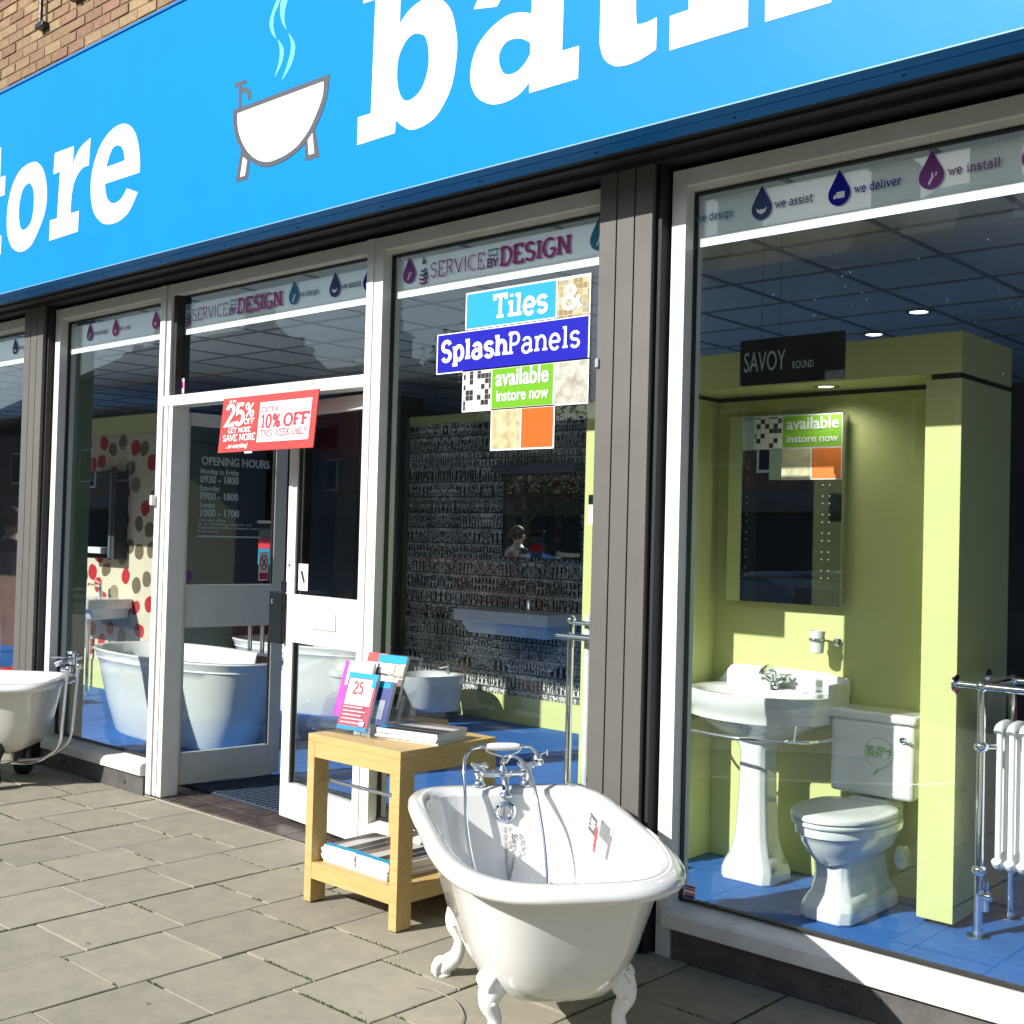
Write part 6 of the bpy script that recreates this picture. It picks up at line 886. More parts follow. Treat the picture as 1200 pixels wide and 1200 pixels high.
bm = B(); tube(bm, [(-.76, -.125, .775), (-.76, .125, .775)], .017, 14); lathe(bm, [(.02, .74), (.026, .76), (.026, .80), (.02, .82), (.014, .825)], (-.76, 0, 0), 'z', 16)
tube(bm, curve([(-.76, 0, .76), (-.70, 0, .755), (-.655, 0, .735)], 4), [.014]*5+[.016]*4, 12); obj('mixer_body', bm, CHROME, t2, smooth=45)
for a_, c_, q_ in (((-.76, -.10, .79), (-.68, -.14, .80), [.006, .009]), ((-.76, .10, .79), (-.68, .14, .80), [.006, .009]), ((-.74, -.02, .70), (-.66, -.09, .695), [.008, .012])): obj('tap_lever', tube(B(), [a_, c_], q_, 8), CHROME, t2, smooth=45)
# ================================================================ oak table and what stands on it
tb = thing('display_table', 'pale oak display table with a low shelf standing in front of the doors', 'table', (-3.868, 3.578, 0))
x0, x1, y0, y1 = -.297, .297, -.283, .283; H_ = .728; lg_ = .046; ld = .082
for a in (x0, x1-lg_):
    for c in (y0, y1-ld): obj('leg', box(B(), a, a+lg_, c, c+ld, .006, H_-.0335), OAK, tb, bevel=.0015)
for a in (x0, x1-lg_):
    for c in (y0, y1-ld): obj('foot_pad', box(B(), a+.006, a+lg_-.006, c+.006, c+ld-.006, 0, .0058), BLACK, tb)
obj('top', box(B(), x0, x1, y0, y1, H_-.033, H_), OAK, tb, bevel=.002)
for c in (y0+.001, y1-.024): obj('apron', box(B(), x0+lg_+.0005, x1-lg_-.0005, c, c+.022, H_-.098, H_-.0335), OAK, tb, bevel=.001)
for a in (x0+.001, x1-.024): obj('apron', box(B(), a, a+.022, y0+ld+.0005, y1-ld-.0005, H_-.098, H_-.0335), OAK, tb, bevel=.001)
for c in (y0+.001, y1-.024): obj('rail', box(B(), x0+lg_+.0005, x1-lg_-.0005, c, c+.022, .108, .178), OAK, tb, bevel=.001)
for a in (x0+.001, x1-.024): obj('rail', box(B(), a, a+.022, y0+ld+.0005, y1-ld-.0005, .108, .178), OAK, tb, bevel=.001)
obj('shelf', box(B(), x0+lg_*.5+.002, x1-.026, y0+.024, y1-.026, .155, .176), OAK, tb, bevel=.001)
obj('towel_bar', tube(B(), [(x0+lg_, y0+.05, .53), (x1-lg_, y0+.05, .53)], .008, 12), CHROME, tb, smooth=50)
def mags(cx, cy, z, n, rz, lab, grp, top=COVER, w_=.21, d_=.297, th=.010, spread=.008, seed=1):
    rs = random.Random(seed)
    for k in range(n):
        t = thing('magazine', lab[k] if k < len(lab) else lab[-1], 'magazine', (cx+rs.uniform(-spread, spread), cy+rs.uniform(-spread, spread), z+k*th), rz+rs.uniform(-.03, .03), group=grp)
        obj('pages', box(B(), -w_/2, w_/2, -d_/2, d_/2, .0006, th-.0008), PAGES, t)
        obj('cover', box(B(), -w_/2-.0008, w_/2+.0008, -d_/2-.0008, d_/2+.0008, th-.0007, th-.0001), top if k == n-1 else PAPER, t)
        if k == n-1: obj('cover_banner', box(B(), -w_/2, w_/2, -d_/2, -d_/2+.03, th+.0001, th+.0004), CYAN, t)
SZ = .1765
mags(-4.005, 3.49, SZ, 6, R(2), ['thick white magazine in the left pile on the low table shelf']*5+['topmost bathroom magazine of the left pile on the low shelf'], 'magazines in the left pile on the low shelf', th=.0125, seed=2)
mags(-3.775, 3.49, SZ, 6, R(-2), ['thick white magazine in the middle pile on the low table shelf']*5+['topmost bathroom magazine of the middle pile on the low shelf'], 'magazines in the middle pile on the low shelf', th=.0125, seed=3)
mags(-3.70, 3.735, SZ, 7, R(84), ['white magazine in the rear pile on the low table shelf, towards the door']*6+['topmost magazine of the rear pile on the low table shelf'], 'magazines in the rear pile on the low shelf', th=.009, w_=.2, d_=.22, seed=4)
mags(-3.755, 3.585, H_, 5, R(-78), ['white magazine in the pile on top of the oak table']*4+['topmost bathroom magazine of the pile on top of the oak table'], 'magazines in the pile on the table top', th=.0095, w_=.235, d_=.31, seed=6, spread=.006)
kb = thing('kraft_booklet', 'brown kraft booklet behind the magazine pile on the oak table', 'booklet', (-3.97, 3.79, H_), R(-70)); obj('booklet_cover', box(B(), -.07, .07, -.10, .10, .0005, .034), KHAKI, kb, bevel=.002)
# acrylic leaflet holder
ah = thing('leaflet_holder', 'clear acrylic leaflet holder with four pockets on the oak table', 'leaflet holder', (-4.035, 3.46, H_), R(6))
def tilt(bm, ang=18, about=(0, 0, 0)):
    bmesh.ops.transform(bm, matrix=Matrix.Diagonal((1.75, 1.5, 1.2, 1)), verts=bm.verts)
    m = Matrix.Translation(about) @ Matrix.Rotation(-R(ang), 4, 'X') @ Matrix.Translation(-Vector(about)); bmesh.ops.transform(bm, matrix=m, verts=bm.verts); return bm
obj('back_panel', tilt(box(B(), -.055, .115, .055, .058, .0, .315)), CLEAR, ah)
obj('middle_panel', tilt(box(B(), -.075, .115, .020, .0225, .0, .16)), CLEAR, ah)
obj('front_panel', tilt(box(B(), -.105, .085, -.035, -.0325, .0, .105)), CLEAR, ah)
for xx in (-.107, .117): obj('side_panel', tilt(quadbox(B(), [(xx, -.035, .002), (xx, .10, .002), (xx, .058, .20), (xx, -.035, .105)], (.0025, 0, 0))), CLEAR, ah)
obj('divider', tilt(quadbox(B(), [(.02, -.03, .002), (.02, .055, .002), (.02, .055, .20), (.02, -.03, .10)], (.0025, 0, 0))), CLEAR, ah)
obj('base_panel', box(B(), -.19, .21, -.065, .13, .0005, .003), CLEAR, ah)
def leaflet(name, label, x0, x1, y, z0, z1, m_, bands, ang=14):
    t = thing(name, label, 'leaflet', tuple(xf(ah).translation), R(6))
    obj('sheets', tilt(box(B(), x0, x1, y, y+.010, z0, z1)), PAGES, t)
    obj('front_cover', tilt(box(B(), x0, x1, y-.0008, y-.0001, z0, z1)), m_, t)
    for i, (a, b_, c, d, mm) in enumerate(bands): obj('print_patch', tilt(box(B(), a, b_, y-.0016-.0004*i, y-.0010-.0004*i, c, d)), mm, t)
    return t
f1 = leaflet('sale_leaflet', 'red and white leaflet with 25% in the front pocket of the holder', -.055, .045, -.022, .004, .215, SALERED,
        [(-.055, .045, .195, .215, CYAN), (-.055, .045, .004, .018, CYAN), (-.048, .038, .095, .192, PAPER), (.03, .044, .165, .193, CYAN)]+[(-.045, .02+.01*(k % 2), .028+.014*k, .032+.014*k, PAPER) for k in range(5)]+[(.02, .036, .022, .038, PAPER)])
Mt = xf(f1) @ Matrix.Rotation(-R(18), 4, 'X')
slab('lettering', '25', .052, SALERED, f1, Mt @ Vector((-.048, -.0405, .165)), Mt.to_3x3() @ Vector((1, 0, 0)), Mt.to_3x3() @ Vector((0, 0, 1)), wt=1.2, serif=0, sx=.75)
slab('lettering', '%', .032, mat('pale_pink_print', (.75, .35, .4), .5), f1, Mt @ Vector((.016, -.0405, .180)), Mt.to_3x3() @ Vector((1, 0, 0)), Mt.to_3x3() @ Vector((0, 0, 1)), wt=.9, serif=0, sx=.75)
leaflet('drop_leaflet', 'magenta and white leaflet leaning in the left pocket of the holder', -.10, .0, .004, .05, .262, mat('hot_magenta_print', (.55, .02, .55), .5), [(-.085, .0, .17, .262, PAPER), (-.068, -.045, .175, .222, MAGENTA), (-.075, -.05, .09, .115, PAPER)])
leaflet('red_leaflet', 'red topped leaflet at the back of the holder', -.055, .01, .038, .06, .31, PAPER, [(-.055, .01, .275, .31, RED)])
leaflet('cyan_brochure', 'brochure with a cyan top band in the right rear pocket', -.01, .085, .030, .11, .305, COVER, [(-.01, .085, .275, .305, CYAN), (.0, .05, .235, .272, PAPER), (.055, .083, .232, .268, mat('pale_lime', (.5, .7, .3), .5)), (.01, .055, .18, .225, PAPER)])
leaflet('navy_leaflet', 'dark blue leaflets behind the sale leaflet', .02, .085, .0, .04, .20, NAVY, [(.03, .075, .175, .195, CYAN), (.035, .07, .06, .13, mat('steel_print', (.2, .25, .3), .5))])
# ================================================================ right display: lime green bay
gb = thing('green_display_bay', 'lime green bathroom display bay with canopy and end column', 'display bay', (-2.7, 5.1, .03))
def gp(n, x0, x1, y0, y1, z0, z1, m_=GREEN): return obj(n, box(B(), x0, x1, y0, y1, z0, z1), m_, gb, world=True, bevel=.002)
gp('back_wall', -3.345, -1.98, 5.232, 5.30, .031, 2.320); gp('side_wall', -3.915, -3.345, 4.86, 5.50, .031, 2.320)
gp('end_column', -2.13, -1.975, 4.935, 5.50, .052, 2.318); gp('column_plinth', -2.10, -2.0, 4.96, 5.45, .031, .051, PLINTH)
gp('canopy', -3.915, -1.975, 4.93, 5.50, 2.342, 2.515)
gp('shadow_gap', -2.11, -1.985, 4.945, 5.49, 2.3185, 2.3415, PLINTH); gp('shadow_gap', -3.34, -2.14, 5.236, 5.29, 2.3205, 2.3415, PLINTH); gp('shadow_gap', -3.90, -3.355, 4.88, 5.48, 2.3205, 2.3415, PLINTH)
bm = B(); lathe(bm, [(.062, 2.3415), (.062, 2.338), (.045, 2.337), (.042, 2.340)], (-2.66, 5.06, 0), 'z', 24); obj('canopy_light_ring', bm, CHROME, gb, world=True)
bm = B(); lathe(bm, [(.036, 2.3412), (.036, 2.3385)], (-2.66, 5.06, 0), 'z', 20); obj('canopy_lamp', bm, mat('dim_lamp', (1, .95, .85), .4, emis=1.2), gb, world=True)
def lamp(name, loc, e, ang=150):
    ld = bpy.data.lights.new(name, 'SPOT'); ld.energy = e; ld.spot_size = R(ang); ld.spot_blend = .8; ld.shadow_soft_size = .04; ld.color = (1, .95, .86)
    lo = bpy.data.objects.new(name, ld); lo.location = loc; COL.objects.link(lo); return lo
lamp('canopy_lamp_light', (-2.66, 5.06, 2.33), 5); lamp('ceiling_spot_light', (-3.075, 7.0, 3.03), 30); lamp('ceiling_spot_light', (-3.64, 7.58, 3.03), 30)
# hanging name sign
hs = thing('range_sign', 'black hanging sign reading savoy round over the green display', 'hanging sign', (-2.586, 4.6, 2.3))
pts = []
for cx, cz, a in ((.24, .19, 0), (-.24, .19, 90), (-.24, .012, 180), (.24, .012, 270)):
    for k in range(5): t_ = R(a+22.5*k); pts.append((cx+.012*math.cos(t_), cz+.012*math.sin(t_)))
obj('sign_board', plate(B(), pts, -.003, .003), SIGNBLACK, hs)
text('lettering', 'SAVOY', .125, GREYTXT, hs, (-2.818, 4.5955, 2.36), w=.205); text('lettering', 'ROUND', .046, GREYTXT, hs, (-2.578, 4.5955, 2.36), w=.10)
for xx in (-.15, -.06): obj('hanger', box(B(), xx, xx+.008, -.001, .001, .203, .74), CLEAR, hs)
# mirror cabinet
mc = thing('mirror_cabinet', 'tall frameless mirror cabinet on the green wall above the basin', 'mirror', (-2.93, 5.2, 1.32))
obj('cabinet_body', box(B(), -3.23, -2.63, 5.172, 5.231, 1.325, 2.228), ALU, mc, world=True)
obj('mirror_door', box(B(), -3.238, -2.622, 5.163, 5.171, 1.32, 2.233), MIRROR, mc, world=True)
bm = B()
for x_ in (-3.165, -2.72):
    for k in range(8):
        for dx in (0, .035):
            for dz in (0, .035): box(bm, x_+dx-.003, x_+dx+.003, 5.1612, 5.1626, 1.47+k*.088+dz-.003-.02, 1.47+k*.088+dz+.003-.02)
obj('etched_dots', bm, mat('etched_dot', (.3, .33, .3), .5), mc, world=True)
mp = thing('mosaic_sticker', 'small stepped lime and orange sticker on the mirror reading available instore now', 'sticker', (-2.87, 5.16, 2.0))
YM = 5.1605
def mcard(n, x0, x1, z0, z1, m_): obj(n, box(B(), x0, x1, YM-.0006, YM, z0, z1), m_, mp, world=True)
obj('white_border', box(B(), -3.095, -2.624, YM+.0002, YM+.0008, 2.068, 2.228), PAPER, mp, world=True); obj('white_border', box(B(), -2.94, -2.624, YM+.0002, YM+.0008, 1.915, 2.067), PAPER, mp, world=True)
mcard('sticker_panel', -3.09, -2.945, 2.073, 2.222, mosaic_mat('small_checker_print', [(.75, .76, .70), (.012, .014, .018), (.70, .72, .66), (.78, .78, .70), (.02, .02, .024), (.76, .77, .70)], 42)); mcard('sticker_panel', -2.937, -2.629, 2.073, 2.222, mat('lit_lime_print', (.22, .50, .03), .6))  # lime, stone and orange lightened: light on the sticker put into the colour
mcard('sticker_panel', -2.937, -2.787, 1.92, 2.064, mat('lit_stone_print', (.56, .52, .33), .6, var=.3, vscale=22)); mcard('sticker_panel', -2.779, -2.629, 1.92, 2.064, mat('lit_orange_print', (.75, .19, .03), .6))
text('lettering', 'available', .082, PAPER, mp, (-2.918, YM-.002, 2.158), bold=.0016, w=.275); text('lettering', 'instore now', .052, PAPER, mp, (-2.916, YM-.002, 2.095), bold=.001, w=.27)
# tumbler
tu = thing('tumbler_holder', 'white ceramic tumbler in a chrome wall ring on the green wall', 'tumbler', (-2.71, 5.13, 1.1))
bm = B(); lathe(bm, [(.026, 0), (.030, .004), (.037, .105), (.035, .105), (.028, .01)], (0, -.01, 0), 'z', 22); obj('cup', bm, CERAMIC, tu, smooth=40)
bm = B(); lathe(bm, [(.0375, .055), (.040, .058), (.040, .068), (.0385, .070)], (0, -.01, 0), 'z', 22); tube(bm, [(.03, .01, .062), (.05, .06, .05), (.05, .10, .05)], .006, 8); lathe(bm, [(.022, .10), (.022, .092), (.010, .088)], (.05, 0, .05), 'y', 16); obj('wall_ring', bm, CHROME, tu, smooth=40)
# ---------------------------------------------------------------- basin on pedestal
bs = thing('pedestal_basin', 'white washbasin on a tall fluted pedestal against the green wall', 'washbasin', (-2.945, 5.23, .03)); bs.scale = (.93, 1, 1)
def resample(pts, n):
    P = [Vector((a, b)) for a, b in pts]; L_ = [0]
    for i in range(len(P)): L_.append(L_[-1]+(P[(i+1) % len(P)]-P[i]).length)
    out = []; k = 0
    for i in range(n):
        s = L_[-1]*i/n
        while L_[k+1] < s: k += 1
        f = (s-L_[k])/(L_[k+1]-L_[k]); out.append(P[k % len(P)].lerp(P[(k+1) % len(P)], f))
    return out
OUT = resample([(0, -.002), (-.385, -.002), (-.385, -.20), (-.375, -.30), (-.30, -.40), (-.20, -.455), (-.1, -.485), (0, -.495), (.1, -.485), (.20, -.455), (.30, -.40), (.375, -.30), (.385, -.20), (.385, -.002)], 56)
def bring(z, s, cy=-.25, sy=None): return [Vector((p.x*s, cy+(p.y-cy)*(sy or s), z)) for p in OUT]
def ering(z, rx, ry, cy): 
    r = []
    for p in OUT:
        a = math.atan2((p.y-cy)/.25, p.x/.385); r.append(Vector((math.cos(a)*rx, cy+math.sin(a)*ry, z)))
    return r
bm = B(); loft(bm, [bring(.655, .30), bring(.67, .42), bring(.70, .62), bring(.735, .80), bring(.752, .90), bring(.757, .955), bring(.80, .965), bring(.805, .985), bring(.842, .995), bring(.846, 1.0), bring(.872, 1.0), bring(.880, .993), bring(.882, .96), ering(.880, .33, .185, -.265), ering(.872, .305, .165, -.265), ering(.83, .26, .135, -.265), ering(.77, .19, .10, -.265), ering(.745, .09, .05, -.265)])
obj('basin_bowl', bm, CERAMIC, bs, smooth=45)
bm = B(); plate(bm, [(-.385, .875), (-.30, .965), (-.26, .975), (.26, .975), (.30, .965), (.385, .955), (.385, .875)], -.035, -.003)
box(bm, .365, .385, -.20, -.036, .865, .94); obj('splash_back', bm, CERAMIC, bs, bevel=.008, smooth=40)
def octr(z, w_, d_, c, cy=-.25): return [Vector((x, cy+y, z)) for x, y in ((-w_+c, -d_), (w_-c, -d_), (w_, -d_+c), (w_, d_-c), (w_-c, d_), (-w_+c, d_), (-w_, d_-c), (-w_, -d_+c))]
bm = B(); loft(bm, [octr(0, .145, .125, .035, -.22), octr(.045, .145, .125, .035, -.22), octr(.075, .135, .115, .032, -.22), octr(.12, .112, .098, .03, -.22), octr(.20, .094, .086, .03, -.22), octr(.40, .080, .078, .028, -.22), octr(.60, .076, .074, .026, -.22), octr(.66, .098, .09, .03, -.22), octr(.70, .12, .10, .03, -.22)])
obj('pedestal', bm, CERAMIC, bs, smooth=35, bevel=.009)
bm = B(); lathe(bm, [(.028, .88), (.029, .888), (.02, .895), (.016, .92), (.018, .93)], (0, -.085, 0), 'z', 18); tube(bm, curve([(0, -.085, .92), (0, -.10, .965), (0, -.14, .985), (0, -.19, .97), (0, -.205, .95)], 5), [.018]*10+[.016]*5+[.017]*6, 14); obj('spout', bm, CHROME, bs, smooth=45)
for s in (-1, 1):
    bm = B(); tube(bm, [(0, -.085, .905), (.055*s, -.085, .93)], [.014, .017], 12); lathe(bm, [(.017, .0), (.02, .02), (.012, .035)], (.060*s, -.085, .915), 'z', 14)
    for k in range(4): a = R(45+90*k); tube(bm, [(.06*s, -.085, .948), (.06*s+math.cos(a)*.03, -.085+math.sin(a)*.03, .95)], [.005, .007], 8)
    obj('tap_handle', bm, CHROME, bs, smooth=45)
obj('overflow_slot', box(B(), -.03, .03, -.449, -.444, .868, .876), BLACK, bs)
# chrome towel rail round the basin
twl = []
bm = B(); tube(bm, curve([(-.41, -.02, .70), (-.41, -.30, .70), (-.33, -.45, .70), (-.12, -.545, .70), (.12, -.545, .70), (.33, -.45, .70), (.41, -.30, .70), (.41, -.02, .70)], 7), .008, 10); obj('towel_rail', bm, CHROME, bs, smooth=60)
for xx, yy in ((-.33, -.40), (.335, -.40)):
    bm = B(); tube(bm, [(xx, yy, .78), (xx, yy-.045, .70)] if False else [(xx, yy-.03, .77), (xx, yy-.05, .70)], .006, 8); obj('rail_hanger', bm, CHROME, bs, smooth=60)
# ---------------------------------------------------------------- toilet
wc = thing('close_coupled_toilet', 'white close coupled toilet with lid down beside the green column', 'toilet', (-2.40, 5.23, .03))
def egg(z, w_, yb, yf, n=40, p=2.0):
    r = []
    for k in range(n):
        t_ = 2*math.pi*k/n; c, s = math.cos(t_), math.sin(t_); L_ = (yf-yb)/2 if False else None
        cy = yb+(yf-yb)*.45; ry = (yf-cy) if s < 0 else (yb-cy)
        cc, ss = sup(t_, 2.0 if s < 0 else 3.0); r.append(Vector((cc*w_, cy+abs(ss)*ry*(1), z)))
    return r
def pan(z, w_, yb, yf, c): return [Vector((x, y, z)) for x, y in ((-w_+c, yf), (w_-c, yf), (w_, yf+c), (w_, yb-c), (w_-c, yb), (-w_+c, yb), (-w_, yb-c), (-w_, yf+c))]
bm = B(); loft(bm, [pan(0, .118, -.09, -.615, .04), pan(.055, .118, -.09, -.615, .04), pan(.075, .110, -.10, -.60, .038), pan(.11, .092, -.12, -.575, .035), pan(.18, .080, -.14, -.56, .03), pan(.25, .082, -.15, -.565, .03), pan(.27, .09, -.15, -.57, .03)]); obj('pan_foot', bm, CERAMIC, wc, smooth=35, bevel=.010)
bm = B(); loft(bm, [egg(.22, .07, -.18, -.55), egg(.245, .11, -.16, -.61), egg(.29, .150, -.14, -.65), egg(.335, .172, -.13, -.68), egg(.36, .178, -.12, -.69), egg(.365, .19, -.12, -.70), egg(.395, .192, -.12, -.702), egg(.40, .186, -.12, -.70)]); obj('bowl', bm, CERAMIC, wc, smooth=50)
bm = B(); box(bm, -.10, .10, -.22, -.03, .30, .46); obj('pan_neck', bm, CERAMIC, wc, bevel=.03, smooth=40)
bm = B(); loft(bm, [egg(.401, .190, -.20, -.705), egg(.408, .197, -.19, -.712), egg(.418, .197, -.19, -.712), egg(.422, .192, -.20, -.706)]); obj('seat', bm, SEATMAT, wc, smooth=60)
bm = B(); loft(bm, [egg(.4235, .190, -.20, -.700), egg(.430, .200, -.19, -.715), egg(.442, .200, -.19, -.715), egg(.450, .192, -.20, -.705), egg(.453, .12, -.27, -.6)]); obj('lid', bm, SEATMAT, wc, smooth=60)
bm = B(); box(bm, -.19, .20, -.195, -.008, .468, .80); obj('cistern', bm, CERAMIC, wc, bevel=.018, smooth=40)
bm = B(); box(bm, -.205, .215, -.212, -.004, .801, .842); obj('cistern_lid', bm, CERAMIC, wc, bevel=.012, smooth=40)
bm = B(); lathe(bm, [(.014, -.195), (.016, -.202), (.012, -.21)], (.155, 0, .735), 'y', 14); tube(bm, [(.155, -.208, .735), (.195, -.214, .728)], [.006, .009], 8); obj('flush_lever', bm, CHROME, wc, smooth=40)
bm = B(); lathe(bm, [(.05, .13), (.052, .16), (.045, .165)], (0, -.16, .22), 'x', 18); obj('waste_cap', bm, CERAMIC, wc, smooth=40)
LIMELINE = mat('lime_line_print', (.10, .42, .03), .5)
bm = B(); cx, cz, rr = .045, .665, .068
for k in range(28):
    if 19 <= k <= 21: continue
    t0, t1 = 2*math.pi*k/28, 2*math.pi*(k+1)/28
    quadbox(bm, [(cx+rr*math.cos(t0), -.1962, cz+rr*math.sin(t0)), (cx+rr*math.cos(t1), -.1962, cz+rr*math.sin(t1)), (cx+(rr-.0025)*math.cos(t1), -.1962, cz+(rr-.0025)*math.sin(t1)), (cx+(rr-.0025)*math.cos(t0), -.1962, cz+(rr-.0025)*math.sin(t0))], (0, -.0004, 0))
quadbox(bm, [(cx-.005, -.1962, cz-rr), (cx+.002, -.1962, cz-rr), (cx-.022, -.1962, cz-rr-.032), (cx-.027, -.1962, cz-rr-.030)], (0, -.0004, 0)); quadbox(bm, [(cx-.024, -.1962, cz-rr-.029), (cx-.024, -.1962, cz-rr-.0325), (cx+.02, -.1962, cz-rr+.002), (cx+.025, -.1962, cz-rr+.008)], (0, -.0004, 0))
obj('speech_bubble', bm, LIMELINE, wc)
slab('lettering', 'DID YOU', .020, LIMELINE, wc, (-2.40-.012, 5.23-.1975, .03+.672), wt=2.2, serif=1.2, sx=.8, gap=1.4); slab('lettering', 'KNOW', .022, LIMELINE, wc, (-2.40-.012, 5.23-.1975, .03+.646), wt=2.2, serif=1.2, sx=.8, gap=1.4)
slab('lettering', '?', .036, LIMELINE, wc, (-2.40+.082, 5.23-.1975, .03+.645), wt=2.4, serif=0, sx=.9)
# ---------------------------------------------------------------- column radiator in a chrome towel frame, right
def towel_radiator(x0, x1, yf, yb, label, name='towel_radiator', zt=1.045, r0=.34, r1=.86):
    t = thing(name, label, 'radiator', ((x0+x1)/2, yf, .03))
    for x_ in (x0, x1):
        for y_ in (yf, yb):
            bm = B(); lathe(bm, [(.045, .031), (.045, .036), (.022, .042), (.02, .06)], (x_, y_, 0), 'z', 18); tube(bm, [(x_, y_, .04), (x_, y_, zt)], .0175, 14)
            for zz in (.30, .80): lathe(bm, [(.018, zz-.02), (.028, zz-.012), (.030, zz), (.028, zz+.012), (.018, zz+.02)], (x_, y_, 0), 'z', 16)
            sphere(bm, Vector((x_, y_, zt)), .026, 1, 12)
            obj('post', bm, CHROME, t, world=True, smooth=50)
    for y_ in (yf, yb):
        bm = B(); tube(bm, [(x0-.105, y_, zt), (x1+.03, y_, zt)], .0165, 14); lathe(bm, [(.040, x0-.112), (.040, x0-.104), (.022, x0-.098)], (0, y_, zt), 'x', 18); obj('top_rail', bm, CHROME, t, world=True, smooth=50)
    for x_ in (x0, x1):
        bm = B(); tube(bm, [(x_, yf, zt), (x_, yb, zt)], .012, 10); tube(bm, [(x_, yf, .80), (x_+.04, yf+.05, .80)], .012, 10); obj('side_rail', bm, CHROME, t, world=True, smooth=50)
    n = int((x1-x0-.06)/.05)
    for k in range(n):
        x_ = x0+.055+k*.05; bm = B()
        for y_ in (yf+.055, yf+.115, yf+.175): tube(bm, [(x_, y_, r0), (x_, y_, r1)], .0125, 10)
        for zz in (r0, r1): tube(bm, curve([(x_, yf+.035, zz), (x_, yf+.055, zz+(.02 if zz > .5 else -.02)), (x_, yf+.115, zz+(.028 if zz > .5 else -.028)), (x_, yf+.175, zz+(.02 if zz > .5 else -.02)), (x_, yf+.195, zz)], 4), .019, 10)
        for zz in (r0+.01, r1-.01): lathe(bm, [(.024, x_-.026), (.024, x_+.0225)], (0, yf+.115, zz), 'x', 10)
        obj('radiator_column', bm, CASTIRON, t, world=True, smooth=50)
    bm = B(); tube(bm, [(x0+.03, yf, .26), (x0+.03, yf, .14)], .013, 10); lathe(bm, [(.014, x0+.0), (.02, x0+.01), (.02, x0+.05), (.012, x0+.055)], (0, yf, .20), 'x', 12); obj('valve', bm, CHROME, t, world=True, smooth=50)
    return t
towel_radiator(-1.868, -1.30, 4.93, 5.28, 'white column radiator in a chrome towel frame right of the green column')
dr = thing('dark_display_wall', 'dark maroon display wall at the right edge behind the radiator', 'display wall', (-1.2, 7.2, .03)); obj('panel', box(B(), -2.35, .6, 7.2, 7.3, .031, 2.6), MAROON, dr, world=True); obj('panel_top', box(B(), -2.35, .6, 7.15, 7.199, 1.95, 2.7), SHOPDARK, dr, world=True)
for zz, m_ in ((1.45, SHOPBLUE), (1.05, TEAL)): obj('shelf_card', box(B(), -1.75, -1.60, 7.13, 7.149, zz, zz+.22), m_, dr, world=True)
# ceiling spotlights
for (x_, y_), lb in zip(((-3.075, 7.0), (-3.64, 7.58)), ('nearer lit ceiling spotlight over the green bay', 'farther lit ceiling spotlight over the green bay')):
    t = thing('ceiling_spotlight', lb, 'spotlight', (x_, y_, 3.043), group=None)
    bm = B(); lathe(bm, [(.075, 0), (.075, -.008), (.06, -.010), (.055, 0)], (0, 0, 0), 'z', 24); obj('lamp_ring', bm, ALU, t, smooth=40)
    bm = B(); lathe(bm, [(.052, -.001), (.052, -.006)], (0, 0, 0), 'z', 24); obj('lamp_disc', bm, LAMPON, t)
# ================================================================ middle window: city wallpaper bay
cw = thing('wallpaper_bay', 'display wall papered with grey engraved city facades, green edged', 'display wall', (-7.22, 7.6, .03))
obj('wallpaper', box(B(), -8.22, -6.10, 7.60, 7.65, .26, 2.62), CITY, cw, world=True)
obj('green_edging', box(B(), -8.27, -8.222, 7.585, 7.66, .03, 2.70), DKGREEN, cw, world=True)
for a in ((-6.098, -6.02, 7.585, 7.66, .03, 2.70), (-8.222, -6.098, 7.586, 7.66, 2.622, 2.70), (-8.222, -6.098, 7.586, 7.66, .032, .258)): obj('green_edging', box(B(), *a), GREEN, cw, world=True)
obj('bay_side', box(B(), -8.55, -8.272, 7.0, 7.8, .03, 2.9), SHOPDARK, cw, world=True)
bm_ = thing('wall_mirror', 'square mirror under a strip light on the city wallpaper', 'mirror', (-6.55, 7.57, 1.4))
obj('mirror_pane', box(B(), -7.00, -6.14, 7.572, 7.583, 1.44, 2.13), MIRROR, bm_, world=True); obj('mirror_pane_joint', box(B(), -6.573, -6.567, 7.5705, 7.5718, 1.44, 2.13), BLACK, bm_, world=True)
lt = thing('mirror_light', 'slim grey light bar fixed over the wall mirror', 'light', (-6.58, 7.5, 2.15)); obj('light_bar', box(B(), -7.06, -6.13, 7.47, 7.598, 2.155, 2.215), SHOPBLUE, lt, world=True, bevel=.006)
def trough(name, label, cx, yb, z, w_, d_, h_, taps=1):
    t = thing(name, label, 'washbasin', (cx, yb, z))
    def rr(z_, a, b_, c, y_off=0): return [Vector((x, y+y_off, z_)) for x, y in ((-a+c, -b_), (a-c, -b_), (a, -b_+c), (a, -c*.2), (-a, -c*.2), (-a, -b_+c))]
    bm = B(); loft(bm, [rr(-h_, w_*.42, d_*.78, .02), rr(-h_*.5, w_*.455, d_*.9, .02), rr(-h_*.48, w_*.5, d_, .015), rr(0, w_*.5, d_, .015), rr(0, w_*.48, d_-.02, .015), ])
    obj('basin_bowl', bm, CERAMIC, t, bevel=.006, smooth=30)
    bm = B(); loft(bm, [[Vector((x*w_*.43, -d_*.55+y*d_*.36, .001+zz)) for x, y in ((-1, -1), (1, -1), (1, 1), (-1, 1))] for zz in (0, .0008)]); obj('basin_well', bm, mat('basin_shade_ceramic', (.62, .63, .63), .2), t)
    bm = B(); lathe(bm, [(.025, .001), (.022, .006), (.02, .11), (.018, .12)], (0, -.07, 0), 'z', 14); tube(bm, [(0, -.07, .10), (0, -.20, .12)], [.014, .012], 10); tube(bm, [(0, -.07, .125), (0, -.14, .16)], [.006, .008], 8); obj('basin_tap', bm, CHROME, t, smooth=40)
    return t
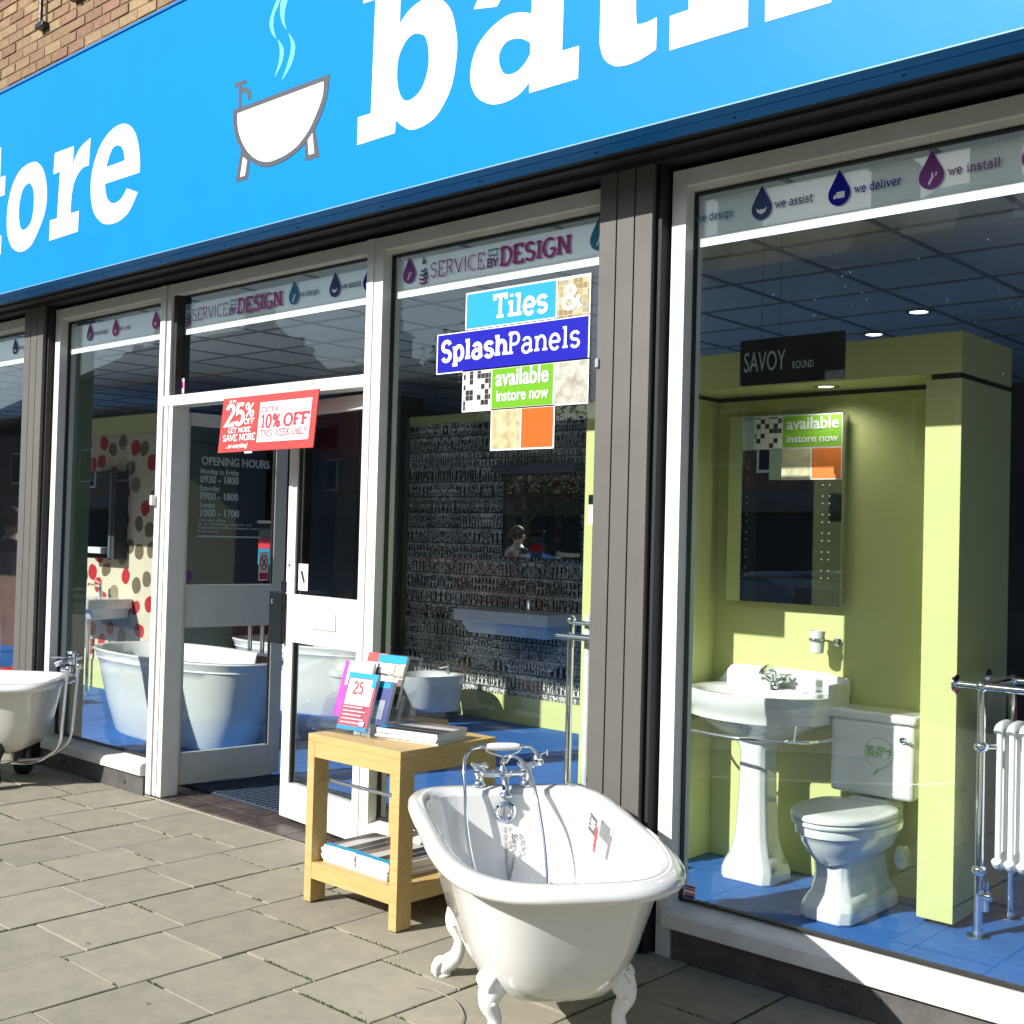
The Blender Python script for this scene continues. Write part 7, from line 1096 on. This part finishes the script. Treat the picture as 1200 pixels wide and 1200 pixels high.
trough('wall_basin', 'wide rectangular wall hung basin on the city wallpaper', -6.62, 7.59, 1.0, 1.04, .46, .20)
# toilet and bidet, wall hung
bd = thing('bidet', 'wall hung white bidet with tap in front of the city wallpaper', 'bidet', (-7.34, 7.35, 0))
bm = B(); loft(bm, [egg(.12, .15, 0, -.36), egg(.16, .18, 0, -.42), egg(.36, .235, 0, -.53), egg(.40, .245, 0, -.55), egg(.43, .25, 0, -.56), egg(.432, .22, -.06, -.52), egg(.38, .17, -.12, -.46), egg(.34, .08, -.2, -.35)]); obj('bidet_bowl', bm, CERAMIC, bd, smooth=45)
bm = B(); lathe(bm, [(.022, .43), (.02, .50)], (0, -.05, 0), 'z', 12); tube(bm, [(0, -.05, .49), (0, -.16, .48)], .012, 8); obj('bidet_tap', bm, CHROME, bd, smooth=40)
wt = thing('compact_toilet', 'white compact toilet with closed lid left of the bidet', 'toilet', (-7.72, 6.9, 0))
bm = B(); loft(bm, [egg(.05, .14, 0, -.40), egg(.10, .16, 0, -.44), egg(.34, .20, 0, -.52), egg(.41, .21, 0, -.54)]); obj('toilet_pan', bm, CERAMIC, wt, smooth=45)
bm = B(); loft(bm, [egg(.412, .215, 0, -.545), egg(.42, .22, 0, -.55), egg(.455, .22, 0, -.55), egg(.462, .20, -.02, -.52)]); obj('toilet_lid', bm, SEATMAT, wt, smooth=60)
# narrow chrome rail and radiator right at the pillar
tr2 = thing('slim_towel_rail', 'tall slim white radiator with chrome towel rail beside the near pillar', 'radiator', (-3.62, 4.5, .03))
bm = B(); tube(bm, [(-3.69, 4.50, .04), (-3.69, 4.50, 1.20)], .016, 12); lathe(bm, [(.04, .031), (.04, .036), (.02, .05)], (-3.69, 4.5, 0), 'z', 16); sphere(bm, Vector((-3.69, 4.5, 1.21)), .024, 1, 12); obj('post', bm, CHROME, tr2, world=True, smooth=50)
for zz, r_ in ((1.135, .016), (1.20, .011), (.42, .014)): obj('cross_rail', tube(B(), [(-3.74 if zz == 1.135 else -3.69, 4.46 if zz == 1.135 else 4.5, zz), (-3.45, 4.46 if zz == 1.135 else 4.5, zz)], r_, 12), CHROME, tr2, world=True, smooth=50)
for k in range(3): obj('radiator_column', tube(B(), [(-3.615+.05*k, 4.54, .30), (-3.615+.05*k, 4.54, 1.24)], .019, 10), CASTIRON, tr2, world=True, smooth=50)
# ================================================================ left window: pebble wallpaper bay
pb = thing('pebble_wallpaper_bay', 'display wall papered with red and brown pebbles on cream', 'display wall', (-10.9, 6.0, .03))
obj('wallpaper', box(B(), -12.2, -9.86, 6.0, 6.05, .30, 2.50), WALLP, pb, world=True)
for a in ((-12.2, -9.78, 5.99, 6.06, 2.502, 2.68), (-9.858, -9.78, 5.99, 6.06, .03, 2.50), (-12.2, -9.858, 5.99, 6.06, .032, .298)): obj('green_edging', box(B(), *a), GREEN, pb, world=True)
rs = random.Random(21); dots = []
for k in range(900):
    x_, z_ = rs.uniform(-12.1, -9.95), rs.uniform(.36, 2.44)
    if all((x_-a)**2+((z_-b_)*.85)**2 > .0235 for a, b_ in dots): dots.append((x_, z_))
for k, (x_, z_) in enumerate(dots):
    rx, rz_ = .076*rs.uniform(.85, 1.15), .066*rs.uniform(.85, 1.2); an = rs.uniform(-.6, .6); pts = []
    for q in range(18):
        t_ = 2*math.pi*q/18; c, s = sup(t_, 2.4); a, b_ = c*rx, s*rz_; pts.append((x_+a*math.cos(an)-b_*math.sin(an), z_+a*math.sin(an)+b_*math.cos(an)))
    obj('pebble_print', plate(B(), pts, 5.9985-.0004*(k % 3), 5.9995), (DOTRED, DOTBRN, DOTGRY)[rs.choice((0, 0, 0, 1, 1, 2))], pb, world=True)
def slim_cab(x0, x1, z0, z1, label):
    t = thing('mirror_cabinet', label, 'mirror cabinet', (x0, 5.9, z0))
    obj('cabinet_side', box(B(), x0, x1, 5.86, 5.994, z0, z1), SHOPDARK, t, world=True, bevel=.004); obj('mirror_door', box(B(), x0+.01, x1-.10, 5.852, 5.859, z0+.01, z1-.01), MIRROR, t, world=True)
    obj('glass_edge', box(B(), x1-.098, x1-.06, 5.852, 5.859, z0+.01, z1-.01), SHOPBLUE, t, world=True)
    obj('shelf_tray', box(B(), x0+.03, x1-.14, 5.80, 5.851, z0+.05, z0+.11), SEATMAT, t, world=True, bevel=.004)
slim_cab(-10.98, -10.42, 1.30, 2.14, 'slim mirror cabinet hanging over the rectangular basin on the pebble wallpaper')
slim_cab(-11.75, -11.23, 1.26, 2.02, 'second mirror cabinet, partly hidden by the green lining on the pebble wall')
trough('wall_basin', 'rectangular washbasin on a chrome stand against the pebble wallpaper', -10.75, 5.99, .93, .95, .46, .19)
bsn = thing('basin_stand', 'dark basin stand legs under the rectangular washbasin', 'basin stand', (-10.75, 5.8, .03))
for xx in (-11.1, -10.45): obj('leg', tube(B(), [(xx, 5.65, .03), (xx, 5.65, .73)], .02, 10), CHROME, bsn, world=True, smooth=50)
obj('trap', tube(B(), [(-10.75, 5.8, .74), (-10.75, 5.8, .45), (-10.75, 5.97, .44)], .022, 10), CHROME, bsn, world=True, smooth=50)
# far left window: brown display
bd2 = thing('brown_display_wall', 'dark brown display wall behind the far left window', 'display wall', (-12, 5.2, .03)); obj('panel', box(B(), -19, -13.0, 7.2, 7.3, .031, 2.75), BROWN, bd2, world=True)
obj('lower_panel', box(B(), -19, -13.0, 7.17, 7.199, .031, 1.25), mat('walnut_panel', (.12, .065, .05), .5, var=.3, vscale=3), bd2, world=True)
rb = thing('red_stool', 'small red block on the floor behind the left bath', 'stool', (-10.2, 4.9, .03)); obj('seat_block', box(B(), -.14, .14, -.14, .14, .03, .33), RED, rb, bevel=.02); obj('seat_foot', box(B(), -.12, .12, -.12, .12, .001, .029), BLACK, rb)
# ================================================================ freestanding tubs
def tub(loc, rz, L_, W_, H_, label, band=True):
    t = thing('freestanding_bath', label, 'bathtub', loc, rz)
    def er(z, a, b_, n=2.5): return [Vector((sup(2*math.pi*k/64, n)[0]*a, sup(2*math.pi*k/64, n)[1]*b_, z)) for k in range(64)]
    a, b_ = L_/2, W_/2
    bm = B(); loft(bm, [er(.0, a*.60, b_*.55), er(.0, a*.74, b_*.68), er(.02, a*.76, b_*.71), er(H_*.4, a*.85, b_*.83), er(H_*.8, a*.935, b_*.93), er(H_-.075, a*.955, b_*.955), er(H_-.072, a*.965, b_*.965), er(H_-.066, a*.965, b_*.965), er(H_-.062, a*.96, b_*.96), er(H_-.03, a*.985, b_*.98), er(H_-.01, a, b_), er(H_, a*.99, b_*.985)], True, False); obj('tub_outside', bm, CERAMIC, t, smooth=50)
    bm = B(); loft(bm, [er(H_, a*.99, b_*.985), er(H_, a*.955, b_*.90), er(H_-.01, a*.94, b_*.88), er(H_*.7, a*.87, b_*.80), er(H_*.35, a*.74, b_*.66), er(.14, a*.6, b_*.5), er(.12, a*.3, b_*.25)], False, True); obj('tub_inside', bm, CERAMIC, t, smooth=60)
    return t
tub((-7.95, 5.10, .031), R(0), 2.0, .92, .64, 'large white freestanding bath filling the window left of the doors')
tp = thing('deck_tap', 'chrome three piece tap standing behind the large freestanding bath', 'bath tap', (-7.9, 5.62, .6))
for xx, hh in ((-7.84, .92), (-7.68, .98), (-7.48, .80)):
    bm = B(); tube(bm, [(xx, 5.60, .03), (xx, 5.60, hh)], .018, 12); 
    if hh > .85: tube(bm, [(xx, 5.60, hh-.01), (xx-.02, 5.46, hh+.01)], .014, 10)
    lathe(bm, [(.02, hh-.02), (.028, hh-.01), (.028, hh+.03), (.02, hh+.035)], (xx, 5.6, 0), 'z', 14); obj('tap_stem', bm, CHROME, tp, world=True, smooth=50)
hd = thing('head_rest', 'black padded head rest hooked over the rim of the large freestanding bath', 'head rest', (-7.35, 5.2, .6)); obj('pad', box(B(), -7.52, -7.28, 5.425, 5.465, .53, .66), BLACK, hd, world=True, bevel=.012)
tub((-8.55, 6.75, .031), R(8), 1.7, .80, .60, 'second white freestanding bath seen through the right door')
tub((-9.9, 8.2, .031), R(0), 1.7, .80, .60, 'third freestanding bath deep in the shop behind the doors')
bk = thing('black_display_wall', 'black display wall behind the freestanding baths', 'display wall', (-9.6, 6.6, .03)); obj('panel', box(B(), -10.95, -8.9, 6.9, 7.0, .03, 2.35), BLACK, bk, world=True); obj('panel_cap', box(B(), -10.97, -8.88, 6.88, 7.02, 2.351, 2.39), SHOPDARK, bk, world=True)
sb = thing('slate_display_wall', 'pale slate display wall seen through the open door', 'display wall', (-9.4, 6.3, .03)); obj('panel', box(B(), -9.70, -9.45, 5.85, 6.88, .03, 2.55), SHOPBLUE, sb, world=True)
sb = thing('slate_display_wall', 'farther slate display wall behind the right door glass', 'display wall', (-9.4, 8.9, .03)); obj('panel', box(B(), -12.1, -10.2, 9.0, 9.1, .03, 2.6), SHOPBLUE, sb, world=True)
lw = thing('low_blue_plinth', 'low dark plinth in the shop behind the right door', 'plinth', (-8.6, 7.7, .03)); obj('plinth_block', box(B(), -9.9, -8.4, 7.75, 8.6, .03, .20), SHOPDARK, lw, world=True, bevel=.01)
pbn = thing('promotional_banner', 'narrow hanging banner in black, grey, red and blue seen through the right door glass', 'banner', (-8.0, 5.9, 1.35))
for z0_, z1_, m_ in ((1.625, 1.665, SIGNBLACK), (1.545, 1.624, SHOPBLUE), (1.46, 1.544, SALERED), (1.33, 1.459, TEAL)): obj('banner_panel', box(B(), -8.16, -8.0, 5.88, 5.885, z0_, z1_), m_, pbn, world=True)
obj('banner_rail', box(B(), -8.18, -7.98, 5.876, 5.89, 1.667, 1.69), ALU, pbn, world=True)
# ================================================================ what stands across the road (seen only as reflections)
HB = mat('house_brick', (.085, .05, .035), .9, var=.25, vscale=1.5); HR = mat('roof_tile', (.045, .032, .03), .85, var=.3, vscale=3); HW = mat('house_window', (.02, .024, .028), .9, spec=0); 
rs = random.Random(4)
LB = ['brick house with two chimneys across the road', 'brick house with a dark shopfront across the road', 'brick house with a red shopfront across the road', 'tall brick house across the road, left', 'low brick house across the road, far left', 'brick house across the road, right of the twin chimneys', 'long single storey shop across the road behind the trees', 'brick house at the far right end of the row across the road']
for i, (x0, x1, h) in enumerate(((-13, -4, 8.9), (-20.6, -13.2, 8.7), (-42, -33.4, 6.0), (-52, -42.2, 8.2), (-62, -52.2, 6.8), (-3.8, 7, 9.2), (-33.2, -20.8, 3.3), (7.2, 20, 8.0))):
    t = thing('terraced_house', LB[i], 'house', ((x0+x1)/2, -19, -.14))
    obj('wall', box(B(), x0, x1, -27, -19, -.14, h), HB, t, world=True)
    bm = B(); loft(bm, [[Vector((x_, -18.7, h)), Vector((x_, -23, h+2.3)), Vector((x_, -27.3, h))] for x_ in (x0-.1, x1+.1)]); obj('roof', bm, HR, t, world=True)
    for cx in (x0+.9, x1-1.6):
        bm = B(); box(bm, cx, cx+1.0, -23.5, -22.6, h+1.2, h+3.4); box(bm, cx-.07, cx+1.07, -23.57, -22.53, h+3.2, h+3.3)
        for k in range(3): lathe(bm, [(.12, h+3.4), (.10, h+3.8)], (cx+.2+.3*k, -23.05, 0), 'z', 10)
        if h > 5: obj('chimney', bm, HB, t, world=True)
        else: bm.free()
    for k in range(3 if h > 5 else 0):
        wx = x0+1.1+k*(x1-x0-2.2-1.1)/2
        f = obj('window', box(B(), wx, wx+1.1, -19.0, -18.93, 3.6, 5.1), WHITE, t, world=True); obj('pane', box(B(), wx+.08, wx+1.02, -18.925, -18.91, 3.68, 5.02), HW, f, world=False if False else True)
    bm = B(); box(bm, x0+.3, x1-.3, -18.99, -18.75, 2.5, 3.1); obj('shop_fascia', bm, MAROON if i == 2 else SHOPDARK, t, world=True)
    obj('shop_glazing', box(B(), x0+.5, x1-.5, -18.99, -18.9, .3, 2.45), HW, t, world=True)
LEAF = mat('tree_leaf', (.055, .085, .02), .8, var=.4, vscale=2); BARK = mat('bark', (.09, .07, .05), .9, var=.3)
def tree(x, y, h, label, seed):
    rs = random.Random(seed); t = thing('street_tree', label, 'tree', (x, y, -.14))
    bm = B(); tube(bm, [(0, 0, 0), (.05, .05, h*.3), (0, .1, h*.6)], [.22, .16, .08], 10)
    for k in range(7):
        a = k*2.4; z0 = h*(.3+.04*k); tube(bm, [(0, .05, z0), (math.cos(a)*h*.14, math.sin(a)*h*.14, z0+h*.14), (math.cos(a)*h*.24, math.sin(a)*h*.24, z0+h*.30)], [.07, .045, .015], 6)
    obj('trunk', bm, BARK, t)
    bm = B()
    for c in range(60):
        a = rs.uniform(0, 6.28); r_ = h*.30*rs.random()**.5; zc = h*(.45+.5*rs.random()); r_ *= math.sin(min(3.1, max(.25, (zc/h-.38)/.62*3.14)))
        cx, cy = math.cos(a)*r_, math.sin(a)*r_
        for k in range(70):
            p = Vector((cx+rs.gauss(0, .28), cy+rs.gauss(0, .28), zc+rs.gauss(0, .24))); d = Vector((rs.gauss(0, 1), rs.gauss(0, 1), rs.gauss(0, 1))).normalized(); e = d.orthogonal().normalized(); s = rs.uniform(.06, .11)
            bm.faces.new([bm.verts.new(p+d*s), bm.verts.new(p+e*s*.6), bm.verts.new(p-d*s), bm.verts.new(p-e*s*.6)])
    obj('crown', bm, LEAF, t)
tree(-24.0, -15.0, 6.6, 'broad street tree across the road, nearer of the pair', 1); tree(-29.0, -17.5, 7.2, 'broad street tree across the road, farther of the pair', 2); tree(-3.2, -16.5, 6.2, 'small street tree across the road, to the right', 5)
tree(-21.9, -15.2, 7.6, 'full street tree across the road, close against the brick house', 8)
def car(x, y, col, label, rz=0):
    P = mat('car_paint_'+label.split()[1], col, 1.0, spec=0); t = thing('parked_car', label, 'car', (x, y, -.14), rz, group='cars parked along the kerb')
    side = [(-2.1, .32), (-2.12, .62), (-1.98, .80), (-1.5, .88), (-1.1, .93), (-.45, 1.36), (.75, 1.42), (1.45, 1.30), (1.95, .95), (2.1, .80), (2.08, .32)]
    bm = B(); loft(bm, [[Vector((px, sy*(.84 if pz < 1 else .62), pz)) for px, pz in side] for sy in (-1, 1)]); obj('body', bm, P, t, bevel=.05, smooth=40)
    bm = B(); gl = [(-.98, .96), (-.42, 1.31), (.70, 1.36), (1.30, 1.24), (1.55, .98)]
    loft(bm, [[Vector((px, sy*(.80 if pz < 1 else .655), pz)) for px, pz in gl] for sy in (-1, 1)]); obj('windows', bm, HW, t)
    for wx in (-1.32, 1.30):
        for wy in (-.80, .80):
            w_ = obj('wheel', lathe(B(), [(.18, -.1), (.32, -.1), (.32, .1), (.18, .1)], (wx, wy, .32), 'y', 24), BLACK, t, smooth=40); obj('rim', lathe(B(), [(.2, -.105), (.05, -.11), (.05, .11), (.2, .105)], (wx, wy, .32), 'y', 16), ALU, w_)
    for wy in (-.62, .62): obj('headlight', box(B(), -2.135, -2.05, wy-.15, wy+.15, .62, .74), SEATMAT, t, bevel=.02)
car(-8.2, -4.6, (.05, .07, .10), 'parked steel hatchback at the kerb nearest the shop'); car(-13.4, -4.6, (.12, .008, .01), 'parked red hatchback at the kerb behind the steel grey one')
car(-18.4, -4.7, (.02, .05, .14), 'parked blue hatchback farthest along the kerb'); car(-3.0, -4.7, (.015, .02, .04), 'parked navy hatchback at the kerb to the right')
# a passer-by on the pavement, left of the picture, seen only in the shop mirror
def person(x, y, rz):
    t = thing('person', 'person with short brown hair in a dark blue jacket standing on the pavement', 'person', (x, y, 0), rz)
    def skin(name, vs, es, rad, m_, sub_=2):
        me = bpy.data.meshes.new(name); me.from_pydata(vs, es, []); me.materials.append(m_); o = mk(bpy.data.objects.new(name, me), t)
        s = o.modifiers.new('skin', 'SKIN'); s.use_smooth_shade = True; o.modifiers.new('sub', 'SUBSURF').levels = sub_; o.modifiers['sub'].render_levels = sub_
        for i, r_ in enumerate(rad): me.skin_vertices[0].data[i].radius = r_ if isinstance(r_, tuple) else (r_, r_)
        me.skin_vertices[0].data[0].use_root = True; return o
    SK = mat('skin', (.55, .33, .23), .5); JK = mat('jacket_cloth', (.03, .045, .075), .8); TR = mat('trouser_cloth', (.02, .022, .03), .85); HA = mat('brown_hair', (.07, .028, .010), .6, bump=.6, bscale=60)
    V = [(0, 0, .95), (0, 0, 1.12), (0, -.01, 1.30), (0, 0, 1.44), (0, .005, 1.52), (0, .01, 1.60), (0, .015, 1.68), (.09, 0, .90), (.10, .01, .50), (.10, -.02, .09), (.11, .11, .04), (-.09, 0, .90), (-.10, .01, .50), (-.10, -.02, .09), (-.11, .11, .04), (.19, 0, 1.42), (.25, -.03, 1.14), (.22, .06, .92), (.215, .09, .84), (-.19, 0, 1.42), (-.25, -.03, 1.14), (-.22, .06, .92), (-.215, .09, .84)]
    Ed = [(0, 1), (1, 2), (2, 3), (3, 4), (4, 5), (5, 6), (0, 7), (7, 8), (8, 9), (9, 10), (0, 11), (11, 12), (12, 13), (13, 14), (3, 15), (15, 16), (16, 17), (17, 18), (3, 19), (19, 20), (20, 21), (21, 22)]
    Rd = [(.15, .11), (.145, .10), (.165, .11), (.12, .09), .055, (.075, .09), (.065, .085), .085, .062, .045, .04, .085, .062, .045, .04, .055, .042, .033, (.022, .035), .055, .042, .033, (.022, .035)]
    b_ = skin('body', V, Ed, Rd, SK)
    skin('jacket', [V[0], V[1], V[2], (0, 0, 1.45), V[15], V[16], V[17], V[19], V[20], V[21]], [(0, 1), (1, 2), (2, 3), (3, 4), (4, 5), (5, 6), (3, 7), (7, 8), (8, 9)], [(.18, .135), (.172, .125), (.195, .14), (.145, .12), .085, .062, .05, .085, .062, .05], JK)
    skin('trousers', [(0, 0, .93), V[7], V[8], (.10, -.02, .10), V[11], V[12], (-.10, -.02, .10)], [(0, 1), (1, 2), (2, 3), (0, 4), (4, 5), (5, 6)], [(.16, .115), .095, .072, .058, .095, .072, .058], TR)
    bm = B(); sphere(bm, Vector((0, -.006, 1.672)), .104, 1.08, 18)
    for v in bm.verts:
        if v.co.y > .045 and v.co.z < 1.70: v.co.y = .045+(v.co.y-.045)*.2
    rh = random.Random(2)
    for k in range(90):
        a, e = rh.uniform(0, 6.28), rh.uniform(-.5, 1.5); d = Vector((math.cos(a)*math.cos(e), math.sin(a)*math.cos(e), math.sin(e)))
        if d.y > .5 and d.z < .5: continue
        p = Vector((0, -.006, 1.672))+d*.098; tube(bm, [p, p+d*.016+Vector((0, -.006, -.02)), p+d*.010+Vector((0, -.004, -.05))], [.016, .012, .004], 6)
    obj('hair', bm, HA, t, smooth=80)
    for s in (-1, 1): obj('eye', sphere(B(), Vector((.03*s, .092, 1.635)), .011, 1, 8), PAPER, t)
    bm = B(); tube(bm, [(0, .09, 1.65), (0, .118, 1.61), (0, .095, 1.60)], [.010, .015, .010], 8); obj('nose', bm, SK, t, smooth=60); bm = B(); box(bm, -.022, .022, .088, .098, 1.572, 1.582); obj('mouth', bm, mat('lips', (.42, .14, .12), .5), t, bevel=.003)
    for s in (-1, 1):
        for k in range(5):
            bm = B(); bx = .215*s; l_ = (.07, .078, .082, .076, .06)[k]
            if k == 0: P = [(bx, .105, .845), (bx-.012*s, .125, .815), (bx-.012*s, .13, .785)]
            else: P = [(bx, .075+.016*k, .835), (bx+.004*s, .08+.016*k, .835-l_*.6), (bx-.008*s, .082+.016*k, .835-l_)]
            tube(bm, P, [.009, .0085, .006], 8); obj('finger', bm, SK, t, smooth=60)
        obj('shoe', loft(B(), [[Vector((.105*s+c*.045, .03+d*.13, z_)) for c, d in ((-1, -.8), (1, -.8), (1.05, .2), (.6, 1), (-.6, 1), (-1.05, .2))] for z_ in (.0, .05, .075)]), BLACK, t, bevel=.012)
person(-11.3, 2.6, R(205))
